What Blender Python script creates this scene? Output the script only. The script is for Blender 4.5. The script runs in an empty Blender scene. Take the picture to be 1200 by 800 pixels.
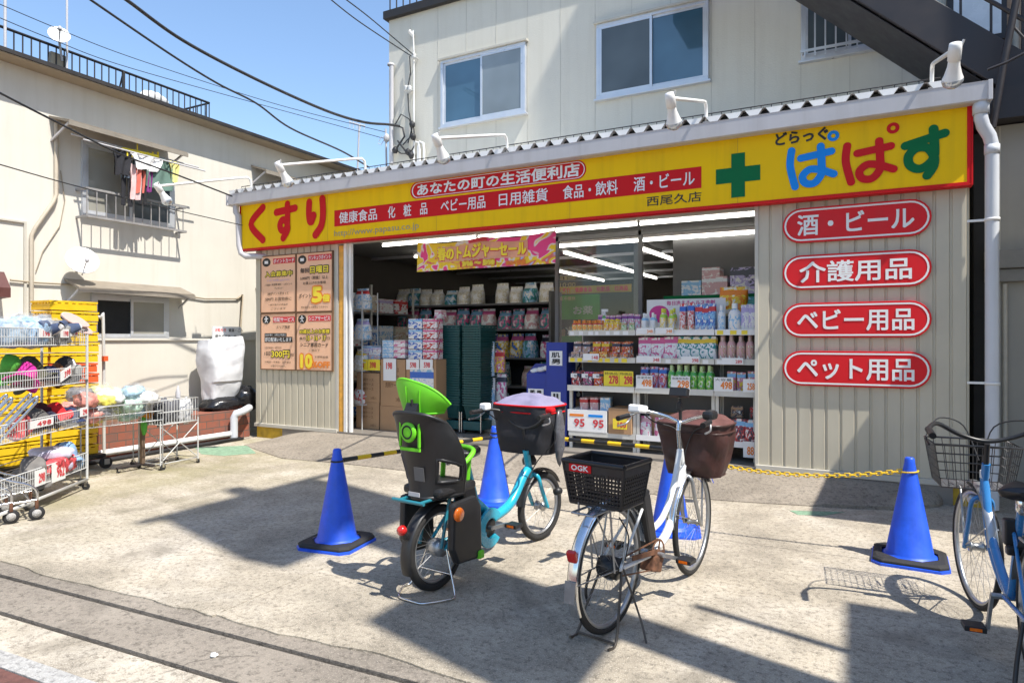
import bpy, math, random
from mathutils import Vector, Matrix, noise
random.seed(11)
S = bpy.context.scene
C = S.collection
R_ = math.radians
# ------------------------------------------------------------------ camera, world, sun, exposure
FOC, CX, HY, EYE, YAW = 765.0, 600.0, 398.0, 1.5, R_(27.6)
cd = bpy.data.cameras.new('camera'); cam = bpy.data.objects.new('camera', cd); C.objects.link(cam)
cam.location = (0, 0, EYE); cam.rotation_euler = (R_(90), 0, YAW)
cd.sensor_width = 36; cd.lens = FOC / 1200 * 36; cd.shift_y = -2 / 1200; cd.clip_end = 800; cd.clip_start = .05
S.camera = cam
SUN = Vector((1, -.275, 1.68)).normalized()
w = bpy.data.worlds.new('World'); S.world = w; w.use_nodes = True
nt = w.node_tree; bg = nt.nodes['Background']
sky = nt.nodes.new('ShaderNodeTexSky'); sky.sky_type = 'NISHITA'; sky.sun_disc = False
sky.sun_elevation = math.asin(SUN.z); sky.sun_rotation = math.atan2(SUN.x, SUN.y)
sky.air_density = 1.15; sky.dust_density = .35; sky.ozone_density = 3.2
nt.links.new(sky.outputs[0], bg.inputs[0]); bg.inputs[1].default_value = .145
sl = bpy.data.lights.new('sun', 'SUN'); sl.energy = 4.6; sl.angle = R_(.55); sl.color = (1, .955, .88)
so = bpy.data.objects.new('sun', sl); C.objects.link(so); so.rotation_euler = SUN.to_track_quat('Z', 'Y').to_euler(); so.location = (20, -6, 40)
S.view_settings.view_transform = 'Standard'; S.view_settings.look = 'None'
S.view_settings.exposure = .74; S.view_settings.gamma = 1; S.view_settings.use_curve_mapping = False
S.cycles.max_bounces = 8; S.cycles.transparent_max_bounces = 12; S.cycles.use_denoising = True
# ------------------------------------------------------------------ measuring: pixels of the survey photo -> metres
sn, cs = math.sin(YAW), math.cos(YAW)
CAM = Vector((0, 0, EYE))
def ray(x, y):
    u = x - CX
    return Vector((-sn * FOC + cs * u, cs * FOC + sn * u, HY - y)) / FOC
def G(x, y, z=0):
    r = ray(x, y); return CAM + r * ((z - EYE) / r.z)
def PY(x, y, Y):
    r = ray(x, y); return CAM + r * (Y / r.y)
def PX(x, y, X):
    r = ray(x, y); return CAM + r * (X / r.x)
def PD(x, y, d):
    return CAM + ray(x, y) * d
# ------------------------------------------------------------------ mesh collecting
def ortho(d):
    d = d.normalized()
    a = Vector((0, 0, 1)) if abs(d.z) < .9 else Vector((1, 0, 0))
    u = d.cross(a).normalized(); return u, d.cross(u).normalized()
_txt = {}
def glyphs(s, off, bold_res=2):
    k = (s, off)
    if k not in _txt:
        c = bpy.data.curves.new('lettering', 'FONT'); c.body = s; c.offset = off; c.resolution_u = bold_res
        o = bpy.data.objects.new('lettering', c); m = bpy.data.meshes.new_from_object(o)
        vs = [v.co.copy() for v in m.vertices]; fs = [tuple(p.vertices) for p in m.polygons]
        x0 = min(v.x for v in vs); x1 = max(v.x for v in vs); y0 = min(v.y for v in vs); y1 = max(v.y for v in vs)
        _txt[k] = ([((v.x - x0) / (x1 - x0), (v.y - y0) / (y1 - y0)) for v in vs], fs)
        bpy.data.objects.remove(o); bpy.data.curves.remove(c); bpy.data.meshes.remove(m)
    return _txt[k]
class MB:
    def __init__(s): s.v = []; s.f = []; s.sm = []; s.mi = []; s.cur = 0
    def add(s, vs, fs, smooth=False):
        o = len(s.v); s.v += [Vector(v) for v in vs]
        s.f += [tuple(i + o for i in f) for f in fs]; s.sm += [smooth] * len(fs); s.mi += [s.cur] * len(fs); return s
    def box(s, a, b):
        x0, x1 = sorted((a[0], b[0])); y0, y1 = sorted((a[1], b[1])); z0, z1 = sorted((a[2], b[2]))
        return s.add([(x0, y0, z0), (x1, y0, z0), (x1, y1, z0), (x0, y1, z0), (x0, y0, z1), (x1, y0, z1), (x1, y1, z1), (x0, y1, z1)],
                     [(0, 3, 2, 1), (4, 5, 6, 7), (0, 1, 5, 4), (1, 2, 6, 5), (2, 3, 7, 6), (3, 0, 4, 7)])
    def obox(s, c, size, m=None, taper=1.0):
        hx, hy, hz = size[0] / 2, size[1] / 2, size[2] / 2; c = Vector(c)
        vs = []
        for z, k in ((-hz, taper), (hz, 1.0)):
            for x, y in ((-hx, -hy), (hx, -hy), (hx, hy), (-hx, hy)):
                p = Vector((x * k, y * k, z)); vs.append(c + (m @ p if m else p))
        return s.add(vs, [(0, 3, 2, 1), (4, 5, 6, 7), (0, 1, 5, 4), (1, 2, 6, 5), (2, 3, 7, 6), (3, 0, 4, 7)])
    def tube(s, pts, r, n=8, closed=False, flat=None):
        pts = [Vector(p) for p in pts]; k = len(pts)
        rs = r if isinstance(r, (list, tuple)) else [r] * k
        vs = []; u = None
        for i, p in enumerate(pts):
            if closed: d = pts[(i + 1) % k] - pts[i - 1]
            else: d = pts[min(i + 1, k - 1)] - pts[max(i - 1, 0)]
            d.normalize()
            if u is None: u, _ = ortho(d)
            u = (u - d * u.dot(d))
            if u.length < 1e-6: u, _ = ortho(d)
            u.normalize(); v = d.cross(u)
            for j in range(n):
                a = 2 * math.pi * j / n
                vs.append(p + (u * math.cos(a) + v * math.sin(a)) * rs[i])
        fs = []
        for i in range(k if closed else k - 1):
            for j in range(n):
                a = i * n + j; b = i * n + (j + 1) % n; c = ((i + 1) % k) * n + (j + 1) % n; d = ((i + 1) % k) * n + j
                fs.append((a, b, c, d))
        s.add(vs, fs, n > 4)
        if not closed:
            s.add(vs[:n], [tuple(range(n))[::-1]]); s.add(vs[-n:], [tuple(range(n))])
        return s
    def bar(s, a, b, w, h, up=(0, 0, 1)):
        a, b, up = Vector(a), Vector(b), Vector(up); d = (b - a).normalized()
        u = d.cross(up)
        if u.length < 1e-4: u = ortho(d)[0]
        u.normalize(); v = u.cross(d)
        vs = [p + u * i * w / 2 + v * j * h / 2 for p in (a, b) for i, j in ((-1, -1), (1, -1), (1, 1), (-1, 1))]
        return s.add(vs, [(0, 1, 2, 3), (7, 6, 5, 4), (0, 4, 5, 1), (1, 5, 6, 2), (2, 6, 7, 3), (3, 7, 4, 0)])
    def lathe(s, prof, n=24, c=(0, 0, 0), m=None, smooth=True):
        c = Vector(c); vs = []
        for r, z in prof:
            for j in range(n):
                a = 2 * math.pi * j / n; p = Vector((r * math.cos(a), r * math.sin(a), z)); vs.append(c + (m @ p if m else p))
        fs = [(i * n + j, i * n + (j + 1) % n, (i + 1) * n + (j + 1) % n, (i + 1) * n + j) for i in range(len(prof) - 1) for j in range(n)]
        return s.add(vs, fs, smooth)
    def prism(s, poly, o, u, v, d):
        """outline in (u, v) about o, extruded along d"""
        o, u, v, d = Vector(o), Vector(u), Vector(v), Vector(d); n = len(poly)
        a = [o + u * p[0] + v * p[1] for p in poly]; b = [p + d for p in a]
        flip = (u.cross(v)).dot(d) > 0
        area = sum(poly[i][0] * poly[(i + 1) % n][1] - poly[(i + 1) % n][0] * poly[i][1] for i in range(n))
        if area < 0: flip = not flip
        fr = tuple(range(n)); bk = tuple(range(n, 2 * n))
        fs = [fr[::-1] if flip else fr, bk if flip else bk[::-1]]
        for i in range(n):
            j = (i + 1) % n; q = (i, j, n + j, n + i); fs.append(q if flip else q[::-1])
        return s.add(a + b, fs)
    def quad(s, a, b, c, d): return s.add([a, b, c, d], [(0, 1, 2, 3)])
    def grid(s, fn, nu, nv, smooth=True, closeu=False):
        vs = [fn(i / (nu if closeu else nu - 1), j / (nv - 1)) for j in range(nv) for i in range(nu)]
        fs = [(j * nu + i, j * nu + (i + 1) % nu, (j + 1) * nu + (i + 1) % nu, (j + 1) * nu + i) for j in range(nv - 1) for i in range(nu if closeu else nu - 1)]
        return s.add(vs, fs, smooth)
    def blob(s, c, rad, amp=.15, seed=0, nu=14, nv=9, fr=2.0, sq=1.0, m=None):
        c = Vector(c)
        def f(a, b):
            t = 2 * math.pi * a; p = math.pi * (b - .5) * .998
            def sp(x): return math.copysign(abs(x) ** sq, x)
            d = Vector((sp(math.cos(p)) * sp(math.cos(t)), sp(math.cos(p)) * sp(math.sin(t)), sp(math.sin(p))))
            k = 1 + amp * noise.noise(d * fr + Vector((seed * 7.1, seed * 3.3, seed)))
            q = Vector((d.x * rad[0], d.y * rad[1], d.z * rad[2])) * k
            return c + (m @ q if m else q)
        return s.grid(f, nu, nv, True, True)
    def text(s, t, o, u, v, off=0.0, lift=None):
        """letters filling the rectangle o, o+u, o+v; off > 0 thickens the strokes (share of the letter height) by overlaid copies"""
        pts, fs = glyphs(t, 0.0); o, u, v = Vector(o), Vector(u), Vector(v)
        nrm = u.cross(v).normalized(); uu, vv = u.normalized(), v.normalized(); d = off * v.length * 1.05
        sh = [(0, 0)] if off <= 0 else [(0, 0), (1, 1), (-1, 1), (1, -1), (-1, -1)] + ([(1.3, 0), (-1.3, 0), (0, 1.3), (0, -1.3)] if off > .025 else [])
        for k, (a, b_) in enumerate(sh):
            s.add([o + u * p[0] + v * p[1] + uu * (a * d) + vv * (b_ * d) + nrm * (.00012 * k) for p in pts], fs)
        return s
    def build(s, name, mat, parent=None, local=False, bevel=0, at=None):
        vs = s.v
        if parent is None:
            if at is None:
                xs = [p.x for p in vs]; ys = [p.y for p in vs]; zs = [p.z for p in vs]
                at = Vector(((min(xs) + max(xs)) / 2, (min(ys) + max(ys)) / 2, min(zs)))
            off = Vector(at)
        elif local: off = Vector()
        else:
            off = Vector(); q = parent
            while q: off += q.location; q = q.parent
        me = bpy.data.meshes.new(name); me.from_pydata([p - off for p in vs], [], s.f)
        me.polygons.foreach_set('use_smooth', s.sm)
        mats = mat if isinstance(mat, (list, tuple)) else [mat]
        for m in mats: me.materials.append(m)
        if len(mats) > 1: me.polygons.foreach_set('material_index', s.mi)
        me.update()
        o = bpy.data.objects.new(name, me); C.objects.link(o)
        if parent is None: o.location = off
        else: o.parent = parent
        if bevel:
            b = o.modifiers.new('bevel', 'BEVEL'); b.width = bevel; b.segments = 2; b.limit_method = 'ANGLE'; b.angle_limit = R_(40)
        return o
def tag(o, label=None, cat=None, group=None, kind=None):
    if label: o['label'] = label
    if cat: o['category'] = cat; o['kind'] = kind or 'thing'
    elif kind: o['kind'] = kind
    if group: o['group'] = group
    return o
def thing(name, label, cat, loc=(0, 0, 0), rz=0, group=None):
    o = bpy.data.objects.new(name, None); C.objects.link(o); o.location = loc; o.rotation_euler = (0, 0, rz); o.empty_display_size = .1
    return tag(o, label, cat, group)
def dup(o, loc=None, rz=None, label=None, group=None, parent=None):
    c = o.copy(); C.objects.link(c)
    if parent: c.parent = parent
    if loc is not None: c.location = loc
    if rz is not None: c.rotation_euler = (0, 0, rz)
    if label: c['label'] = label
    if group: c['group'] = group
    for ch in [k for k in o.children]: dup(ch, parent=c)
    return c
# ------------------------------------------------------------------ materials
def lin(h):
    h = h.lstrip('#'); r = []
    for i in (0, 2, 4):
        v = int(h[i:i + 2], 16) / 255; r.append(v / 12.92 if v <= .04045 else ((v + .055) / 1.055) ** 2.4)
    return tuple(r)
def nn(nt, t, **kw):
    n = nt.nodes.new('ShaderNode' + t)
    for k, v in kw.items():
        if k in n.inputs.keys(): n.inputs[k].default_value = v
        else: setattr(n, k, v)
    return n
def ramp(nt, src, stops):
    r = nt.nodes.new('ShaderNodeValToRGB'); nt.links.new(src, r.inputs[0])
    el = r.color_ramp.elements
    while len(el) < len(stops): el.new(.5)
    for e, (p, c) in zip(el, stops):
        e.position = p; e.color = (c, c, c, 1) if not isinstance(c, tuple) else (*c[:3], 1)
    return r
def mix(nt, f, a, b, mode='MIX'):
    m = nt.nodes.new('ShaderNodeMix'); m.data_type = 'RGBA'; m.blend_type = mode
    for s_, i in ((f, 0), (a, 6), (b, 7)):
        if isinstance(s_, (int, float)): m.inputs[i].default_value = s_
        elif isinstance(s_, tuple): m.inputs[i].default_value = (*s_[:3], 1)
        else: nt.links.new(s_, m.inputs[i])
    return m.outputs[2]
def M(name, col, rough=.55, metal=0.0, var=.08, scale=7.0, bump=0.0, bscale=60.0, streak=0.0, streakcol=(.16, .13, .10), spec=.5, coat=0.0, trans=0.0, emit=0.0, sheen=0.0, speck=0.0):
    if isinstance(col, str): col = lin(col)
    m = bpy.data.materials.new(name); m.use_nodes = True; nt = m.node_tree; b = nt.nodes['Principled BSDF']
    b.inputs['Roughness'].default_value = rough; b.inputs['Metallic'].default_value = metal
    b.inputs['Specular IOR Level'].default_value = spec; b.inputs['Coat Weight'].default_value = coat
    b.inputs['Transmission Weight'].default_value = trans; b.inputs['Sheen Weight'].default_value = sheen
    tc = nn(nt, 'TexCoord'); out = None
    if var:
        n = nn(nt, 'TexNoise', Scale=scale, Detail=5.0, Roughness=.6); nt.links.new(tc.outputs['Object'], n.inputs['Vector'])
        lo = tuple(c * (1 - var) for c in col); hi = tuple(min(1, c * (1 + var)) for c in col)
        out = ramp(nt, n.outputs[0], [(.3, lo), (.7, hi)]).outputs[0]
        rr = nt.nodes.new('ShaderNodeMapRange'); rr.inputs[1].default_value = .3; rr.inputs[2].default_value = .7
        rr.inputs[3].default_value = max(0, rough - .08); rr.inputs[4].default_value = min(1, rough + .1)
        nt.links.new(n.outputs[0], rr.inputs[0]); nt.links.new(rr.outputs[0], b.inputs['Roughness'])
    if streak:
        mp = nn(nt, 'Mapping'); mp.inputs['Scale'].default_value = (5, 5, .35); nt.links.new(tc.outputs['Object'], mp.inputs[0])
        n2 = nn(nt, 'TexNoise', Scale=1.4, Detail=7.0, Roughness=.62); nt.links.new(mp.outputs[0], n2.inputs['Vector'])
        f = ramp(nt, n2.outputs[0], [(.48, 0.0), (.78, streak)]).outputs[0]
        out = mix(nt, f, out if out else col, streakcol)
    if speck:
        n3 = nn(nt, 'TexNoise', Scale=95.0, Detail=2.0); nt.links.new(tc.outputs['Object'], n3.inputs['Vector'])
        f = ramp(nt, n3.outputs[0], [(.56, 0.0), (.72, speck)]).outputs[0]
        out = mix(nt, f, out if out else col, tuple(c * .25 for c in col))
    if out: nt.links.new(out, b.inputs['Base Color'])
    else: b.inputs['Base Color'].default_value = (*col, 1)
    if emit:
        b.inputs['Emission Color'].default_value = (*col, 1); b.inputs['Emission Strength'].default_value = emit
    if bump:
        nb = nn(nt, 'TexNoise', Scale=bscale, Detail=4.0); nt.links.new(tc.outputs['Object'], nb.inputs['Vector'])
        bp = nn(nt, 'Bump', Strength=bump, Distance=.01); nt.links.new(nb.outputs[0], bp.inputs['Height']); nt.links.new(bp.outputs[0], b.inputs['Normal'])
    return m
def concrete_mat(name, base, dark, light, moss=.5, stain=.55):
    m = bpy.data.materials.new(name); m.use_nodes = True; nt = m.node_tree; b = nt.nodes['Principled BSDF']; L = nt.links.new
    tc = nn(nt, 'TexCoord'); P = tc.outputs['Object']
    def N(sc, det=6.0, ro=.62, dist=0.0, src=P):
        n = nn(nt, 'TexNoise', Scale=sc, Detail=det, Roughness=ro, Distortion=dist); L(src, n.inputs['Vector']); return n.outputs[0]
    big = N(.55, 8.0, .68, .6); mid = N(2.6, 8.0, .7); fine = N(30.0, 6.0, .75); grit = N(150.0, 2.0, .5)
    c = ramp(nt, big, [(.32, dark), (.5, base), (.68, light)]).outputs[0]
    c = mix(nt, ramp(nt, mid, [(.4, 0.0), (.72, stain)]).outputs[0], c, tuple(x * .5 for x in dark))
    c = mix(nt, ramp(nt, fine, [(.49, 0.0), (.64, .7)]).outputs[0], c, tuple(x * .42 for x in dark))
    c = mix(nt, ramp(nt, grit, [(.56, 0.0), (.7, .5)]).outputs[0], c, tuple(min(1, x * 1.5) for x in light))
    ds = nn(nt, 'VectorMath', operation='ADD'); nz = nn(nt, 'TexNoise', Scale=1.6, Detail=6.0); L(P, nz.inputs['Vector']); L(P, ds.inputs[0]); sc_ = nn(nt, 'VectorMath', operation='SCALE'); sc_.inputs['Scale'].default_value = .7; L(nz.outputs['Color'], sc_.inputs[0]); L(sc_.outputs[0], ds.inputs[1])
    vo = nn(nt, 'TexVoronoi', Scale=.42); vo.feature = 'DISTANCE_TO_EDGE'; L(ds.outputs[0], vo.inputs['Vector'])
    ck = nn(nt, 'Math', operation='MULTIPLY'); L(ramp(nt, vo.outputs['Distance'], [(.0, .6), (.003, 0.0)]).outputs[0], ck.inputs[0]); L(ramp(nt, N(.8, 3.0), [(.58, 0.0), (.64, 1.0)]).outputs[0], ck.inputs[1])
    c = mix(nt, ck.outputs[0], c, tuple(x * .2 for x in dark))
    st2 = N(1.1, 4.0, .55, 1.2); c = mix(nt, ramp(nt, st2, [(.58, 0.0), (.70, .5)]).outputs[0], c, tuple(x * .6 for x in dark))
    # moss and old green paint near the left and the building
    sep = nn(nt, 'SeparateXYZ'); L(P, sep.inputs[0])
    mx = nt.nodes.new('ShaderNodeMapRange'); mx.inputs[1].default_value = -4.6; mx.inputs[2].default_value = -7.4; mx.inputs[3].default_value = 0; mx.inputs[4].default_value = 1; L(sep.outputs[0], mx.inputs[0])
    mm = nn(nt, 'Math', operation='MULTIPLY'); L(mx.outputs[0], mm.inputs[0]); L(ramp(nt, N(1.3, 7.0, .7), [(.40, 0.0), (.62, moss)]).outputs[0], mm.inputs[1])
    c = mix(nt, mm.outputs[0], c, (.26, .24, .085))
    L(c, b.inputs['Base Color']); b.inputs['Roughness'].default_value = .9; b.inputs['Specular IOR Level'].default_value = .25
    bp = nn(nt, 'Bump', Strength=.55, Distance=.012); ad = nn(nt, 'Math', operation='ADD'); L(fine, ad.inputs[0]); L(grit, ad.inputs[1]); L(ad.outputs[0], bp.inputs['Height']); L(bp.outputs[0], b.inputs['Normal'])
    return m
def glass_mat(name, tint, refl=.5, dark=(.02, .025, .03)):
    """window pane: dark room behind, mirror-like sky reflection on the face"""
    m = bpy.data.materials.new(name); m.use_nodes = True; b = m.node_tree.nodes['Principled BSDF']
    b.inputs['Base Color'].default_value = (*tint, 1); b.inputs['Roughness'].default_value = .06; b.inputs['Specular IOR Level'].default_value = refl
    b.inputs['Coat Weight'].default_value = .4; b.inputs['Coat Roughness'].default_value = .02
    nt = m.node_tree; tc = nn(nt, 'TexCoord'); n = nn(nt, 'TexNoise', Scale=1.3, Detail=2.0); nt.links.new(tc.outputs['Object'], n.inputs['Vector'])
    nt.links.new(ramp(nt, n.outputs[0], [(.35, tuple(x * .82 for x in tint)), (.65, tuple(min(1, x * 1.12) for x in tint))]).outputs[0], b.inputs['Base Color'])
    return m
def clear_mat(name, a=.12, rough=.03, col=(1, 1, 1)):
    m = bpy.data.materials.new(name); m.use_nodes = True; nt = m.node_tree; L = nt.links.new
    out = nt.nodes['Material Output']; t = nn(nt, 'BsdfTransparent'); g = nn(nt, 'BsdfGlossy', Roughness=rough); g.inputs[0].default_value = (*col, 1)
    f = nn(nt, 'LayerWeight', Blend=.25); mr = nt.nodes.new('ShaderNodeMapRange'); mr.inputs[3].default_value = a * .5; mr.inputs[4].default_value = .8; L(f.outputs['Fresnel'], mr.inputs[0])
    x = nn(nt, 'MixShader'); L(mr.outputs[0], x.inputs[0]); L(t.outputs[0], x.inputs[1]); L(g.outputs[0], x.inputs[2]); L(x.outputs[0], out.inputs[0])
    return m
def film_mat(name, a=.35):
    m = bpy.data.materials.new(name); m.use_nodes = True; nt = m.node_tree; L = nt.links.new
    out = nt.nodes['Material Output']; t = nn(nt, 'BsdfTransparent'); b = nt.nodes['Principled BSDF']; b.inputs['Base Color'].default_value = (.82, .84, .86, 1); b.inputs['Roughness'].default_value = .18
    tc = nn(nt, 'TexCoord'); n = nn(nt, 'TexNoise', Scale=14.0, Detail=3.0); L(tc.outputs['Object'], n.inputs['Vector'])
    x = nn(nt, 'MixShader'); L(ramp(nt, n.outputs[0], [(.4, a * .5), (.6, min(1, a * 1.8))]).outputs[0], x.inputs[0]); L(t.outputs[0], x.inputs[1]); L(b.outputs[0], x.inputs[2]); L(x.outputs[0], out.inputs[0])
    bp = nn(nt, 'Bump', Strength=.8, Distance=.02); L(n.outputs[0], bp.inputs['Height']); L(bp.outputs[0], b.inputs['Normal'])
    return m
K = {}
K['concrete'] = concrete_mat('lot concrete', (.46, .402, .315), (.25, .218, .17), (.57, .515, .435))
K['drain'] = concrete_mat('gutter concrete', (.27, .235, .195), (.2, .175, .145), (.33, .29, .24), moss=.0, stain=.3)
K['kerb'] = concrete_mat('kerb concrete', (.40, .39, .37), (.32, .31, .30), (.5, .49, .47), moss=0, stain=.25)
K['ramp'] = concrete_mat('ramp mortar', (.29, .25, .20), (.20, .172, .138), (.35, .305, .25), moss=0, stain=.4)
K['paving'] = M('brown paving', (.13, .055, .045), .85, var=.3, scale=18, bump=.4)
K['siding'] = M('beige steel siding', (.51, .465, .36), .45, var=.05, scale=2.0, streak=.16, spec=.5)
K['trim'] = M('beige trim', (.5, .47, .40), .5, var=.06, scale=3, streak=.15)
K['foundation'] = M('yellow painted footing', (.52, .33, .03), .8, var=.25, scale=9, streak=.25)
K['gutter'] = M('grey gutter paint', (.50, .49, .50), .42, var=.05, scale=2.2, streak=.22)
K['white_metal'] = M('white sheet metal', (.78, .77, .74), .4, var=.06, scale=4, streak=.12)
K['black'] = M('matte black', (.012, .012, .013), .5, var=.25, scale=20)
K['dark'] = M('dark hollow', (.02, .02, .02), .9, var=.1)  # shade of voids and openings put into a near-black colour
K['yellow'] = M('sign yellow', (.88, .54, .003), .5, spec=.15, var=.04, scale=1.4, streak=.26, streakcol=(.35, .2, .02))
K['red'] = M('sign red', (.60, .012, .016), .5, spec=.15, var=.04, scale=2)
K['pillred'] = M('pill sign red', (.66, .012, .018), .42, spec=.25, var=.06, scale=2, streak=.15, streakcol=(.35, .05, .05))
K['paper'] = M('white print', (.80, .79, .77), .5, var=.03)
K['blue_letter'] = M('blue letter', (.012, .25, .75), .5, spec=.15, var=.04)
K['green_letter'] = M('green letter', (.003, .14, .045), .5, spec=.15, var=.05)
K['ink'] = M('black ink', (.015, .014, .013), .5, var=.1)
K['grey_ink'] = M('grey ink', (.36, .30, .17), .5, var=.1)
K['salmon'] = M('salmon poster', (.82, .48, .30), .5, var=.04, scale=3)
K['wood_trim'] = M('brown trim', (.15, .075, .035), .6, var=.2)
K['wall_cream'] = M('cream render', (.62, .585, .51), .85, var=.05, scale=1.1, streak=.24, streakcol=(.42, .36, .26), bump=.12, bscale=35)
K['wall_low'] = M('white block wall', (.60, .57, .49), .85, var=.05, scale=1.5, streak=.1, streakcol=(.4, .36, .3), bump=.1)
K['wall_up'] = M('pale siding board', (.61, .585, .505), .75, var=.035, scale=1.0, streak=.15, streakcol=(.3, .24, .17), bump=.3, bscale=50)
K['seam'] = M('panel seam', (.49, .465, .40), .7, var=.1)
K['eave'] = M('dark eave', (.022, .019, .018), .6, var=.2)
K['soffit'] = M('brown soffit', (.34, .28, .20), .8, var=.08)
K['steel_dark'] = M('dark brown steel', (.022, .018, .02), .5, var=.2, scale=6)
K['alu'] = M('aluminium', (.62, .64, .67), .35, .5, var=.05)
K['chrome'] = M('chrome', (.72, .72, .72), .18, 1.0, var=.08, scale=15)
K['wire'] = M('galvanised wire', (.45, .45, .44), .35, .6, var=.12, scale=20)
K['white_wire'] = M('white coated wire', (.52, .52, .50), .4, var=.05)
K['glass_up'] = glass_mat('upper window glass', (.055, .125, .19), .9)  # blue of the reflected sky mixed into the tint
K['glass_screen'] = glass_mat('screened window glass', (.09, .11, .12), .35)
K['glass_grey'] = glass_mat('greyish reflecting glass', (.20, .235, .25), .7)
K['glass_low'] = glass_mat('curtained window glass', (.30, .29, .25), .5)
K['clear'] = clear_mat('clear glass', .02)
K['film'] = film_mat('plastic film', .05)
K['cone'] = M('cone blue', (.012, .085, .64), .42, var=.16, scale=9, streak=.4, streakcol=(.05, .09, .28), bump=.06, bscale=30)
K['rubber'] = M('rubber', (.018, .018, .019), .75, var=.3, scale=14, bump=.2)
K['tyre'] = M('tyre', (.02, .019, .018), .8, var=.35, scale=18, bump=.3, bscale=120)
K['sky_pipe'] = M('pvc pipe', (.55, .57, .60), .4, var=.05, scale=3, streak=.15)
K['cable'] = M('cable', (.02, .02, .022), .6, var=.2)
K['tube_light'] = M('lit fluorescent tube', (1, .97, .9), .5, var=0, emit=4.0)
# ================================================================== SETTING: ground
YW, YS = 7.11, 6.985            # store wall plane, sign face plane
def wx(x): return PY(x, 398, YW).x
def sxx(x, Y=YS): return PY(x, 398, Y).x
def sheet(name, mat, poly, z, holes=None):
    b = MB(); b.add([(p[0], p[1], z) for p in poly], [tuple(range(len(poly)))]); o = b.build(name, mat, at=(0, 0, 0)); return tag(o, kind='structure')
g = MB()
random.seed(3)
E0 = 300
# lot surface, cut back from the drain with a broken edge
edge = []
x = -30.0
while x < 14:
    edge.append((x, 2.31 + .05 * (x + 4.85) + noise.noise(Vector((x * 1.7, 0, 0))) * .07 + noise.noise(Vector((x * 9, 3, 0))) * .02)); x += .11
tag(g.add([(-E0, -E0, -.16), (E0, -E0, -.16), (E0, E0, -.16), (-E0, E0, -.16)], [(0, 1, 2, 3)]).build('ground', K['drain'], at=(0, 0, 0)), kind='structure')
# concrete slabs of the lot, with open joints between them
def slab_rows():
    jy = 5.07; jx = [-30, -3.09, 14]
    for a, b_ in zip(jx, jx[1:]):
        e = [(px, py) for px, py in edge if a + .006 < px < b_ - .006]
        y0 = lambda xx: 2.27 + .035 * (xx + 4.8) / 3.2
        m = MB()
        poly = [(a + .003, e[0][1])] + e + [(b_ - .003, e[-1][1]), (b_ - .003, jy - .0025), (a + .003, jy - .0025)]
        m.prism(poly, (0, 0, -.13), (1, 0, 0), (0, 1, 0), (0, 0, .13))
        m.prism([(a + .003, jy + .0025), (b_ - .003, jy + .0025), (b_ - .003, 16), (a + .003, 16)], (0, 0, -.13), (1, 0, 0), (0, 1, 0), (0, 0, .13))
        tag(m.build('pavement_slab', K['concrete'], at=(0, 0, 0)), kind='structure')
slab_rows()
# drain strip between two slots, kerb, brown footway
def strip(name, mat, y0, y1, z, th=.05, tilt=.05):
    m = MB(); xa, xb = -30, 14
    f = lambda xx, yy: (xx, yy + tilt * (xx + 4.85), z)
    a, b_, c, d = f(xa, y0), f(xb, y0), f(xb, y1), f(xa, y1)
    lo = lambda p: (p[0], p[1], p[2] - th)
    m.add([a, b_, c, d, lo(a), lo(b_), lo(c), lo(d)], [(0, 1, 2, 3), (0, 4, 5, 1), (2, 6, 7, 3), (0, 3, 7, 4), (1, 5, 6, 2)])
    return tag(m.build(name, mat, at=(0, 0, 0)), kind='structure')
strip('drain_cover', K['drain'], 1.875, 2.172, -.012, .14)
strip('drain_edge', K['drain'], 2.205, 2.60, -.010, .1)
strip('gutter_strip', K['concrete'], 1.605, 1.845, -.014, .14)
strip('kerb', K['kerb'], 1.505, 1.602, -.004, .1)
strip('sidewalk', K['paving'], -6.0, 1.50, -.008)
# mortar ramp up to the shop floor
fe = [G(*p) for p in ((286, 521), (300, 527), (330, 537), (400, 543), (470, 551), (560, 562), (640, 571), (760, 579), (866, 588), (1000, 596), (1060, 598), (1100, 594), (1116, 585))]
def front(s):
    t = s * (len(fe) - 1); i = min(int(t), len(fe) - 2); f = t - i; return fe[i].lerp(fe[i + 1], f)
def rampf(a, b_):
    p = front(a); q = Vector((p.x * (1 - .0) , YW + .05, 0)); h = .175
    lip = .03 * min(1, min(a, 1 - a) * 14) if a > .72 else .006
    endt = min(1, a * 9, (1 - a) * 9) ** .6
    r = p.lerp(q, b_); wob = noise.noise(Vector((r.x * 2.2, r.y * 2.2, 5))) * .012 + noise.noise(Vector((r.x * 7, r.y * 7, 5))) * .004
    ss = b_ ** .8
    return Vector((r.x, r.y, (lip + (h - lip) * ss) * (endt if endt < 1 else 1) + wob * math.sin(math.pi * min(1, b_ * 1.2)) + .002))
m = MB(); m.grid(rampf, 90, 14)
m.grid(lambda a, b_: rampf(a, 0) - Vector((0, 0, .06 * b_)), 90, 2, False)
tag(m.build('ramp', K['ramp'], at=(0, 0, 0)), kind='structure')
# faded green paint left on the concrete in front of the ramp
for pl in (((228, 524), (290, 522), (300, 531), (262, 534), (236, 532)), ((925, 598), (990, 600), (965, 604), (935, 603))):
    m = MB(); m.prism([(q.x, q.y) for q in (G(*p) for p in pl)], (0, 0, .001), (1, 0, 0), (0, 1, 0), (0, 0, .002))
    tag(m.build('path_marking', M('worn green paint', (.19, .30, .20), .9, var=.35, scale=14, speck=.6), at=(0, 0, 0)), kind='structure')

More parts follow.
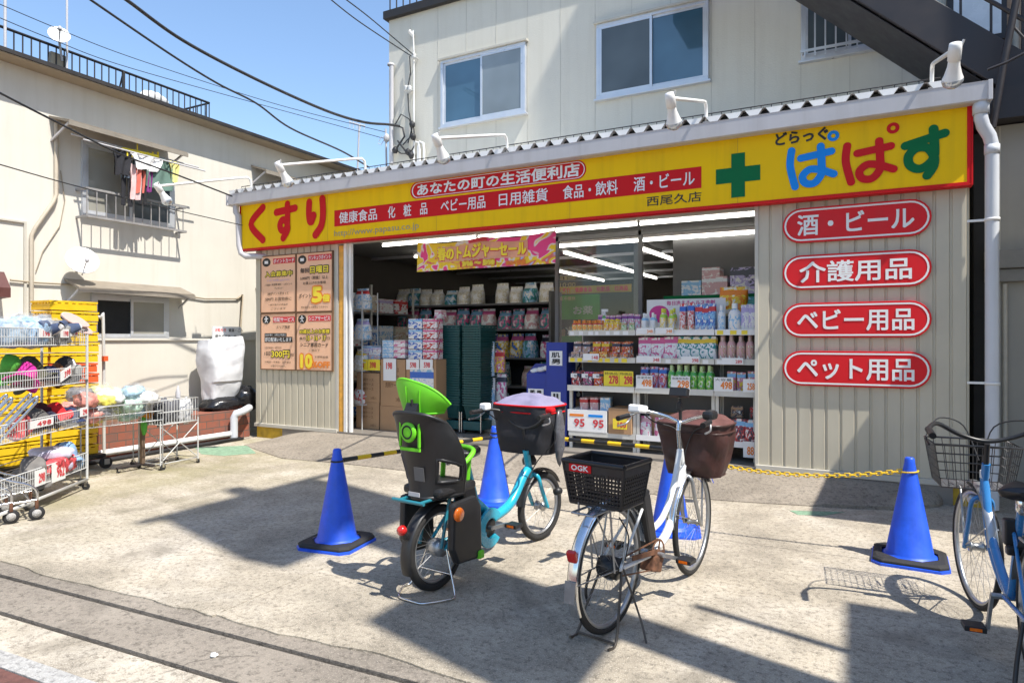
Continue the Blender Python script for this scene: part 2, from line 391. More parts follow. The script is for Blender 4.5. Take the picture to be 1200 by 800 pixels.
# ================================================================== DRUGSTORE
XL, XR = wx(405), wx(885)
WL, WR = wx(300), wx(1136)
ZB, ZH = .19, 2.86
store = thing('drugstore_building', 'single storey drugstore clad in beige ribbed steel under a long yellow fascia', 'shop', ((XL + XR) / 2, YW, 0))
def siding(m, x0, x1, z0, z1, y, pitch=.128, x_from=None):
    prof = []
    x = x0
    while x < x1 - .001:
        for dx, dy in ((0, 0), (.098, 0), (.105, .013), (.120, .013), (.1275, 0)):
            if x + dx <= x1: prof.append((x + dx, y + dy))
        x += pitch
    prof.append((x1, y))
    for (a, ya), (b_, yb) in zip(prof, prof[1:]):
        m.add([(a, ya, z0), (b_, yb, z0), (b_, yb, z1), (a, ya, z1)], [(0, 1, 2, 3)])
    m.box((x0, y + .016, z0), (x1, y + .10, z1))
mL = MB(); siding(mL, WL, wx(393), ZB + .035, 2.93, YW); mL.build('wall', K['siding'], store)
mR = MB(); siding(mR, wx(889), WR, ZB + .035, 2.93, YW); mR.build('wall', K['siding'], store)
m = MB(); m.box((WR - .10, YW + .105, ZB), (WR, 9, 3.6)); m.box((WL, YW + .105, ZB), (WL + .1, 9, 3.6)); m.build('side_wall', K['siding'], store)
m = MB(); m.box((XL - .14, YW - .004, ZH), (XR + .02, YW + .1, 3.0)); m.box((WL, YW + .004, 2.94), (WR, YW + .09, 3.62)); m.build('header', K['trim'], store)
m = MB(); m.box((WL - .01, YW - .03, ZB - .02), (wx(396), YW + .06, ZB + .033)); m.box((wx(886), YW - .03, ZB - .02), (WR + .01, YW + .06, ZB + .033)); m.build('base_flashing', K['trim'], store, bevel=.004)
m = MB(); m.box((WL + .02, YW, -.02), (WR + .12, YW + .2, ZB - .022)); m.build('footing', K['foundation'], store)
m = MB(); m.box((wx(393) + .003, YW - .005, ZB), (wx(396.5), YW + .1, 2.9)); m.box((wx(884.5), YW - .012, ZB), (wx(889), YW + .12, ZH + .03)); m.build('corner_post', K['trim'], store, bevel=.003)
m = MB(); m.box((wx(397), YW + .0, ZB), (wx(402.5), YW + .06, 2.84)); m.build('orange_post', M('orange protective foam', (.72, .36, .06), .7, var=.2, scale=12, streak=.2), store, bevel=.01)
m = MB(); m.box((wx(403.3), YW - .01, ZB), (wx(406.5), YW + .08, ZH)); m.box((wx(409), YW + .0, ZB), (wx(411), YW + .05, ZH)); m.build('door_rail', K['white_metal'], store)
# interior shell
IF, IC, IY = .195, 2.96, 15.2
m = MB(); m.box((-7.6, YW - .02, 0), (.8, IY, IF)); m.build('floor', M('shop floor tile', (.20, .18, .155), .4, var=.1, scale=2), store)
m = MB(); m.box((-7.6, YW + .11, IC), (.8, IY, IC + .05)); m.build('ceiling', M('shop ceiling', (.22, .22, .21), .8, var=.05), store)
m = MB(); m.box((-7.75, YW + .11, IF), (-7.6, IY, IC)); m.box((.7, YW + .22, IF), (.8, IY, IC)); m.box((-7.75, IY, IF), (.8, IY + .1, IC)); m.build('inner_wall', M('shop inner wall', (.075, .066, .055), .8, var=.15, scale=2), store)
m = MB()
for yy in (9.0, 10.4, 11.8, 13.2, 14.6): m.box((-7.6, yy + .14, IC - .05), (.7, yy + .19, IC - .005))
m.build('ceiling_batten', K['alu'], store)
# folded plate roof over the front, gutter, pipes
ZG0, ZG1, YG = 3.56, 3.725, 6.85
GX0, GX1 = PY(265, 398, YG).x, PY(1163, 398, YG).x
m = MB(); p0 = .195; x = GX0 + .03
zr = ZG1 - .015
prof = []
while x < GX1 - .25:
    prof += [(x, .0), (x + .03, .0), (x + .10, .10), (x + .125, .10)]; x += p0
prof.append((x, 0))
def rz_(y): return zr + (y - 6.9) * .10
for (a, za), (b_, zb) in zip(prof, prof[1:]):
    y0, y1 = 6.93, 9.05
    m.add([(a, y0, rz_(y0) + za), (b_, y0, rz_(y0) + zb), (b_, y1, rz_(y1) + zb), (a, y1, rz_(y1) + za)], [(0, 1, 2, 3)])
    # pressed metal filler in the valleys: a sloping white flap below each slope
m.build('roof', K['white_metal'], store)
m = MB(); m.cur = 0
x = GX0 + .03
while x < GX1 - .25:                     # white end plates standing in the valleys
    m.prism([(x - .066, .094), (x + .0, 0), (x + .03, 0), (x + .096, .094)], (0, 6.925, rz_(6.9)), (1, 0, 0), (0, 0, 1), (0, -.006, 0)); x += p0
m.build('roof_end_plate', K['white_metal'], store)
m = MB(); m.box((GX0 + .05, 6.99, ZG1 - .02), (GX1 - .3, 7.0, ZG1 + .07)); m.build('roof_void_shade', K['dark'], store)  # near-black strip painting the shade inside the roof ridges
m = MB()
for z in (.115, .15): m.tube([(GX0 + .1, 7.05, ZG1 + z), (GX1 - .35, 7.05, ZG1 + z)], .006, 5)
x = GX0 + .1
while x < GX1 - .4: m.tube([(x, 7.05, ZG1 + .06), (x, 7.05, ZG1 + .15)], .004, 4); x += .0975
m.build('snow_rail', K['steel_dark'], store)
m = MB()
gp = [(0, 0), (.10, -.0), (.10, .02), (.015, .02), (.015, .150), (.0, .165), (-.012, .165), (-.012, .0)]
gp2 = [(YG + .16, ZG0 + .155), (YG + .15, ZG0 + .155), (YG + .15, ZG0 + .012), (YG + .03, ZG0 + .012), (YG + .022, ZG1 - .012), (YG + .03, ZG1), (YG, ZG1), (YG + .004, ZG1 - .014), (YG + .012, ZG0 + .01), (YG + .03, ZG0), (YG + .16, ZG0)]
m.prism(gp2, (GX0, 0, 0), (0, 1, 0), (0, 0, 1), (GX1 - GX0, 0, 0))
m.build('gutter', K['gutter'], store)
m = MB(); m.box((GX0 - .004, YG - .003, ZG0 - .004), (GX0 + .03, YG + .165, ZG1 + .004)); m.box((GX1 - .03, YG - .003, ZG0 - .004), (GX1 + .004, YG + .165, ZG1 + .004)); m.build('gutter_cap', K['gutter'], store, bevel=.004)
m = MB(); m.box((GX0 + .1, YG + .17, ZG0 + .02), (GX1 - .1, YS + .25, ZG0 + .05)); m.build('eave_board', K['wood_trim'], store)
dpx = PY(1149, 398, 6.95).x
m = MB(); m.lathe([(.058, 0), (.062, 0), (.062, .09), (.05, .11)], 18, (dpx - .0, 6.93, ZG0 - .10))
m.tube([(dpx, 6.93, ZG0 - .05), (dpx, 6.93, ZG0 - .13), (dpx + .02, 6.95, ZG0 - .2), (dpx + .07, 6.99, ZG0 - .28), (dpx + .09, 7.0, ZG0 - .36), (dpx + .09, 7.0, 1.9), (dpx + .09, 7.0, .02)], .052, 18)
m.lathe([(.055, 0), (.058, 0), (.058, .08), (.055, .08)], 18, (dpx + .09, 7.0, ZG0 - .44))
dp = m.build('downpipe', K['sky_pipe'], store)
for z in (2.55, 1.12):
    m = MB(); m.lathe([(.055, -.012), (.059, -.012), (.059, .012), (.055, .012)], 18, (dpx + .09, 7.0, z)); m.box((dpx - .09, 7.0, z - .01), (dpx + .04, 7.02, z + .01)); m.build('bracket', K['white_metal'], dp)
m = MB(); lx = GX0 + .12
m.tube([(lx, 6.93, ZG0 + .01), (lx, 6.93, ZG0 - .1), (lx + .03, 6.95, ZG0 - .16), (lx + .03, 6.97, 2.95), (lx + .06, 6.98, 2.83), (lx + .14, 7.0, 2.78), (lx + .3, 7.05, 2.78), (lx + .45, 7.16, 2.78)], .045, 14)
m.build('downpipe', K['gutter'], store)
# fluorescent strips: in the opening and along the ceiling (lit in the photo)
def strip_light(label, a, b_, grp='lit fluorescent strips inside the shop'):
    a, b_ = Vector(a), Vector(b_)
    t = thing('strip_light', label, 'light', (a + b_) / 2, 0, grp)
    m = MB(); m.bar(a + Vector((0, 0, .055)), b_ + Vector((0, 0, .055)), .09, .05); m.build('housing', K['white_metal'], t)
    m = MB(); m.tube([a, b_], .019, 10); m.build('tube', K['tube_light'], t)
zc = 2.885
row1 = [(XL + .25, 7.63), (-4.6, 7.63), (-2.3, 7.63), (XR - .02, 7.63)]
strip_light('long lit strip light just inside the left end of the shop opening', (XL + .25, 7.63, zc), (-4.55, 7.63, zc))
strip_light('long lit strip light just inside the opening, behind the right end of the sale banner', (-4.50, 7.63, zc), (-2.30, 7.63, zc))
strip_light('long lit strip light just inside the opening, at its right end', (-2.26, 7.63, zc), (XR - .02, 7.63, zc))
strip_light('second lit strip light across the shop, left of the sale banner', (-6.5, 8.92, zc), (-4.3, 8.92, zc))
strip_light('second lit strip light across the shop, above the right display rack', (-4.25, 8.92, zc), (-1.05, 8.92, zc))
strip_light('lit ceiling strip light running into the shop above the spray display', (-4.08, 9.6, zc), (-3.95, 14.6, zc))
strip_light('short lit ceiling strip light right of the shop pillar', (-2.87, 9.75, zc), (-2.76, 11.7, zc))
strip_light('lowest lit ceiling strip light far back on the left', (-5.3, 12.1, zc), (-5.2, 14.6, zc))
strip_light('short lit ceiling strip light near the right end of the opening', (-1.66, 9.6, zc), (-1.45, 10.8, zc))

# ------------------------------------------------------------------ fascia sign
Z0, Z1 = 2.878, 3.578
FX0, FX1 = sxx(282), sxx(1138)
sign = thing('fascia_sign', 'long yellow fascia sign with red kusuri and multicoloured papasu lettering', 'sign', ((FX0 + FX1) / 2, YS, Z0))
m = MB(); m.box((FX0, YS, Z0), (FX1, YS + .115, Z1)); m.build('panel', K['yellow'], sign)
m = MB(); f = YS - .008
m.box((FX0 - .012, f, Z0 - .012), (FX1 + .012, YS + .118, Z0 - .001)); m.box((FX0 - .012, f, Z1 + .001), (FX1 + .012, YS + .118, Z1 + .012))
m.box((FX0 - .014, f - .002, Z0 - .013), (FX0 - .001, YS + .119, Z1 + .013)); m.box((FX1 + .001, f - .002, Z0 - .013), (FX1 + .014, YS + .119, Z1 + .013))
m.box((FX0 + .001, YS - .006, Z0 + .001), (FX1 - .001, YS - .001, Z0 + .018)); m.box((FX0 + .001, YS - .006, Z1 - .012), (FX1 - .001, YS - .001, Z1 - .001))
m.box((FX0 + .001, YS - .006, Z0 + .0185), (FX0 + .012, YS - .001, Z1 - .0125)); m.box((FX1 - .03, YS - .006, Z0 + .0185), (FX1 - .001, YS - .001, Z1 - .0125))
m.build('border', K['red'], sign)
m = MB()
for xx in (-6.6, -4.75, -2.9, -1.05): m.box((xx, YS - .0012, Z0 + .019), (xx + .004, YS - .0002, Z1 - .013))
m.build('panel_joint', M('panel joint', (.5, .27, .01), .5, var=.1), sign)
def arc(cx, cy, r, a0, a1, n=10): return [(cx + r * math.cos(R_(a0 + (a1 - a0) * i / n)), cy + r * math.sin(R_(a0 + (a1 - a0) * i / n))) for i in range(n + 1)]
def stadium(x0, x1, z0, z1, n=12):
    r = (z1 - z0) / 2; zc_ = (z0 + z1) / 2
    return arc(x1 - r, zc_, r, -90, 90, n) + arc(x0 + r, zc_, r, 90, 270, n)
def plate(mb, poly, y, th=.002): mb.prism(poly, (0, y, 0), (1, 0, 0), (0, 0, 1), (0, th, 0))
def ring(mb, outer, inner, y, th=.002):
    n = len(outer); vs = [(p[0], y, p[1]) for p in outer] + [(p[0], y, p[1]) for p in inner]
    mb.add(vs, [(i, (i + 1) % n, n + (i + 1) % n, n + i) for i in range(n)])
def stroke(mb, pts, wid, y, th=.003, smooth=3):
    """one brush stroke of constant width with round ends, flat on the sign: a joined outline"""
    P = [Vector((p[0], p[1])) for p in pts]
    if len(P) > 2 and smooth:
        Q = []
        for i in range(len(P) - 1):
            a = P[max(i - 1, 0)]; b_ = P[i]; c = P[i + 1]; d = P[min(i + 2, len(P) - 1)]
            for k in range(smooth * 2):
                t = k / (smooth * 2)
                Q.append(.5 * ((2 * b_) + (c - a) * t + (2 * a - 5 * b_ + 4 * c - d) * t * t + (3 * b_ - a - 3 * c + d) * t ** 3))
        P = Q + [P[-1]]
    r = wid / 2; L_, R2 = [], []
    for i, p in enumerate(P):
        d = (P[min(i + 1, len(P) - 1)] - P[max(i - 1, 0)]).normalized(); nrm = Vector((-d.y, d.x)); L_.append(p + nrm * r); R2.append(p - nrm * r)
    vs = []; fs = []
    for i, (a, b_) in enumerate(zip(L_, R2)): yy = y - .0016 * i / len(P); vs += [(a.x, yy, a.y), (b_.x, yy, b_.y)]
    for i in range(len(P) - 1): fs.append((2 * i, 2 * i + 1, 2 * i + 3, 2 * i + 2))
    mb.add(vs, fs)
    for p, q, dy in ((P[0], P[1], .0002), (P[-1], P[-2], .0019)):
        d = (p - q).normalized(); a0 = math.atan2(d.y, d.x)
        cap = [(p.x + r * math.cos(a0 + t), y - dy, p.y + r * math.sin(a0 + t)) for t in [(-.5 + k / 10) * math.pi for k in range(11)]]
        mb.add(cap, [tuple(range(len(cap)))])
def glyph_strokes(mb, strokes, x0, x1, z0, z1, wid, y):
    for k, s_ in enumerate(strokes):
        stroke(mb, [(x0 + (x1 - x0) * p[0], z0 + (z1 - z0) * p[1]) for p in s_], wid, y - .0024 * k)
KU = [[(.85, 1), (.08, .52), (.85, 0)]]
SU = [[(0, .80), (1, .86)], [(.60, 1), (.60, .42), (.48, .24), (.28, .25), (.20, .40), (.32, .54), (.50, .52), (.60, .38), (.60, .22), (.38, 0)]]
RI = [[(.08, .95), (.06, .65), (.12, .42), (.22, .40)], [(.22, .40), (.34, .56)], [(.86, 1), (.90, .60), (.80, .25), (.46, 0)]]
PA = [[(.05, .86), (.02, .5), (.13, .02)], [(.26, .66), (.93, .74)], [(.70, .88), (.72, .48), (.72, .26), (.56, .06), (.36, .08), (.30, .24), (.46, .38), (.70, .34), (.98, .22)]]
m = MB(); ylet = YS - .004
glyph_strokes(m, KU, sxx(293), sxx(311), 3.005, 3.49, .115, ylet)
glyph_strokes(m, SU, sxx(324), sxx(346), 3.0, 3.49, .108, ylet)
glyph_strokes(m, RI, sxx(361), sxx(381), 3.0, 3.50, .115, ylet)
m.build('kusuri_lettering', K['red'], sign)
m = MB(); glyph_strokes(m, PA, sxx(925), sxx(978), 2.995, 3.42, .07, ylet)
dc = sxx(976.5); ring(m, [(p[0], p[1]) for p in arc(dc, 3.455, .052, 0, 337, 15)], [(p[0], p[1]) for p in arc(dc, 3.455, .02, 0, 337, 15)], ylet - .001)
m.build('blue_lettering', K['blue_letter'], sign)
m = MB(); glyph_strokes(m, PA, sxx(990), sxx(1048), 2.985, 3.40, .07, ylet)
dc = sxx(1046.5); ring(m, arc(dc, 3.455, .052, 0, 337, 15), arc(dc, 3.455, .02, 0, 337, 15), ylet - .001)
m.build('red_lettering', K['red'], sign)
m = MB(); SU2 = [[(0, .70), (1, .88)], [(.72, 1), (.74, .45), (.62, .26), (.36, .16), (.12, .26), (.08, .46), (.28, .62), (.56, .60), (.72, .42), (.72, .2), (.56, 0)]]
glyph_strokes(m, SU2, sxx(1061), sxx(1107), 2.985, 3.40, .076, ylet)
m.build('green_lettering', K['green_letter'], sign)
m = MB(); xc0, xc1 = sxx(857), sxx(873); xa0, xa1 = sxx(839), sxx(891)
plate(m, [(xc0, 2.955), (xc1, 2.955), (xc1, 3.108), (xa1, 3.108), (xa1, 3.262), (xc1, 3.262), (xc1, 3.405), (xc0, 3.405), (xc0, 3.262), (xa0, 3.262), (xa0, 3.108), (xc0, 3.108)], YS - .004, .003)
m.build('green_cross', K['green_letter'], sign)
def txt(mb, t, x0, x1, z0, z1, y, off=.0): mb.text(t, (x0, y, z0), (x1 - x0, 0, 0), (0, 0, z1 - z0), off)
m = MB(); txt(m, 'どらっぐ', sxx(909), sxx(970), 3.43, 3.55, YS - .004, .03); txt(m, '西尾久店', sxx(758), sxx(822), 2.95, 3.055, YS - .004, .006); m.build('black_lettering', K['ink'], sign)
m = MB(); txt(m, 'http://www.papasu.co.jp', sxx(392), sxx(491), 2.925, 3.035, YS - .004, .004); m.build('grey_lettering', K['grey_ink'], sign)
m = MB(); plate(m, [(sxx(392), 3.09), (sxx(822), 3.09), (sxx(822), 3.315), (sxx(392), 3.315)], YS - .004, .003); band = m.build('red_band', K['red'], sign)
m = MB()
for t, a, b_ in (('健康食品', 398, 442), ('化　粧　品', 455, 501), ('ベビー用品', 517, 569), ('日用雑貨', 585, 642), ('食品・飲料', 660, 724), ('酒・ビール', 743, 814)):
    txt(m, t, sxx(a), sxx(b_), 3.125, 3.28, YS - .0065, .010)
m.build('lettering', K['paper'], band)
m = MB(); plate(m, stadium(sxx(481), sxx(687), 3.338, 3.553), YS - .004, .003); pl_ = m.build('red_pill', K['red'], sign)
m = MB(); o_ = stadium(sxx(483), sxx(685.5), 3.349, 3.542); i_ = stadium(sxx(484) + .002, sxx(685.5) - .011, 3.357, 3.534); ring(m, o_, i_, YS - .006)
txt(m, 'あなたの町の生活便利店', sxx(489.5), sxx(679), 3.375, 3.52, YS - .0065, .026); m.build('lettering', K['paper'], pl_)

# ------------------------------------------------------------------ red pill signs on the right wall
for t, zc_, lab in (('酒・ビール', 2.632, 'topmost red pill sign on the ribbed wall, reading sake and beer'), ('介護用品', 2.166, 'red pill sign reading nursing care goods, second from the top of four'),
                    ('ベビー用品', 1.692, 'red pill sign reading baby goods, third from the top of four'), ('ペット用品', 1.218, 'lowest red pill sign on the ribbed wall, reading pet goods')):
    x0, x1 = sxx(917, 7.075), sxx(1092, 7.075); z0, z1 = zc_ - .172, zc_ + .172
    t_ = thing('pill_sign', lab, 'sign', ((x0 + x1) / 2, 7.075, z0), 0, 'red pill signs on the ribbed wall')
    m = MB(); m.prism(stadium(x0, x1, z0, z1), (0, 7.072, 0), (1, 0, 0), (0, 0, 1), (0, .033, 0)); m.build('plate', K['pillred'], t_, bevel=.004)
    m = MB(); ring(m, stadium(x0 + .018, x1 - .018, z0 + .018, z1 - .018), stadium(x0 + .034, x1 - .034, z0 + .034, z1 - .034), 7.0695)
    n = len(t); a, b_ = (.14, .14) if n == 5 else (.16, .16)
    txt(m, t, x0 + a, x1 - a + .0, zc_ - .1, zc_ + .1, 7.069, .017); m.build('lettering', K['paper'], t_)
m = None

# ------------------------------------------------------------------ poster boards on the left wall
K['pyel'] = M('poster yellow', (.85, .66, .04), .5, var=.02); K['pred'] = M('poster red', (.62, .04, .05), .5, var=.03); K['porange'] = M('poster orange', (.80, .22, .02), .5, var=.02); K['plil'] = M('poster lilac', (.50, .40, .62), .5, var=.02)
PY0 = 7.085
def poster(x0, x1, z0, z1, lab, items, icon):
    t_ = thing('poster', lab, 'poster', ((x0 + x1) / 2, PY0, z0), 0, 'salmon service posters on the left wall')
    m = MB(); m.box((x0 + .012, PY0, z0 + .012), (x1 - .012, PY0 + .02, z1 - .012)); m.build('sheet', K['salmon'], t_)
    m = MB(); m.box((x0, PY0 - .008, z0), (x1, PY0 + .021, z0 + .014)); m.box((x0, PY0 - .008, z1 - .014), (x1, PY0 + .021, z1)); m.box((x0, PY0 - .007, z0 + .0142), (x0 + .014, PY0 + .02, z1 - .0142)); m.box((x1 - .014, PY0 - .007, z0 + .0142), (x1, PY0 + .02, z1 - .0142)); m.build('frame', K['wood_trim'], t_)
    W, Hh = x1 - x0, z1 - z0
    m = MB(); plate(m, [(x0 + W * .17 + .115 * W * math.cos(a), z1 - Hh * .115 + .075 * Hh * math.sin(a)) for a in [k * math.pi / 10 for k in range(20)]], PY0 - .003)
    m.build('icon_disc', K['ink'], t_)
    m = MB(); cx_, cz_ = x0 + W * .17, z1 - Hh * .115
    if icon == 'card': plate(m, [(cx_ - .05 * W, cz_ - .025 * Hh), (cx_ + .05 * W, cz_ - .025 * Hh), (cx_ + .05 * W, cz_ + .025 * Hh), (cx_ - .05 * W, cz_ + .025 * Hh)], PY0 - .005)
    else:
        stroke(m, [(cx_, cz_ + .02 * Hh), (cx_, cz_ - .01 * Hh)], .03 * W, PY0 - .005); stroke(m, [(cx_, cz_ - .01 * Hh), (cx_ - .035 * W, cz_ - .045 * Hh)], .02 * W, PY0 - .0054); stroke(m, [(cx_, cz_ - .01 * Hh), (cx_ + .035 * W, cz_ - .045 * Hh)], .02 * W, PY0 - .0058); stroke(m, [(cx_ - .05 * W, cz_ + .012 * Hh), (cx_ + .05 * W, cz_ + .02 * Hh)], .02 * W, PY0 - .0062); stroke(m, [(cx_, cz_ + .043 * Hh), (cx_, cz_ + .045 * Hh)], .04 * W, PY0 - .0066)
    m.build('icon', K['paper'], t_)
    by = {}
    for t, u0, u1, v0, v1, col, off, backc in items:
        xa, xb, za, zb = x0 + W * u0, x0 + W * u1, z0 + Hh * v0, z0 + Hh * v1
        if backc:
            mm = by.setdefault(('b', backc), MB()); plate(mm, [(xa - .02 * W, za - .012 * Hh), (xb + .02 * W, za - .012 * Hh), (xb + .02 * W, zb + .012 * Hh), (xa - .02 * W, zb + .012 * Hh)], PY0 - .003)
        if col in ('pyel', ) and not backc: txt(by.setdefault(('o', 'porange' if off > .05 else 'ink'), MB()), t, xa - .004, xb + .004, za - .004, zb + .004, PY0 - .0035, off + .06)
        txt(by.setdefault(('t', col), MB()), t, xa, xb, za, zb, PY0 - .0055, off)
    for (k_, c_), mm in by.items(): mm.build('backing' if k_ == 'b' else ('lettering_outline' if k_ == 'o' else 'lettering'), K[c_], t_)
pz = lambda x, y: PY(x, y, PY0).z
pxm, pxa, pxb = sxx(347, PY0), sxx(305.5, PY0), sxx(390, PY0)
zt, zm, zb_ = pz(347, 297), pz(347, 366), pz(347, 434)
poster(pxa, pxm, zm, zt, 'salmon point card poster with yellow join up headline, upper left of four', [
    ('ポイントカード', .38, .95, .86, .93, 'paper', .012, 'pred'), ('入会募集中', .14, .90, .63, .72, 'pyel', .02, None), ('レジにてお申し込み下さい', .2, .82, .545, .585, 'plil', .004, None),
    ('入会金・年会費 無料・１ポイント', .12, .9, .47, .51, 'ink', .0, None), ('プレゼント！', .4, .65, .41, .445, 'ink', .0, None), ('200ポイント貯まって', .2, .8, .31, .36, 'ink', .005, None), ('500円 お買物券に', .14, .88, .21, .27, 'ink', .005, None), ('一部対象外の商品が', .22, .78, .125, .16, 'ink', 0, None), ('ございます', .3, .72, .055, .09, 'ink', 0, None)], 'card')
poster(pxm + .003, pxb, zm, zt, 'salmon Sunday points poster with big orange five, upper right of four', [
    ('サンキュウポイント', .36, .95, .87, .94, 'paper', .012, 'pred'), ('毎回', .12, .36, .66, .74, 'ink', .02, None), ('日曜日', .40, .88, .65, .76, 'pyel', .03, None), ('3,000円（税抜）以上', .12, .88, .54, .60, 'ink', .006, None), ('お買上げのお客様', .2, .82, .46, .51, 'ink', .004, None),
    ('ポイント', .08, .42, .24, .31, 'ink', .01, None), ('5', .46, .70, .17, .40, 'pyel', .06, None), ('倍', .74, .92, .17, .28, 'pyel', .06, None), ('他の割引との併用はできません', .14, .88, .06, .10, 'ink', 0, None)], 'card')
poster(pxa, pxm, zb_, zm - .003, 'salmon home delivery poster with a black banner, lower left of four', [
    ('宅配サービス', .38, .95, .85, .92, 'paper', .012, 'pred'), ('エリア限定', .46, .84, .73, .78, 'ink', .01, None), ('当日お届け　お買上げ商品を', .14, .72, .60, .635, 'paper', 0, 'ink'), ('即日配達いたします', .14, .88, .50, .57, 'paper', .01, 'ink'), ('大型の商品も一部対応可', .12, .6, .37, .41, 'ink', 0, None),
    ('1回', .12, .28, .25, .32, 'ink', .01, None), ('300円', .32, .82, .22, .34, 'pyel', .03, None), ('（税抜）', .84, .95, .24, .30, 'ink', 0, None), ('冷蔵品・冷凍品・処方薬は', .12, .86, .12, .155, 'ink', 0, None), ('お届けできません', .3, .72, .05, .085, 'ink', 0, None)], 'man')
poster(pxm + .003, pxb, zb_, zm - .003, 'salmon senior service poster with ten percent off in orange, lower right of four', [
    ('シニアサービス', .36, .93, .86, .93, 'paper', .012, 'pred'), ('65歳以上のお客様', .1, .92, .64, .71, 'pyel', .02, None), ('毎月', .1, .26, .53, .58, 'ink', .01, None), ('15・16・17', .3, .82, .52, .60, 'pyel', .02, None), ('日', .84, .92, .53, .58, 'ink', .01, None),
    ('シニア専用カード', .12, .88, .41, .48, 'ink', .02, None), ('ご提示で', .36, .66, .33, .37, 'ink', .0, None), ('10', .14, .44, .06, .27, 'pyel', .06, None), ('お買物金額', .52, .88, .22, .26, 'ink', 0, None), ('%OFF', .46, .92, .06, .16, 'porange', .05, None)], 'man')

# ------------------------------------------------------------------ sign lamps on long arms
def sign_lamp(px, lab, ln=1.45):
    x = PY(px, 398, 6.93).x
    t_ = thing('sign_lamp', lab, 'lamp', (x, 6.93, ZG1 + .02), 0, 'white spot lamps on arms above the fascia sign')
    e = Vector((x, 6.93 - ln, 3.53))
    m = MB(); m.tube([(x, 7.0, ZG1), (x, 7.0, 3.88), (x, 6.98, 3.945), (x, 6.93, 3.965), (x, 6.8, 3.93), e], .017, 10); m.build('arm', K['white_metal'], t_)
    m = MB(); m.box((x - .03, 6.97, ZG1 - .0), (x + .03, 7.06, ZG1 + .05)); m.build('mount', K['white_metal'], t_)
    ax = Vector((0.0, .62, -.78)).normalized(); q = ax.to_track_quat('Z', 'Y').to_matrix()
    m = MB(); m.lathe([(.0, -.045), (.038, -.04), (.042, .0), (.042, .075), (.036, .08)], 20, e, q); m.tube([e + Vector((.03, 0, .0)), e + Vector((.05, -.02, .05))], .008, 6); hd = m.build('socket', K['white_metal'], t_)
    m = MB(); m.lathe([(.036, .075), (.040, .12), (.056, .18), (.066, .205)], 20, e, q); m.build('bulb_neck', K['white_metal'], t_)
    m = MB(); m.lathe([(.066, .205), (.069, .222), (.058, .252), (.03, .272), (0, .277)], 20, e, q); m.build('bulb_face', M('silvered bulb glass', (.62, .68, .74), .12, .55, var=.1), t_)
sign_lamp(290, 'leftmost spot lamp on an arm, seen against the cream house wall')
sign_lamp(424, 'spot lamp on an arm above the red kusuri lettering, second from the left')
sign_lamp(591, 'spot lamp on an arm below the smaller upper window')
sign_lamp(826, 'spot lamp on an arm below the wide upper window')
sign_lamp(1093, 'spot lamp on an arm at the right end of the gutter, beside the dark stair')
# ================================================================== UPPER BUILDING behind the shop
YU = 9.0
def ux(x): return PY(x, 398, YU).x
UX0, UX1, UZ0, UZ1 = ux(456), 6.5, 3.3, 7.0
ub = thing('apartment_building', 'pale panelled upper storey with sliding windows, rising behind the drugstore roof', 'building', ((UX0 + UX1) / 2, YU, 0))
m = MB(); m.box((UX0, YU, UZ0), (UX1, 17, UZ1)); m.build('wall', K['wall_up'], ub)
m = MB(); x = UX0 + .46
while x < 2.6:
    m.box((x - .004, YU - .003, UZ0 + .1), (x + .004, YU + .001, UZ1 - .01)); x += .55
m.build('seam', K['seam'], ub)
m = MB(); m.box((UX0 - .06, YU - .09, UZ1), (UX1, 17, UZ1 + .13)); m.build('parapet', K['eave'], ub)
m = MB(); m.tube([(UX0 + .02, YU, UZ1 + 1.0), (-3.6, YU, UZ1 + 1.0)], .02, 6)
x = UX0 + .02
while x < -3.6: m.tube([(x, YU, UZ1 + .1), (x, YU, UZ1 + 1.0)], .012, 5); x += .14
m.build('roof_railing', K['eave'], ub)
def window(par, x0, xm, x1, z0, z1, y, ml, mr, front_left=True):
    f = MB(); t = .045
    f.box((x0, y - .05, z0), (x1, y + .02, z0 + t)); f.box((x0, y - .05, z1 - t), (x1, y + .02, z1)); f.box((x0, y - .05, z0 + t), (x0 + t, y + .02, z1 - t)); f.box((x1 - t, y - .05, z0 + t), (x1, y + .02, z1 - t))
    f.box((x0 - .03, y - .075, z0 - .03), (x1 + .03, y + .02, z0 - .001))
    wv = f.build('window', K['alu'], par, bevel=.004)
    yl, yr = (y - .045, y - .02) if front_left else (y - .02, y - .045)
    for a, b_, yy, mt in ((x0 + t, xm + .025, yl, ml), (xm - .025, x1 - t, yr, mr)):
        s_ = MB(); k = .035
        s_.box((a, yy, z0 + t), (b_, yy + .022, z0 + t + k)); s_.box((a, yy, z1 - t - k), (b_, yy + .022, z1 - t)); s_.box((a, yy, z0 + t + k), (a + k, yy + .022, z1 - t - k)); s_.box((b_ - k, yy, z0 + t + k), (b_, yy + .022, z1 - t - k)); s_.build('sash', K['alu'], wv)
        p = MB(); p.box((a + k, yy + .008, z0 + t + k), (b_ - k, yy + .014, z1 - t - k)); p.build('pane', mt, wv)
    d = MB(); d.box((x0 - .035, y - .085, z1 + .001), (x1 + .035, y, z1 + .03)); d.build('drip_edge', K['seam'], wv)
window(ub, ux(518), ux(566), ux(617), 4.98, 6.07, YU, K['glass_up'], K['glass_grey'], False)
window(ub, ux(700), ux(763), ux(831), 4.98, 6.06, YU, K['glass_screen'], K['glass_up'])
window(ub, ux(939), ux(995), ux(1056), 5.0, 6.07, YU, K['glass_screen'], K['glass_screen'])
m = MB(); x = ux(943)
for z in (5.06, 6.0): m.box((ux(939), YU - .16, z), (ux(1056), YU - .14, z + .03))
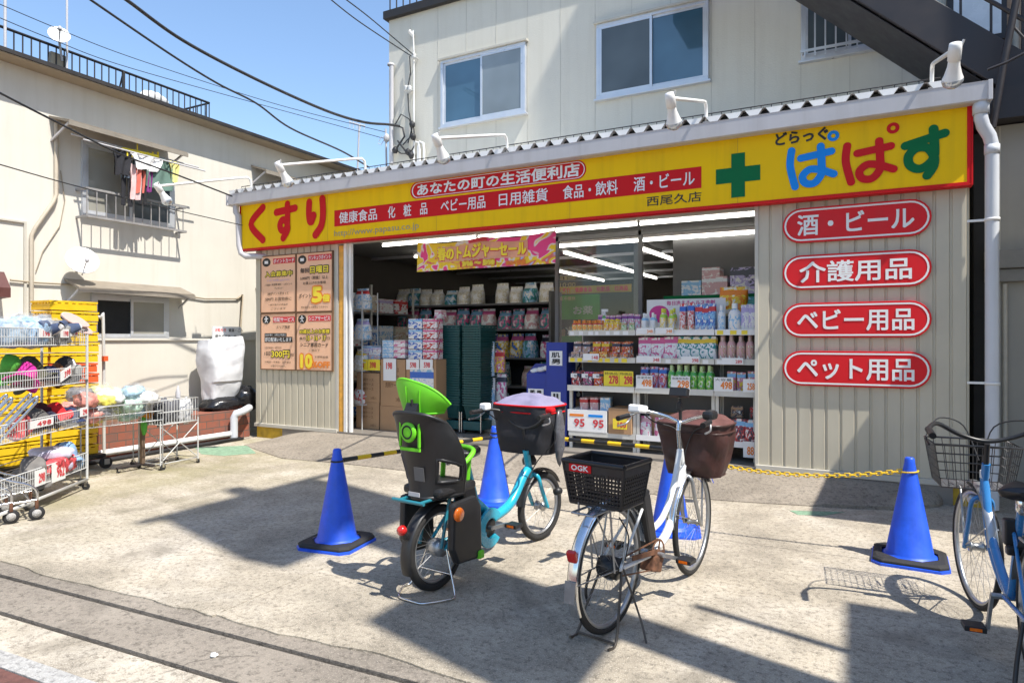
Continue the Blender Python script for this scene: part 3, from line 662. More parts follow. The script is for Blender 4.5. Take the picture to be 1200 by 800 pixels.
while x < ux(1056): m.box((x, YU - .155, 5.0), (x + .018, YU - .137, 6.07)); x += .115
for xx in (ux(940), ux(1054)): m.box((xx, YU - .14, 5.06), (xx + .02, YU - .05, 5.09))
m.build('window_bars', K['alu'], ub)
# service drop on the corner
def up(x, y, dy=.05): return PY(x, y, YU - dy)
m = MB(); m.tube([up(459, 76, .06), up(459, 192, .06)], .035, 10); m.lathe([(.06, 0), (.06, .03), (0, .04)], 12, up(458, 77, .06)); m.build('conduit', K['gutter'], ub)
m = MB(); m.tube([up(484, 36), up(485, 60), up(485, 190)], .012, 6); m.tube([up(479, 36, .09), up(484, 42, .03)], .03, 8); m.build('conduit', K['white_metal'], ub)
for (px, py) in ((485, 66), (476, 104), (480, 104)):
    m = MB(); q = up(px, py, .12); m.lathe([(0, -.05), (.03, -.045), (.045, -.02), (.03, 0), (.045, .025), (.02, .05), (0, .055)], 12, q); m.tube([q, q + Vector((0, .12, 0))], .01, 5); m.build('insulator', K['white_wire'], ub)
m = MB()
for k, pl in enumerate((((480, 66), (481, 85), (478, 104)), ((478, 110), (479, 130), (483, 150), (478, 168)), ((462, 146), (472, 150), (474, 160), (466, 172), (461, 178)), ((462, 148), (470, 134), (480, 140), (483, 158), (472, 170)), ((463, 175), (470, 180), (480, 180), (485, 172)), ((466, 165), (476, 178), (484, 180)), ((485, 150), (486, 165), (484, 178), (478, 182)))):
    m.tube([up(a, b_, .06 + .015 * (k % 3)) for a, b_ in pl], .016 if k in (2, 5) else .010, 6)
for px, py in ((483, 146), (484, 160), (463, 176), (478, 178), (482, 182)): m.blob(up(px, py, .08), (.05, .05, .06), .2, px)
m.build('service_cable', K['cable'], ub)
m = MB()
for a in (488, 493): m.tube([up(a - 3, 190), up(a - 3, 172), up(a - 1, 166), up(a + 3, 168), up(a + 4, 176), up(a + 4, 190)], .02, 8)
m.build('conduit', K['white_metal'], ub)
# ------------------------------------------------------------------ steel outside stair at the upper right
st = thing('outside_stair', 'dark brown steel outside stair slanting down across the upper right wall', 'stair', (1.0, 8.0, 2.2))
def sline(x): return 4.93 - .93 * (x - .33)
for yy in (7.58, 8.52):
    m = MB(); xs_, xe_ = -1.1, 3.0
    m.add([(x, y, sline(x) + dz) for y in (yy, yy + .05) for x, dz in ((xs_, -.22), (xe_, -.22), (xe_, .25), (xs_, .25))], [(0, 1, 2, 3), (7, 6, 5, 4), (0, 4, 5, 1), (1, 5, 6, 2), (2, 6, 7, 3), (3, 7, 4, 0)])
    m.build('stringer', K['steel_dark'], st, bevel=.006)
k = 0; x = -1.05
while x < 2.95:
    m = MB(); z = sline(x); m.box((x, 7.635, z - .06), (x + .27, 8.515, z - .035)); m.box((x + .002, 7.635, z - .23), (x + .012, 8.515, z - .0605)); m.build('tread', K['steel_dark'], st); x += .215
m = MB(); m.add([(a_, y_, sline(a_) - .235 - d_) for d_ in (0, .01) for a_, y_ in ((-1.05, 7.64), (2.95, 7.64), (2.95, 8.51), (-1.05, 8.51))], [(0, 1, 2, 3), (7, 6, 5, 4), (0, 4, 5, 1), (1, 5, 6, 2), (2, 6, 7, 3), (3, 7, 4, 0)]); m.build('soffit_plate', K['steel_dark'], st)
m = MB()
for dz in (.55, 1.0): m.tube([(-1.1, 7.6, sline(-1.1) + dz), (3.0, 7.6, sline(3.0) + dz)], .02, 7)
x = -1.0
while x < 3.0: m.tube([(x, 7.6, sline(x) + .15), (x, 7.6, sline(x) + 1.0)], .012, 5); x += .24
m.build('handrail', K['steel_dark'], st)
m = MB(); m.box((-2.3, 7.58, sline(-1.1) - .2), (-1.1, 8.57, sline(-1.1) - .05)); m.build('landing', K['steel_dark'], st)
m = MB(); m.tube([PY(1197, -30, 7.35), PY(1176, 75, 7.35), PY(1163, 150, 7.35)], .03, 8); m.tube([PY(1186, 30, 7.4), PY(1200, 45, 7.4)], .012, 6); m.tube([PY(1157, 82, 7.2), PY(1180, 73, 7.2), PY(1215, 55, 7.2)], .012, 6); m.build('brace_rod', K['steel_dark'], st)
# ------------------------------------------------------------------ neighbour on the right: lower wing with shed roof, unseen tall block beyond, added for shade
nb = thing('neighbour_building', 'grey boarded neighbour right of the white downpipe, under the dark stair', 'building', (3.5, 8, 0))
m = MB(); m.box((1.13, 7.72, 0), (2.88, 9.0, 3.55)); m.build('wall', M('grey boarding', (.33, .32, .285), .7, var=.06, scale=2, streak=.2), nb)
m = MB()
for k in range(5): xx = 1.24 + .36 * k; m.box((xx, 7.714, 0), (xx + .012, 7.722, 3.54))
m.build('seam', K['seam'], nb)
m = MB(); m.box((1.12, 7.64, 2.05), (2.88, 7.72, 2.17)); m.box((1.12, 7.6, 2.175), (2.88, 7.72, 2.35)); m.build('beam', M('grey steel beam', (.20, .195, .18), .5, var=.1), nb, bevel=.006)
m = MB(); m.box((1.0, 7.5, 3.56), (2.88, 9.0, 3.85)); m.build('fascia', K['steel_dark'], nb)
m = MB(); m.box((1.04, 7.72, 0), (1.125, 9.0, 3.5)); m.build('gap_shade', K['dark'], nb)  # near-black strip standing for the shade in the gap by the downpipe
m = MB(); m.prism([(1.49, 1.55), (1.49, 1.26), (1.62, 1.42)], (0, 7.70, 0), (1, 0, 0), (0, 0, 1), (0, .012, 0)); m.build('warning_plate', K['ink'], nb)
m = MB(); m.tube([(1.28, 7.68, 0), (1.28, 7.68, 2.03)], .02, 8); m.build('door_post', K['seam'], nb)
m = MB(); m.box((1.75, 5.55, 3.42), (6, 7.45, 3.5)); m.build('awning', M('awning sheet', (.3, .3, .28), .6), nb)  # out of view, shaped to cast the diagonal shade on the shop wall
m = MB()
for yy in (5.7,): m.tube([(2.7, yy, 0), (2.7, yy, 3.42)], .04, 8)
m.build('awning_post', K['steel_dark'], nb)
m = MB(); m.box((2.9, 7.0, 0), (9, 15, 17.4)); m.build('shading_block', M('brick tile', (.30, .19, .13), .8, var=.2, scale=20), nb)  # out of view, added to shade the upper wall
m = MB(); m.box((.95, YU - .02, 3.9), (2.88, YU - .001, 5.6)); m.build('tiled_wall', M('buff tile', (.42, .29, .20), .8, var=.2, scale=25), nb)
m = MB(); wq = [PY(1110, -20, YU - .1), PY(1180, 44, YU - .1)]; m.box((wq[0].x, YU - .1, wq[1].z), (wq[1].x, YU - .03, wq[0].z + .5)); wv = m.build('window', K['steel_dark'], nb)
m = MB(); m.box((wq[0].x + .06, YU - .106, wq[1].z + .06), (wq[1].x - .05, YU - .101, wq[0].z + .4)); m.build('pane', M('frosted pane', (.80, .84, .88), .25, var=.05), wv)
m = MB(); m.tube([PY(1190, -20, 7.9), PY(1190, 60, 7.9)], .03, 8); m.build('post', K['seam'], nb)
# ------------------------------------------------------------------ house out of view right of the camera, put there to cast the corner shade
hs = thing('corner_house', 'plain two storey house outside the right edge, shading the near corner of the lot', 'house', (6, .6, 0))
m = MB(); m.box((3.67, -4, 0), (9, 3.15, 5.8)); m.build('wall', K['wall_low'], hs)
m = MB(); m.prism([(3.5, 5.8), (9.2, 5.8), (9.2, 5.95), (6.3, 6.5), (3.5, 5.95)], (0, -4.1, 0), (1, 0, 0), (0, 0, 1), (0, 7.33, 0)); m.build('roof', K['eave'], hs)
# utility pole: its shaft, sign case and transformers throw the long shadows over the lot
up_ = thing('utility_pole', 'concrete utility pole outside the right edge, carrying transformers', 'utility pole', (2.5, 2.33, 0))
m = MB(); m.tube([(2.5, 2.33, 0), (2.5, 2.33, 13.4)], [.18, .125], 16); m.build('shaft', K['kerb'], up_)
m = MB(); m.box((2.42, 1.42, 6.15), (2.62, 2.16, 7.95)); m.build('sign_case', K['white_metal'], up_)
m = MB(); m.box((2.30, 1.44, 10.1), (2.70, 3.2, 12.5)); m.build('transformer_frame', K['gutter'], up_)
m = MB(); m.tube([(2.5, 2.84, 1.6), (2.5, 2.84, 5.5)], .032, 8); m.bar((2.5, 2.4, 1.8), (2.5, 2.84, 1.8), .04, .03); m.build('riser_pipe', K['gutter'], up_)  # riser out of view, added for its thin shadow strip on the lot
m = MB(); m.bar((2.5, 1.2, 12.9), (2.5, 3.5, 12.9), .09, .09); m.build('crossarm', K['kerb'], up_)
# ================================================================== HOUSE ON THE LEFT
XH = -9.8
lb = thing('cream_house', 'cream rendered house with flat dark eaves on the left, two windows under metal hoods', 'house', (XH - 3, 3, 0))
m = MB(); m.box((XH - 7, -9, 0), (XH, 13.5, 5.12)); m.build('wall', K['wall_cream'], lb)
m = MB(); m.box((XH - 7, -9.2, 5.122), (XH + .30, 13.7, 5.135)); m.build('soffit', K['soffit'], lb)
m = MB(); m.box((XH - 7, -9.22, 5.137), (XH + .32, 13.72, 5.19)); m.build('roof', K['eave'], lb)
m = MB(); rx = -11.2
m.tube([(rx, -4, 6.14), (rx, 8.6, 6.14), (rx - 3, 8.6, 6.14)], .022, 6); m.tube([(rx, -4, 5.32), (rx, 8.6, 5.32), (rx - 3, 8.6, 5.32)], .016, 6)
y = -.9
while y < 8.6: m.tube([(rx, y, 5.2), (rx, y, 6.14)], .011, 5); y += .118
x = rx
while x > rx - 3: m.tube([(x, 8.6, 5.2), (x, 8.6, 6.14)], .011, 5); x -= .118
for y in (2.0, 4.4, 6.9): m.bar((rx, y, 5.2), (rx, y, 6.14), .04, .04); m.tube([(rx - .02, y, 6.1), (rx - .4, y, 5.2)], .014, 5)
m.build('roof_railing', K['eave'], lb)
def hx(x, y, dx=0.0): return PX(x, y, XH + dx)
def side_window(y0, y1, z0, z1, left, right):
    f = MB(); t = .05
    f.box((XH - .02, y0, z0), (XH + .05, y1, z0 + t)); f.box((XH - .02, y0, z1 - t), (XH + .05, y1, z1)); f.box((XH - .02, y0, z0 + t), (XH + .05, y0 + t, z1 - t)); f.box((XH - .02, y1 - t, z0 + t), (XH + .05, y1, z1 - t)); ym = (y0 + y1) / 2
    wv = f.build('window', K['alu'], lb)
    for a, b_, dx, mt in ((y0 + t, ym + .03, .012, left), (ym - .03, y1 - t, .034, right)):
        s_ = MB(); k = .04
        s_.box((XH + dx, a, z0 + t), (XH + dx + .02, b_, z0 + t + k)); s_.box((XH + dx, a, z1 - t - k), (XH + dx + .02, b_, z1 - t)); s_.box((XH + dx, a, z0 + t + k), (XH + dx + .02, a + k, z1 - t - k)); s_.box((XH + dx, b_ - k, z0 + t + k), (XH + dx + .02, b_, z1 - t - k)); s_.build('sash', K['alu'], wv)
        p = MB(); p.box((XH + dx + .006, a + k, z0 + t + k), (XH + dx + .012, b_ - k, z1 - t - k)); p.build('pane', mt, wv)
    return wv
side_window(5.42, 6.85, 3.28, 4.36, K['glass_low'], K['glass_screen'])
side_window(5.55, 6.75, 1.5, 2.17, K['dark'], K['glass_low'])  # left pane near black: dark of the open half put into colour
side_window(8.55, 9.3, 1.5, 2.25, K['dark'], K['dark'])  # both panes near black, painting the dark of the opening
def hood(y0, y1, z, d, drop=.13):
    m = MB(); m.prism([(0, .06), (d, .06 - drop), (d, -.01 - drop), (d - .02, -.01 - drop), (d - .02, .03 - drop), (0, .03)], (XH, y0, z), (1, 0, 0), (0, 0, 1), (0, y1 - y0, 0)); h_ = m.build('window_hood', M('weathered hood', (.23, .195, .15), .7, var=.2, scale=5, streak=.3), lb)
    m = MB(); m.box((XH + d - .012, y0 - .01, z - drop - .012), (XH + d + .006, y1 + .01, z + .045 - drop)); m.build('hood_edge', M('weathered hood edge', (.24, .21, .17), .6, var=.15), h_)
    m = MB()
    for yy in (y0 + .03, y1 - .03): m.bar((XH, yy, z - .28), (XH + d * .85, yy, z - .1), .02, .03)
    m.build('hood_bracket', K['gutter'], h_)
hood(5.0, 6.75, 4.52, .5); hood(5.2, 6.98, 2.30, .36); hood(8.5, 9.9, 2.4, .3); hood(8.4, 10.2, 4.65, .4)
m = MB(); fx = XH + .26; y0, y1, zb, zt_ = 5.36, 6.9, 3.24, 3.63
for z in (zb, zt_):
    m.bar((fx, y0, z), (fx, y1, z), .025, .03); 
    for yy in (y0, y1): m.bar((XH, yy, z), (fx, yy, z), .025, .03)
y = y0
while y <= y1 + .01: m.box((fx - .006, y - .006, zb), (fx + .006, y + .006, zt_)); y += .135
m.build('window_railing', M('dull grey railing', (.27, .26, .25), .5, var=.15), lb)
m = MB(); m.tube([(XH + .36, 5.1, 4.30), (XH + .36, 7.05, 4.30)], .012, 6); m.tube([(XH + .46, 5.2, 4.24), (XH + .46, 7.1, 4.24)], .012, 6); m.build('drying_pole', K['gutter'], lb)
m = MB(); m.tube([hx(66, 140, .04), hx(66, 228, .04), hx(63, 236, .05), hx(42, 266, .05), hx(37, 276, .04), hx(37, 365, .04)], .026, 10); m.build('conduit', M('beige duct', (.46, .40, .31), .6, var=.1), lb)
m = MB(); m.tube([hx(71, 200, .02), hx(76, 235, .02), hx(70, 265, .02), hx(50, 295, .02), hx(42, 318, .02)], .006, 5); m.tube([hx(12, 328, .03), hx(40, 331, .03), hx(80, 333, .03), hx(100, 336, .03), hx(150, 338, .03), hx(208, 345, .03), hx(240, 350, .03), hx(278, 350, .03)], .014, 6); m.tube([hx(278, 350, .03), hx(284, 345, .03), hx(281, 395, .03)], .02, 6); m.build('wall_cable', K['soffit'], lb)
m = MB(); m.box((XH, hx(30, 300).y - 2, hx(30, 262).z), (XH + .03, hx(30, 300).y, hx(30, 260).z)); m.box((XH, hx(30, 300).y - .03, 1.4), (XH + .03, hx(30, 300).y, hx(30, 262).z)); m.build('door_case', K['trim'], lb)
m = MB(); m.prism([(0, .33), (.18, .33), (.34, .12), (.34, 0), (0, -.02)], (XH, hx(22, 330).y - 1.4, hx(10, 350).z), (1, 0, 0), (0, 0, 1), (0, 1.15, 0)); m.build('porch_hood', M('red brown hood', (.10, .035, .03), .5, var=.15), lb)
m = MB(); m.box((XH, hx(26, 360).y - 2.2, 1.62), (XH + .30, hx(26, 360).y, 1.72)); m.build('ledge', K['gutter'], lb)
def dish(label, c, r, d, pole):
    t = thing('satellite_dish', label, 'satellite dish', pole)
    d = Vector(d).normalized(); q = d.to_track_quat('Z', 'Y').to_matrix()
    m = MB(); m.lathe([(0, .0), (r * .4, .012), (r * .75, .045), (r, .085), (r * 1.01, .075), (r * .75, .033), (r * .4, .0), (0, -.012)], 28, c, q); m.build('reflector', K['white_metal'], t)
    m = MB(); e = Vector(c) + d * .32 - Vector((0, 0, r * .55)); m.tube([Vector(c) - Vector((0, 0, r * .95)) + d * .05, e], .009, 6); m.blob(e, (.03, .03, .04), 0); m.build('feed_arm', K['gutter'], t)
    m = MB(); m.tube([pole, c], .018, 8); m.build('mount', K['gutter'], t)
q = hx(95, 308, .22); dish('white satellite dish on the cream wall below the upper window', q, .205, (.9, -.25, .42), (XH, q.y + .06, q.z - .1))
q = PX(69, 45, -11.1); dish('white satellite dish clamped to the dark roof railing', q, .15, (.85, -.4, .4), (-11.2, q.y + .1, 5.95))
q = PX(69, 20, -11.15); m = MB(); m.tube([(q.x, q.y + .12, 5.3), (q.x, q.y + .12, 7.6)], .018, 6); tag(m.build('antenna_mast', K['gutter']), 'thin mast standing behind the roof satellite dish', 'antenna')
m = MB(); q = PX(6, 30, -11.15); m.tube([(q.x, q.y, 5.2), (q.x, q.y, 7.4)], .022, 6)
for a in (0, 2.1, 4.2): m.tube([(q.x, q.y, 5.75), (q.x + .3 * math.cos(a), q.y + .3 * math.sin(a), 5.22)], .012, 5)
tag(m.build('antenna_mast', K['gutter']), 'mast on splayed legs at the far left of the roof', 'antenna')
m = MB(); q = PX(180, 117, -11.6); m.blob(q, (.2, .28, .14), .2, 3); tag(m.build('roof_bag', K['paper']), 'white bundle lying behind the roof railing', 'bundle')
m = MB(); q = PX(68, 65, -11.25); m.box((q.x - .05, q.y - .12, 5.45), (q.x + .04, q.y + .12, 6.05)); tag(m.build('booster_box', K['soffit']), 'small beige box on the roof railing under the dish', 'box')
# TV aerial beyond the roof, seen between the buildings
t = thing('tv_aerial', 'small aerial on a mast between the house roof and the apartment block', 'aerial', PD(419, 195, 14))
m = MB(); m.tube([PD(419, 200, 14), PD(421, 146, 14)], .02, 6); m.build('mast', K['gutter'], t)
m = MB(); m.tube([PD(409, 143, 14), PD(428, 148, 14)], .012, 5)
for k in range(5): a = PD(410 + 4.2 * k, 144 + .9 * k, 14); m.tube([a - Vector((0, 0, .1)), a + Vector((0, 0, .1))], .008, 4)
m.build('elements', K['gutter'], t)
t = thing('tv_aerial', 'dark little mast with looped wires close beside the apartment corner', 'aerial', PD(453, 196, 13))
m = MB(); m.tube([PD(453, 198, 13), PD(452, 151, 13)], .02, 6); m.blob(PD(453, 162, 13), (.06, .06, .09), .1); m.build('mast', K['gutter'], t)
m = MB(); m.tube([PD(444, 166, 13), PD(447, 160, 13), PD(451, 163, 13), PD(446, 170, 13), PD(443, 168, 13)], .007, 4); m.build('loop_wire', K['gutter'], t)
# ------------------------------------------------------------------ overhead wires
def wire(label, pts, r, name='overhead_wire'):
    P = [PD(*p) for p in pts]; Q = []
    for i in range(len(P) - 1):
        a = P[max(i - 1, 0)]; b_ = P[i]; c = P[i + 1]; d = P[min(i + 2, len(P) - 1)]
        for k in range(8):
            t = k / 8; Q.append(.5 * ((2 * b_) + (c - a) * t + (2 * a - 5 * b_ + 4 * c - d) * t * t + (3 * b_ - a - 3 * c + d) * t ** 3))
    Q.append(P[-1]); m = MB(); m.tube(Q, r, 6); tag(m.build(name, K['cable'], at=Q[0]), label, 'wire', 'overhead wires')
wire('thickest black cable sagging from the top edge to the apartment corner', [(120, -18, 6.6), (148, 0, 7), (215, 48, 7.8), (300, 93, 8.6), (380, 129, 9.4), (425, 143, 9.9), (455, 146, 10.3), (468, 148, 10.5)], .02)
wire('black cable from the top edge down to the gutter beside the house roof', [(80, -18, 7), (106, 0, 7.3), (200, 64, 8.3), (255, 98, 9), (300, 121, 9.5), (340, 150, 10), (400, 177, 10.6), (432, 196, 11)], .014)
wire('thin wire crossing the sky just above the roof dish', [(-10, 1, 9), (68, 34, 10), (150, 66, 11), (290, 112, 12.5), (360, 132, 13.2), (452, 155, 13)], .006)
wire('lower thin wire crossing in front of the roof dish', [(-10, 17, 9), (60, 46, 10), (140, 76, 11), (285, 117, 12.5), (380, 143, 13.4), (452, 163, 13)], .006)
wire('black wire running down in front of the cream wall to the shop gutter', [(-10, 104, 5.6), (60, 140, 6.2), (140, 180, 7.2), (210, 206, 8.2), (272, 230, 9)], .010)
wire('faint wire low across the cream wall at the railing', [(-10, 190, 6), (93, 219, 7), (200, 245, 8.2), (284, 264, 9.4)], .006)
wire('left one of two thin drop wires reaching the apartment insulator', [(376, -10, 8), (420, 25, 8.8), (482, 66, 10.1)], .008)
wire('right one of two thin drop wires reaching the apartment insulator', [(392, -10, 8), (432, 20, 8.8), (484, 64, 10.1)], .008)
# ------------------------------------------------------------------ laundry
def cloth(name, label, x, y, z0, z1, w0, w1, col, sleeves=False, split=False, thick=.02):
    m = MB(); cm = M('cloth ' + name + str(int(y * 100)), col, .9, var=.18, scale=8)
    def f(a, b_):
        ww = 1.3 * (w0 + (w1 - w0) * b_); u = (a - .5) * ww
        return Vector((x + .028 * math.sin(a * 13 + b_ * 3) + .01 * noise.noise(Vector((a * 4, b_ * 4, y))), y + u, z1 + (z0 - z1) * b_ + .03 * noise.noise(Vector((a * 3, y, 1))) * b_))
    if split:
        for s_ in (-1, 1):
            m.grid(lambda a, b_: Vector((x + .015 * math.sin(a * 6.28) , y + s_ * w0 * (.26 + .05 * b_) + (.22 * w0) * math.cos(a * 6.28), z1 + (z0 - z1) * b_)), 10, 8, True, True)
    else:
        m.grid(f, 9, 9); m.grid(lambda a, b_: f(1 - a, b_) + Vector((thick, 0, 0)), 9, 9)
    if sleeves:
        for s_ in (-1, 1): m.blob((x + .01, y + s_ * (w0 / 2 + .03), z1 - .12), (.02, .07, .13), .1, s_)
    return tag(m.build(name, cm), label, 'laundry', 'laundry hung from the upper window')
lx_ = XH + .40
def ly(px): return PX(px, 200, lx_).y
def lz(px, py): return PX(px, py, lx_).z
m = MB(); m.bar((lx_, ly(143), lz(150, 176)), (lx_, ly(186), lz(165, 178)), .03, .04); m.bar((lx_ - .12, ly(143), lz(150, 176)), (lx_ - .12, ly(186), lz(165, 178)), .03, .03); m.tube([(lx_, ly(161), lz(161, 176)), (lx_, ly(161), lz(161, 168))], .01, 5)
for a in range(143, 187, 6): m.box((lx_ - .012, ly(a) - .01, lz(a, 186) + .02), (lx_ + .012, ly(a) + .01, lz(a, 178)))
tag(m.build('clothes_hanger', K['pyel'], bevel=.004), 'yellow peg hanger hung under the upper window hood', 'hanger')
zt_ = lz(160, 181)
cloth('trousers', 'black trousers at the left end of the laundry', lx_, ly(142), lz(142, 205), zt_, .2, .16, (.02, .02, .025))
cloth('sock', 'pale blue cloth hanging left in the laundry', lx_ - .06, ly(149), lz(149, 208), zt_, .09, .08, (.42, .55, .72))
cloth('trousers', 'long black trousers with two legs in the laundry', lx_ - .05, ly(151), lz(151, 241), zt_ - .1, .16, .2, (.016, .016, .02), split=True)
cloth('towel', 'white towel looped over the yellow peg hanger', lx_ + .03, ly(170), lz(170, 200), zt_, .38, .26, (.80, .79, .78))
cloth('shirt', 'pale pink top hanging in the laundry below the white towel', lx_ - .03, ly(159), lz(159, 234), zt_ - .15, .12, .13, (.62, .45, .44))
cloth('shirt', 'red and peach top hanging in the laundry', lx_ - .02, ly(164), lz(164, 226), zt_ - .15, .11, .1, (.60, .14, .10))
cloth('trousers', 'black trousers hanging right of the pink top', lx_ - .01, ly(168), lz(168, 240), zt_ - .15, .11, .12, (.014, .014, .017), split=True)
cloth('scarf', 'purple scarf hanging beside the green tee shirt', lx_ - .02, ly(174), lz(174, 225), zt_ - .1, .08, .07, (.20, .03, .17))
cloth('tee_shirt', 'grey green tee shirt at the right end of the laundry', lx_, ly(186), lz(186, 222), lz(186, 186), .36, .34, (.12, .20, .165), sleeves=True)
cloth('towel', 'small yellow cloth at the far right of the laundry', lx_ + .02, ly(202), lz(202, 215), lz(202, 190), .12, .08, (.75, .68, .25))
# ------------------------------------------------------------------ low walls in front of the house
XB = -8.3
m = MB(); m.box((-9.25, 2.0, 0), (-9.1, 10.5, 1.49)); m.box((-9.28, 2.0, 1.492), (-9.07, 10.5, 1.52))
tag(m.build('block_wall', K['wall_low']), 'low white rendered wall in front of the cream house', 'wall')
def brick_mat():
    m = bpy.data.materials.new('red brick'); m.use_nodes = True; nt = m.node_tree; L = nt.links.new; b = nt.nodes['Principled BSDF']
    tc = nn(nt, 'TexCoord'); sp = nn(nt, 'SeparateXYZ'); L(tc.outputs['Object'], sp.inputs[0]); mp = nn(nt, 'CombineXYZ'); L(sp.outputs[1], mp.inputs[0]); L(sp.outputs[2], mp.inputs[1])
    bt = nn(nt, 'TexBrick', Scale=1.0); bt.inputs['Brick Width'].default_value = .215; bt.inputs['Row Height'].default_value = .105; bt.inputs['Mortar Size'].default_value = .006; bt.offset = .5
    bt.inputs['Color1'].default_value = (.30, .085, .045, 1); bt.inputs['Color2'].default_value = (.20, .075, .05, 1); bt.inputs['Mortar'].default_value = (.10, .08, .065, 1); L(mp.outputs[0], bt.inputs[0])
    n = nn(nt, 'TexNoise', Scale=9.0, Detail=5.0); L(tc.outputs['Object'], n.inputs['Vector'])
    c = mix(nt, ramp(nt, n.outputs[0], [(.4, 0.0), (.7, .6)]).outputs[0], bt.outputs[0], (.13, .085, .07)); L(c, b.inputs['Base Color']); b.inputs['Roughness'].default_value = .85
    bp = nn(nt, 'Bump', Strength=.7, Distance=.01); L(bt.outputs['Fac'], bp.inputs['Height']); bp.invert = True; L(bp.outputs[0], b.inputs['Normal']); return m
m = MB(); m.box((XB - .5, 2.0, 0), (XB, 7.09, .43))
tag(m.build('brick_planter_wall', brick_mat(), at=(XB, 4.5, 0)), 'low red brick wall behind the sale carts', 'wall')
t = thing('drain_pipe', 'white pipe lying along the foot of the brick wall, two dark hoses beside it', 'pipe', (XB + .1, 5, 0))
m = MB(); m.tube([(XB + .07, 2.2, .10), (XB + .07, 6.7, .10)], .04, 10); m.build('white_pipe', K['white_metal'], t)
m = MB()
for k, dx in enumerate((.14, .20)): m.tube([(XB + dx, 2.2, .025 + .0 * k), (XB + dx, 6.8, .025)], .022, 8)
m.build('dark_hose', K['black'], t)
m = MB(); m.tube([(XB + .10, 6.72, .0), (XB + .10, 6.72, .34), (XB + .12, 6.74, .40), (XB + .2, 6.8, .43), (WL - .02, 7.0, .46)], .055, 14)
tag(m.build('elbow_pipe', K['sky_pipe']), 'grey elbow pipe between the brick wall and the shop corner', 'pipe')
# white sack, black bag, notice board between wall and shop
sx_, sy_ = -8.66, 6.86
m = MB()
def sack(a, b_):
    t = 2 * math.pi * a; k = .26 + .12 * b_ - .06 * max(0, b_ - .85) * 4; sq = .62
    cx_, cy_ = math.copysign(abs(math.cos(t)) ** sq, math.cos(t)), math.copysign(abs(math.sin(t)) ** sq, math.sin(t))
    n_ = noise.noise(Vector((cx_ * 1.6, cy_ * 1.6, b_ * 4))) * .022 + noise.noise(Vector((cx_ * 3, cy_ * 3, b_ * 6))) * .006 + noise.noise(Vector((cx_ * 9, cy_ * 9, b_ * 16))) * .004
    z = .56 + .95 * b_ + max(0, b_ - .7) * (.12 * math.sin(t + .5) + .06 * math.sin(t * 3)) + (.05 * math.cos(t) if b_ < .3 else 0)
    sag = .06 * math.sin(b_ * 3.1)
    return Vector((sx_ + cx_ * (k * .62 + n_ + sag), sy_ + cy_ * (k * .92 + n_), z))
m.grid(sack, 72, 40, True, True)
m.grid(lambda a, b_: Vector((sx_, sy_, 1.50 + .05 * (1 - b_))).lerp(sack(a, 1), b_), 72, 4, True, True)
m.grid(lambda a, b_: Vector((sx_, sy_, .57)).lerp(sack(a, 0), 1 - b_), 72, 3, True, True)
tag(m.build('bulk_sack', M('white woven sack', (.66, .66, .67), .75, var=.06, bump=.08, bscale=9)), 'big white woven sack standing on a black bag by the shop corner', 'sack')
m = MB(); m.blob((sx_ + .05, sy_ + .0, .50), (.26, .4, .14), .3, 4, 22, 12, 3.0); m.blob((sx_ + .18, sy_ + .34, .58), (.15, .2, .2), .35, 9, 18, 12, 3.5)
tag(m.build('rubbish_bag', M('black plastic bag', (.012, .012, .014), .22, var=.2, bump=.5, bscale=12)), 'crumpled black plastic bag under the big white sack', 'bag')
nbp = [PX(249, 400, -8.98), PX(282, 383, -8.98)]
t = thing('notice_board', 'white notice with a red heading on the wall behind the big sack', 'notice', (-8.98, (nbp[0].y + nbp[1].y) / 2, nbp[0].z))
m = MB(); m.box((-8.99, nbp[0].y, nbp[0].z - .12), (-8.97, nbp[1].y, nbp[1].z)); m.build('board', K['paper'], t)
m = MB(); o = Vector((-8.967, nbp[0].y + .04, nbp[1].z - .085)); m.text('お知らせ', o, (0, .2, 0), (0, 0, .06), .02); m.build('heading', K['pred'], t)
m = MB(); m.text('資源・ごみ', o + Vector((0, .25, .0)), (0, .28, 0), (0, 0, .055), .01); m.text('燃やすごみ　火・金', o + Vector((0, 0, -.1)), (0, .52, 0), (0, 0, .06), .01); m.text('古紙・びん　水', o + Vector((0, 0, -.19)), (0, .44, 0), (0, 0, .055), .005); m.build('lettering', K['ink'], t)
m = MB(); m.tube([(-8.985, (nbp[0].y + nbp[1].y) / 2, .4), (-8.985, (nbp[0].y + nbp[1].y) / 2, nbp[0].z)], .02, 6); m.build('post', K['gutter'], t)
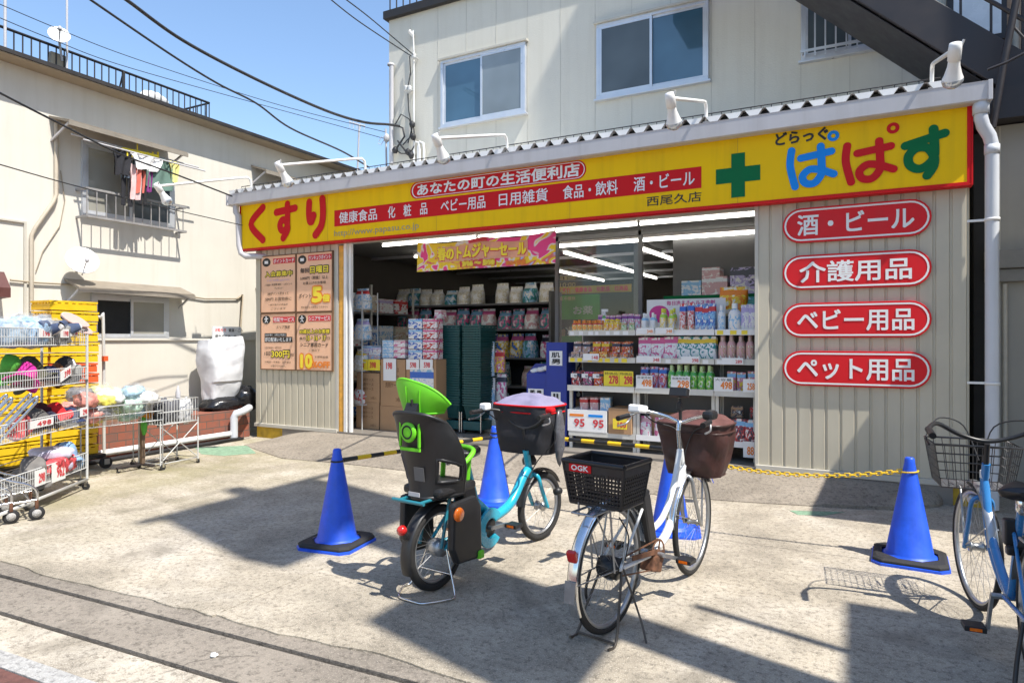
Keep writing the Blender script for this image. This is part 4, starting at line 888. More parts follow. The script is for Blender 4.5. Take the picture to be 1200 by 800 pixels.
# ================================================================== INSIDE THE SHOP
def pack_mat(name, c1, c2, c3, lab=(.75, .74, .70), seed=0, rough=.4):
    """printed pack: ground colour, a band and a blot of print, laid out over the pack itself"""
    m = bpy.data.materials.new(name); m.use_nodes = True; nt = m.node_tree; L = nt.links.new; b = nt.nodes['Principled BSDF']
    tc = nn(nt, 'TexCoord'); sp = nn(nt, 'SeparateXYZ'); L(tc.outputs['Generated'], sp.inputs[0])
    mp = nn(nt, 'Mapping'); mp.inputs['Location'].default_value = (seed * 1.7, seed * .9, seed * 2.3); mp.inputs['Scale'].default_value = (2.2, 2.2, 2.6); L(tc.outputs['Generated'], mp.inputs[0])
    n = nn(nt, 'TexNoise', Scale=1.6, Detail=3.0, Distortion=1.0); L(mp.outputs[0], n.inputs['Vector'])
    r = ramp(nt, n.outputs[0], [(.0, c1), (.46, c1), (.48, c2), (.57, c2), (.59, lab)]); r.color_ramp.interpolation = 'LINEAR'
    bz = ramp(nt, sp.outputs[2], [(.0, 0.0), (.70, 0.0), (.72, 1.0), (.88, 1.0), (.90, 0.0)])
    c = mix(nt, bz.outputs[0], r.outputs[0], c3)
    mp2 = nn(nt, 'Mapping'); mp2.inputs['Scale'].default_value = (7, 7, 22); L(tc.outputs['Generated'], mp2.inputs[0])
    v = nn(nt, 'TexVoronoi', Scale=1.3); L(mp2.outputs[0], v.inputs['Vector'])
    c = mix(nt, ramp(nt, v.outputs['Distance'], [(.16, .75), (.2, 0.0)]).outputs[0], c, tuple(x * .3 for x in c3))
    L(c, b.inputs['Base Color']); b.inputs['Roughness'].default_value = rough; return m
class RGB:
    pink = (.62, .12, .28); teal = (.03, .24, .24); white = (.74, .74, .74); blue = (.04, .14, .5); sky = (.25, .48, .70); orange = (.75, .22, .02); yellow = (.78, .55, .03)
    green = (.08, .38, .08); red = (.55, .04, .04); lav = (.45, .38, .62); tan = (.5, .32, .2); dark = (.05, .05, .07); purple = (.25, .06, .3); rose = (.6, .35, .35); lime = (.35, .6, .06); cream = (.6, .55, .42)
K['carton'] = M('corrugated carton', (.42, .25, .13), .8, var=.08, scale=3, speck=.1)
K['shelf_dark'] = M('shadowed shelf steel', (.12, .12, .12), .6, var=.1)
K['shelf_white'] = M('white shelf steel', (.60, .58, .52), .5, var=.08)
K['cap_white'] = M('white cap', (.78, .78, .76), .4, var=.02)
_pm = {}
def pm(a, b_, c, seed=0):
    k = (a, b_, c, seed)
    if k not in _pm: _pm[k] = pack_mat('printed pack %s %s' % (a, b_), getattr(RGB, a), getattr(RGB, b_), getattr(RGB, c), seed=seed + len(_pm))
    return _pm[k]
def make_box(name, label, cat, group, size, mat, at=(0, 0, 0), rz=0, bev=.003):
    m = MB(); m.box((-size[0] / 2, -size[1] / 2, 0), (size[0] / 2, size[1] / 2, size[2])); o = m.build(name, mat, bevel=bev, at=(0, 0, 0)); o.location = at; o.rotation_euler = (0, 0, rz); return tag(o, label, cat, group)
def make_pouch(label, group, w, h, d, mat, at, rz=0, name='pouch', cat='refill pouch'):
    m = MB()
    def f(a, b_):
        t = 2 * math.pi * a; flat = max(.06, 1 - abs(2 * b_ - .75) ** 2.2); flat = min(flat, 1)
        return Vector((math.copysign(abs(math.cos(t)) ** .6, math.cos(t)) * w / 2 * (1 - .08 * b_), math.copysign(abs(math.sin(t)) ** .8, math.sin(t)) * d / 2 * (flat if b_ > .3 else .9 + .1 * flat), b_ * h))
    m.grid(f, 18, 9, True, True); m.add([f(k / 18, 0) for k in range(18)], [tuple(range(17, -1, -1))]); m.add([f(k / 18, 1) for k in range(18)], [tuple(range(18))])
    o = m.build(name, mat, at=(0, 0, 0)); o.location = at; o.rotation_euler = (0, 0, rz); return tag(o, label, cat, group)
def make_bottle(label, group, r, h, mat, cap, at, trigger=False, cat='bottle'):
    t = thing('bottle', label, cat, at, 0, group)
    m = MB(); m.lathe([(0, 0), (r * .95, 0), (r, h * .04), (r, h * .55), (r * .85, h * .68), (r * .45, h * .78), (r * .42, h * .82)], 14); 
    for v in m.v: v.y *= .7
    m.build('body', mat, t, True)
    m = MB()
    if trigger: m.lathe([(r * .4, h * .8), (r * .4, h * .88), (0, h * .88)], 10); m.box((-r * .9, -r * .3, h * .88), (r * 1.1, r * .3, h)); m.box((-r * .9, -r * .15, h * .72), (-r * .6, r * .15, h * .88))
    else: m.lathe([(r * .46, h * .8), (r * .46, h * .98), (r * .38, h), (0, h)], 12)
    m.build('cap', cap, t, True)
    return t
def row(proto, n, x0, x1, y, z, label=None, jit=.006, rows=1, dy=.09):
    """copies of one product standing side by side on a shelf"""
    objs = []
    for r in range(rows):
        for i in range(n):
            xx = x0 + (x1 - x0) * (i + .5) / n + random.uniform(-jit, jit); loc = (xx, y + r * dy + random.uniform(-jit, jit), z)
            rz = random.uniform(-.14, .14)
            if i == 0 and r == 0: proto.location = loc; proto.rotation_euler = (0, 0, rz); o = proto
            else: o = dup(proto, loc, rz); o.scale = (1, 1, random.uniform(.93, 1.04))
            objs.append(o)
    return objs
def card(parent, t, x0, x1, z0, z1, y, back, ink, bold=.02, small=None):
    m = MB(); m.box((x0, y, z0), (x1, y + .004, z1)); c = m.build('price_card', back, parent)
    w_, h_ = x1 - x0, z1 - z0; m = MB()
    tw = min(w_ * .58, h_ * .5 * .62 * len(t)); m.text(t, (x0 + w_ * .94 - tw, y - .0015, z0 + h_ * .18), (tw, 0, 0), (0, 0, h_ * .5), bold); m.build('lettering', ink, c)
    if small:
        m = MB(); m.text(small, (x0 + w_ * .06, y - .0015, z0 + h_ * .74), (w_ * .86, 0, 0), (0, 0, h_ * .18), 0); m.build('lettering', K['ink'], c)
    return c
# ------------------------------------------------------------------ display racks on the right of the opening
YR = 7.36
def rx_(x): return PY(x, 398, YR).x
bx = [rx_(667), rx_(745.5), rx_(838), XR - .012]
zs = [1.605, 1.285, .945, .40]
racks = []
for i, lab in enumerate(('left bay of the open display rack, orange sprays on its top shelf', 'middle bay of the open display rack, white bottles on its top shelf', 'right bay of the open display rack against the beige post')):
    a, b_ = bx[i] + .004, bx[i + 1] - .004
    t = thing('display_rack', lab, 'shelf rack', ((a + b_) / 2, YR, IF), 0, 'display racks in the shop opening'); racks.append(t)
    for xx in (a, b_ - .035):
        for yy in (YR, YR + .42): m = MB(); m.box((xx, yy, IF), (xx + .035, yy + .03, zs[2] - .001 if yy == YR else 1.75)); m.build('post', K['shelf_white'], t)
    for k, z in enumerate(zs):
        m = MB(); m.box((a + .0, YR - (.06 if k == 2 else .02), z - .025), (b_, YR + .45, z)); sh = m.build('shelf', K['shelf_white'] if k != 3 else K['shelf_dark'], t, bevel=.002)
        m = MB(); m.box((a, YR - (.066 if k == 2 else .026), z - .055), (b_, YR - (.061 if k == 2 else .021), z + (.012 if k == 2 else .008))); m.build('price_rail', K['shelf_white'] if k in (1, 2) or i == 0 else K['paper'], sh)
        if k < 2:
            m = MB(); x = a + .02
            while x < b_ - .07: m.box((x, YR - .0285, z - .048), (x + random.uniform(.04, .07), YR - .0265, z - .005)); x += random.uniform(.085, .14)
            m.build('price_tag', K['pyel'] if (k == 0 and i == 2) or (k == 1 and i == 0) else K['paper'], sh)
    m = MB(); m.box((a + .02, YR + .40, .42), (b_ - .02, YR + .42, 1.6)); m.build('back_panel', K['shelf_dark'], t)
    if i < 2:
        for k in (0, 1): m = MB(); m.box((a + .01, YR - .036, zs[k] + .0), (b_ - .01, YR - .033, zs[k] + .055)); m.build('acrylic_lip', K['clear'], t)
g_ = 'sprays on the top shelf of the left bay'
row(make_bottle('orange spray bottle in the front row on the left rack', g_, .032, .13, pm('orange', 'yellow', 'red'), M('orange cap', RGB.orange, .4, var=.03), (0, 0, 0)), 6, bx[0] + .03, bx[0] + .42, YR + .03, zs[0], rows=2)
row(make_bottle('yellow bottle beside the orange sprays on the left rack', 'yellow bottles on the left rack', .035, .14, pm('yellow', 'orange', 'yellow'), M('yellow cap', RGB.yellow, .4, var=.03), (0, 0, 0)), 3, bx[0] + .43, bx[0] + .62, YR + .04, zs[0], rows=2)
make_bottle('tall white trigger spray standing behind the orange sprays', None, .04, .27, pm('white', 'white', 'green'), K['cap_white'], (bx[0] + .36, YR + .26, zs[0]), True)
row(make_box('carton', 'white and magenta packet in the row behind the orange sprays', 'packet', 'white and magenta packets', (.07, .06, .2), pm('white', 'pink', 'purple'), bev=.002), 7, bx[0] + .28, bx[1] - .02, YR + .27, zs[0])
row(make_box('carton', 'grey packet at the right of the left rack top shelf', 'packet', 'grey packets on the left rack', (.06, .06, .1), pm('cream', 'green', 'tan')), 2, bx[0] + .63, bx[1] - .01, YR + .05, zs[0])
for (xa, xb, cs_, lab) in ((.02, .26, ('tan', 'rose', 'dark'), 'rose brown'), (.27, .5, ('orange', 'red', 'yellow'), 'orange'), (.51, .76, ('red', 'orange', 'dark'), 'red orange')):
    row(make_pouch(lab + ' snack pouch on the second shelf of the left rack', lab + ' pouches on the left rack', .11, .19, .05, pm(*cs_), (0, 0, 0)), 2, bx[0] + xa, bx[0] + xb, YR + .07, zs[1], rows=2)
    row(make_box('carton', 'low ' + lab + ' box at the front of the second shelf', 'packet', 'low ' + lab + ' boxes on the left rack', (.10, .06, .07), pm(cs_[1], cs_[2], cs_[0])), 2, bx[0] + xa, bx[0] + xb, YR + .0, zs[1])
for (xa, xb, cs_, lab) in ((.02, .17, ('dark', 'red', 'dark'), 'black and red'), (.17, .31, ('pink', 'dark', 'red'), 'crimson'), (.31, .46, ('orange', 'red', 'dark'), 'scarlet'), (.62, .78, ('dark', 'tan', 'red'), 'dark brown')):
    row(make_pouch(lab + ' pouch standing on the white third shelf of the left rack', lab + ' pouches on the third shelf', .12, .17, .05, pm(*cs_), (0, 0, 0)), 1, bx[0] + xa, bx[0] + xb, YR + .0, zs[2], rows=3)
card(racks[0], '278', bx[0] + .46, bx[0] + .645, zs[2] + .012, zs[2] + .19, YR - .05, K['pyel'], K['pred'], .03, '特価品')
card(racks[0], '298', bx[0] + .65, bx[1] - .02, zs[2] + .012, zs[2] + .19, YR - .05, K['pyel'], K['pred'], .03, '特価品')
card(racks[0], '148', bx[0] + .2, bx[0] + .4, zs[1] - .03, zs[1] + .05, YR - .05, K['paper'], K['pred'], .02)
for k in range(3): card(racks[0], '98', bx[0] + .04 + .14 * k, bx[0] + .12 + .14 * k, zs[2] + .1, zs[2] + .15, YR - .045, K['paper'], K['ink'], .01)
# bottom of left bay
m = make_box('carton', 'white open carton of tissue packs at the foot of the left rack', 'carton', None, (.50, .34, .26), K['paper'], ((bx[0] + .24), YR + .14, zs[3]))
for k in (0, 1):
    lo = MB(); lo.text('95', (bx[0] + .08 + .24 * k, YR - .033, zs[3] + .06), (.13, 0, 0), (0, 0, .09), .03); lo.build('lettering', K['pred'], m)
    lo = MB(); lo.box((bx[0] + .02 + .24 * k, YR - .0325, zs[3] + .18), (bx[0] + .20 + .24 * k, YR - .031, zs[3] + .21)); lo.build('stripe', K['blue_letter'] if k else K['porange'], m)
row(make_box('tissue_box', 'rose tissue pack sticking out of the white carton', 'tissue pack', 'rose tissue packs', (.10, .2, .2), pm('rose', 'rose', 'red')), 2, bx[0] + .12, bx[0] + .36, YR + .14, zs[3] + .2)
make_box('tissue_box', 'pale blue tissue pack leaning in the white carton', 'tissue pack', None, (.12, .2, .21), pm('sky', 'white', 'sky'), (bx[0] + .43, YR + .13, zs[3] + .2), .2)
m = make_box('carton', 'brown cardboard carton with a yellow 100 yen card on the left rack', 'carton', None, (.28, .34, .3), K['carton'], (bx[0] + .65, YR + .14, zs[3]))
card(racks[0], '100', bx[0] + .57, bx[0] + .74, zs[3] + .06, zs[3] + .18, YR - .045, K['pyel'], K['pred'], .03)
# middle bay
row(make_bottle('white pump bottle at the left of the middle rack top shelf', 'white bottles on the middle rack', .032, .20, pm('white', 'white', 'sky'), K['cap_white'], (0, 0, 0)), 2, bx[1] + .03, bx[1] + .25, YR + .02, zs[0], rows=2)
row(make_bottle('white bottle with a yellow green cap on the middle rack', 'white bottles with yellow green caps', .036, .25, pm('white', 'yellow', 'lime'), M('lime cap', (.62, .62, .05), .4, var=.03), (0, 0, 0)), 2, bx[1] + .25, bx[1] + .46, YR + .02, zs[0], rows=2)
row(make_pouch('red and blue printed refill on the top shelf, middle rack', 'red and blue refills on the middle rack', .075, .30, .06, pm('white', 'red', 'blue'), (0, 0, 0)), 2, bx[1] + .49, bx[1] + .66, YR + .03, zs[0], rows=2)
row(make_pouch('clear blue hanging pouch on the top shelf near the post', 'clear blue pouches', .09, .29, .06, pm('sky', 'blue', 'red'), (0, 0, 0)), 3, bx[1] + .67, bx[2] - .01, YR + .03, zs[0], rows=2)
row(make_pouch('pink and white flowered refill pouch on the second shelf', 'pink flowered refill pouches', .17, .24, .07, pm('pink', 'white', 'pink', 3), (0, 0, 0)), 3, bx[1] + .02, bx[1] + .47, YR + .05, zs[1], rows=2)
row(make_pouch('green and navy refill pouch with a yellow top on the second shelf', 'green and navy refill pouches', .15, .25, .07, pm('teal', 'white', 'yellow', 5), (0, 0, 0)), 4, bx[1] + .47, bx[2] - .02, YR + .05, zs[1], rows=2)
row(make_bottle('green bottle with a pale collar on the third shelf', 'green bottles on the third shelf', .042, .27, pm('green', 'lime', 'green'), M('pale green cap', (.5, .62, .3), .4, var=.03), (0, 0, 0)), 6, bx[1] + .36, bx[2] - .02, YR + .02, zs[2], rows=2)
row(make_pouch('red and blue sachet on the third shelf, left of the green bottles', 'red and blue sachets', .1, .24, .05, pm('lav', 'red', 'blue'), (0, 0, 0)), 3, bx[1] + .03, bx[1] + .36, YR + .04, zs[2], rows=2)
card(racks[1], '498', bx[1] + .02, bx[1] + .21, zs[2] + .0, zs[2] + .15, YR - .07, K['paper'], K['porange'], .03, '洗濯洗剤'); card(racks[1], '298', bx[1] + .42, bx[1] + .63, zs[2] + .0, zs[2] + .15, YR - .07, K['paper'], K['porange'], .03, '食器用洗剤')
card(racks[1], '348', bx[1] + .02, bx[1] + .3, zs[1] - .045, zs[1] + .03, YR - .05, K['paper'], K['pred'], .02); card(racks[1], '398', bx[1] + .53, bx[1] + .73, zs[1] - .045, zs[1] + .03, YR - .05, K['paper'], K['pred'], .02)
for a in (.02, .24): card(racks[1], '348', bx[1] + a, bx[1] + a + .2, zs[0] - .04, zs[0] + .03, YR - .05, K['paper'], K['porange'], .02)
t = thing('header_board', 'white pop up board with a magenta disc behind the middle rack bottles', 'board', (bx[1] + .5, YR + .32, zs[0]))
m = MB(); m.box((bx[1] + .04, YR + .30, zs[0]), (bx[2] + .06, YR + .31, zs[0] + .37)); m.build('board', K['paper'], t)
m = MB(); m.text('毎日洗えるヘルス洗剤', (bx[1] + .28, YR + .297, zs[0] + .30), (.55, 0, 0), (0, 0, .05), .02); plate(m, [(bx[1] + .19 + .12 * math.cos(k * .314), zs[0] + .2 + .1 * math.sin(k * .314)) for k in range(20)], YR + .297); m.build('print', M('magenta print', (.6, .03, .25), .5, var=.05), t)
for k in range(2): make_box('carton', ('left' if k == 0 else 'right') + ' dark carton in the shade under the middle rack', 'carton', None, (.33, .3, .24), K['carton'], (bx[1] + .3 + .4 * k, YR + .22, zs[3]))
row(make_pouch('pink pack on the bottom deck behind the bicycle basket', 'pink packs on the bottom deck', .14, .22, .08, pm('pink', 'white', 'rose'), (0, 0, 0)), 4, bx[1] + .02, bx[1] + .7, YR + .04, zs[3])
# right bay
row(make_bottle('white body milk bottle on the right rack top shelf', 'white bottles on the right rack', .04, .27, pm('white', 'sky', 'white'), K['cap_white'], (0, 0, 0)), 1, bx[2] + .02, bx[2] + .12, YR + .02, zs[0])
row(make_bottle('wide pale blue bottle on the right rack top shelf', 'pale blue bottles on the right rack', .07, .29, pm('sky', 'white', 'white'), K['cap_white'], (0, 0, 0)), 1, bx[2] + .12, bx[2] + .28, YR + .03, zs[0])
row(make_pouch('lavender refill pouch on the right rack top shelf', 'lavender pouches', .1, .27, .06, pm('lav', 'white', 'lav'), (0, 0, 0), .1), 2, bx[2] + .28, bx[3] - .02, YR + .03, zs[0], rows=2)
row(make_bottle('rose brown bottle with a pointed cap on the right rack', 'rose bottles on the right rack', .045, .26, pm('rose', 'tan', 'rose'), M('rose cap', (.6, .42, .4), .4, var=.03), (0, 0, 0)), 4, bx[2] + .02, bx[3] - .03, YR + .04, zs[1], rows=2)
row(make_pouch('yellow and pink sachet leaning on the third shelf, right rack', 'yellow and pink sachets', .1, .21, .05, pm('yellow', 'pink', 'sky'), (0, 0, 0)), 3, bx[2] + .12, bx[3] - .01, YR + .05, zs[2])
card(racks[2], '498', bx[2] + .0, bx[2] + .20, zs[2] + .0, zs[2] + .15, YR - .07, K['paper'], K['porange'], .03, '大容量'); card(racks[2], '258', bx[2] + .3, bx[3] - .01, zs[2] + .0, zs[2] + .14, YR - .07, K['paper'], K['porange'], .02)
card(racks[2], '289', bx[2] + .08, bx[2] + .3, zs[1] - .05, zs[1] + .02, YR - .05, K['paper'], K['pred'], .02)
row(make_pouch('glossy dark foil pouch on the bottom deck of the right rack', 'glossy foil pouches', .13, .24, .07, pm('dark', 'red', 'sky'), (0, 0, 0)), 3, bx[2] + .08, bx[3] - .01, YR + .03, zs[3], rows=2)
card(racks[2], '78', bx[2] + .02, bx[2] + .14, zs[3] - .13, zs[3] + .01, YR - .05, K['paper'], K['porange'], .02); card(racks[2], '88', bx[2] + .3, bx[3] - .02, zs[3] - .15, zs[3] + .02, YR - .05, K['paper'], K['porange'], .02)
for k, c_ in enumerate(('tan', 'red')): make_pouch(('brown' if k == 0 else 'dark red') + ' pack hanging in the dark above the foil pouches', None, .14, .12, .06, pm(c_, 'dark', c_), (bx[2] + .2 + .2 * k, YR + .2, zs[2] - .3))
# high shelf behind: pink cartons, orange bag
t = thing('wall_shelf', 'high shelf at the back right carrying pink cartons', 'shelf', (-1.2, 8.75, IF))
m = MB(); m.box((-2.2, 8.5, 2.03), (-.2, 9.0, 2.06)); m.box((-2.2, 8.99, .3), (-.2, 9.01, 2.9)); m.build('board', K['shelf_dark'], t)
m = MB(); m.box((-2.2, 8.492, 2.03), (-.2, 8.498, 2.07)); m.build('price_rail', K['green_letter'], t)
hx0 = lambda x: PY(x, 398, 8.5).x
for a, b_, h, c_, lab in ((798, 821, .2, ('sky', 'white', 'sky'), 'pale blue carton on the high shelf, left of the pink ones'), (822, 852, .24, ('rose', 'rose', 'white'), 'large pink carton on the high shelf'), (855, 884, .34, ('dark', 'lav', 'dark'), 'dark patterned carton at the right end of the high shelf')):
    make_box('carton', lab, 'carton', None, (hx0(b_) - hx0(a), .35, h), pm(*c_), ((hx0(a) + hx0(b_)) / 2, 8.7, 2.061))
make_box('carton', 'small pink carton on top of the large pink one', 'carton', None, (.22, .3, .12), pm('rose', 'rose', 'white'), (hx0(832), 8.7, 2.302))
make_pouch('big orange bag above the right rack', None, .34, .34, .2, pm('orange', 'yellow', 'orange'), (PY(860, 398, 8.0).x, 8.0, 1.78), 0, 'bag', 'bag'); make_pouch('teal bag next to the big orange bag', None, .2, .3, .2, pm('teal', 'sky', 'teal'), (PY(882, 398, 8.0).x, 8.0, 1.7), 0, 'bag', 'bag')
m = MB(); m.box((-2.2, 7.85, 1.60), (-.3, 8.3, 1.70)); tag(m.build('shelf_top', K['shelf_dark']), 'dark ledge behind the right rack holding the orange bag', 'shelf')
# glass door leaf behind the left bay, pillar, far counters and signs
m = MB(); ga, gb = PY(651, 398, 7.95).x, PY(752, 398, 7.95).x
for xx in (ga, gb - .04): m.box((xx, 7.93, IF), (xx + .05, 7.97, 2.86))
m.box((ga, 7.93, 2.8), (gb, 7.97, 2.86)); gd = m.build('door', K['shelf_dark'], store)
m = MB(); m.box((ga + .05, 7.945, IF), (gb - .04, 7.953, 2.8)); m.build('pane', K['clear'], gd)
m = MB()
for k, t_ in enumerate(('営業時間', '10:00', '～21:00', '年中無休')): m.text(t_, (ga + .07, 7.94, 2.28 - .09 * k), (.22, 0, 0), (0, 0, .06), .01)
m.build('lettering', K['grey_ink'], gd)
m = MB(); px_ = PY(748, 398, 9.9).x; m.box((px_ - .06, 9.85, IF), (px_ + .06, 9.97, IC)); m.build('pillar', K['shelf_dark'], store)
t = thing('hanging_banner', 'long yellow and red banner hung across the back of the shop', 'banner', (-4.2, 13.2, 2.3))
m = MB(); m.box((PY(650, 398, 13.2).x, 13.19, 2.50), (PY(740, 398, 13.2).x, 13.21, 2.66)); m.build('sheet', M('faded banner yellow', (.45, .28, .02), .7, var=.1), t)
m = MB(); m.text('くすり　健康食品　化粧品　日用品', (PY(655, 398, 13.2).x, 13.185, 2.53), (PY(736, 398, 13.2).x - PY(655, 398, 13.2).x, 0, 0), (0, 0, .10), .03); m.build('lettering', K['pred'], t)
t = thing('wall_sign', 'green lit pharmacy sign at the back of the shop', 'sign', (-5, 14.9, 1.9))
m = MB(); m.box((PY(657, 398, 14.9).x, 14.88, 2.0), (PY(702, 398, 14.9).x, 14.98, 2.6)); m.build('face', M('green lit sign', (.06, .30, .03), .5, var=.2, scale=2, emit=.04), t)
m = MB(); m.text('お薬', (PY(672, 398, 14.87).x, 14.87, 2.12), (.5, 0, 0), (0, 0, .2), .02); m.build('lettering', K['paper'], t)
for k in range(4):
    t = thing('gondola', ('first', 'second', 'third', 'fourth')[k] + ' dark gondola from the left in the depth of the shop', 'shelf rack', (-5.2 + 1.25 * k, 12.4, IF), 0, 'gondolas at the back of the shop')
    m = MB(); m.box((-5.75 + 1.25 * k, 12.2, IF), (-5.65 + 1.25 * k + .95, 12.6, 1.75)); m.build('body', pm(('tan', 'dark', 'cream', 'dark')[k], 'dark', ('green', 'cream', 'tan', 'rose')[k], k), t)
# ------------------------------------------------------------------ middle gondola with packs
YM = 9.75
def mx_(x): return PY(x, 398, YM).x
ga0, ga1 = mx_(446), mx_(643)
t = thing('gondola', 'tall gondola of nappy packs straight ahead inside the opening', 'shelf rack', ((ga0 + ga1) / 2, YM, IF))
zl = [.27, .72, 1.20, 1.68, 2.12]
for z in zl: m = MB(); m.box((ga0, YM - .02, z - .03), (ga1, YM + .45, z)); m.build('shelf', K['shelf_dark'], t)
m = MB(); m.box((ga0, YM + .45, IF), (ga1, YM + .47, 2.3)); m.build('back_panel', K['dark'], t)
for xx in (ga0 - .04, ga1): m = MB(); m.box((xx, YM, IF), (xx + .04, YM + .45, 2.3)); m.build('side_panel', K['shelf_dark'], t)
cols = [[('teal', 'white', 'teal'), ('teal', 'sky', 'green'), ('dark', 'teal', 'dark')], [('cream', 'teal', 'white'), ('cream', 'rose', 'tan')], [('pink', 'white', 'dark'), ('pink', 'rose', 'purple'), ('blue', 'yellow', 'pink'), ('teal', 'sky', 'pink')], [('teal', 'pink', 'sky'), ('rose', 'white', 'pink')], [('white', 'cream', 'white'), ('teal', 'sky', 'white')]]
nm = {'teal': 'teal', 'cream': 'cream', 'pink': 'pink', 'dark': 'dark', 'blue': 'blue', 'rose': 'rose', 'white': 'white'}
lev = ('bottom', 'second', 'middle', 'fourth', 'top')
for k, z in enumerate(zl):
    n = 13; wdt = (ga1 - ga0) / n; protos = {}
    for i in range(n):
        cc = cols[k][(i * 2 // 3) % len(cols[k])]; h = (.40, .43, .44, .40, .36)[k] * random.uniform(.9, 1.0)
        loc = (ga0 + wdt * (i + .5) + random.uniform(-.02, .02), YM + .18 + random.uniform(-.02, .05), z)
        if random.random() < .12: continue
        if cc in protos: o = dup(protos[cc], loc, random.uniform(-.15, .15)); o.scale = (random.uniform(.9, 1.03), 1, random.uniform(.8, 1.05))
        else: protos[cc] = make_pouch('%s nappy pack on the %s shelf of the tall gondola' % (nm[cc[0]] + ' and ' + cc[1], lev[k]), '%s %s packs on the %s shelf' % (cc[0], cc[1], lev[k]), wdt * .94, h, .3, pm(*cc), loc, 0, 'nappy_pack', 'pack')
# ------------------------------------------------------------------ left wall shelving with packs facing the aisle
t = thing('wall_rack', 'shelving along the left inside wall near the white door rail', 'shelf rack', (-7.2, 8.6, IF))
for z in (.3, .85, 1.4, 1.95): m = MB(); m.box((-7.55, 7.35, z - .03), (-7.0, 9.6, z)); m.build('shelf', K['shelf_dark'], t)
m = MB()
for yy in (7.36, 8.4, 9.55): m.box((-7.02, yy, IF), (-6.99, yy + .03, 2.4))
m.build('upright', K['shelf_white'], t)
for k, z in enumerate((.3, .85, 1.4, 1.95)):
    for i in range(5):
        c_ = (('red', 'white', 'red'), ('sky', 'blue', 'white'), ('white', 'sky', 'white'), ('cream', 'tan', 'cream'), ('rose', 'white', 'lav'))[(i + k * 2) % 5]
        make_box('carton', '%s packet %s along the %s shelf of the left wall rack' % (c_[0], ('nearest', 'second', 'midway', 'fourth', 'farthest')[i], ('lowest', 'second', 'third', 'highest')[k]), 'packet', None, (.32, .36, (.38, .36, .34, .3)[k] * random.uniform(.75, 1)), pm(*c_), (-7.2, 7.6 + .42 * i, z))
t = thing('wire_rack', 'tall white wire rack of packets just inside the door rail', 'rack', (-6.55, 7.5, IF)); wx0, wx1 = PY(410, 398, 7.45).x, PY(427, 398, 7.45).x
m = MB()
for z in (.55, 1.05, 1.5, 1.95):
    m.tube([(wx0, 7.4, z), (wx1, 7.4, z), (wx1, 7.75, z), (wx0, 7.75, z)], .006, 5, True); m.tube([(wx0, 7.4, z + .12), (wx1, 7.4, z + .12), (wx1, 7.75, z + .12), (wx0, 7.75, z + .12)], .006, 5, True)
    for q in range(8): xx = wx0 + (wx1 - wx0) * q / 7; m.tube([(xx, 7.4, z), (xx, 7.4, z + .12)], .003, 4); m.tube([(xx, 7.4, z), (xx, 7.75, z)], .003, 4)
for xx, yy in ((wx0, 7.4), (wx1, 7.4), (wx1, 7.75), (wx0, 7.75)): m.tube([(xx, yy, IF), (xx, yy, 2.2)], .009, 6)
m.build('frame', K['white_wire'], t)
for k, (z, c_, lab) in enumerate(((.56, ('red', 'white', 'red'), 'red'), (1.06, ('white', 'cream', 'yellow'), 'white and yellow'), (1.51, ('sky', 'white', 'lav'), 'pale blue'), (1.96, ('white', 'sky', 'red'), 'white and red'))):
    make_pouch('%s packet in the tall white wire rack' % lab, None, (wx1 - wx0) * .9, .3, .25, pm(*c_), ((wx0 + wx1) / 2, 7.58, z), 0, 'packet', 'packet')
# ------------------------------------------------------------------ cartons and boxes at the left of the opening
YC = 7.50
def cx2(x): return PY(x, 398, YC).x
def zc2(x, y): return PY(x, y, YC).z
def front_box(name, label, cat, x0, x1, y0, y1, mat, dep=.35, yy=YC, group=None, z0=None):
    a, b_ = PY(x0, 398, yy).x, PY(x1, 398, yy).x; zb = PY((x0 + x1) / 2, y1, yy).z if z0 is None else z0; zt = PY((x0 + x1) / 2, y0, yy).z
    return make_box(name, label, cat, group, (b_ - a, dep, zt - zb), mat, ((a + b_) / 2, yy + dep / 2, zb), 0, .004), (a, b_, zb, zt)
def carton_print(o, a, b_, zb, zt, yy):
    m = MB(); w_ = b_ - a; h = zt - zb
    for k in range(3): m.text('洗剤ケース', (a + w_ * .2, yy - .002, zb + h * (.72 - .16 * k)), (w_ * .55, 0, 0), (0, 0, h * .11), .01)
    m.text('24個入', (a + w_ * .62, yy - .002, zb + h * .1), (w_ * .25, 0, 0), (0, 0, h * .1), 0)
    p = m.build('print', K['wood_trim'], o)
c0, r0 = front_box('carton', 'lower brown cardboard carton beside the white door rail', 'carton', 417.5, 444, 471, 505, K['carton'], z0=IF); carton_print(c0, *r0, YC)
zq = r0[3] + .002
c1, r1 = front_box('carton', 'upper brown cardboard carton beside the white door rail', 'carton', 418, 444.5, 437, 471, K['carton'], z0=zq); carton_print(c1, *r1, YC)
c2, r2 = front_box('carton', 'lower brown cardboard carton behind the green headrest', 'carton', 445.5, 475, 476, 507, K['carton'], z0=IF)
c3, r3 = front_box('carton', 'upper brown cardboard carton behind the green headrest', 'carton', 446, 475, 421, 476, K['carton'], z0=r2[3] + .002); carton_print(c3, *r3, YC)
c4, r4 = front_box('carton', 'brown carton under the stack of blue and pink boxes', 'carton', 476, 511, 421, 507, K['carton'], z0=IF)
m = MB(); a, b_, zb, zt = r4; m.box((a + .07, YC - .004, zb + .42), (b_ - .04, YC - .001, zt - .12)); m.build('picture_print', pm('sky', 'white', 'blue'), c4)
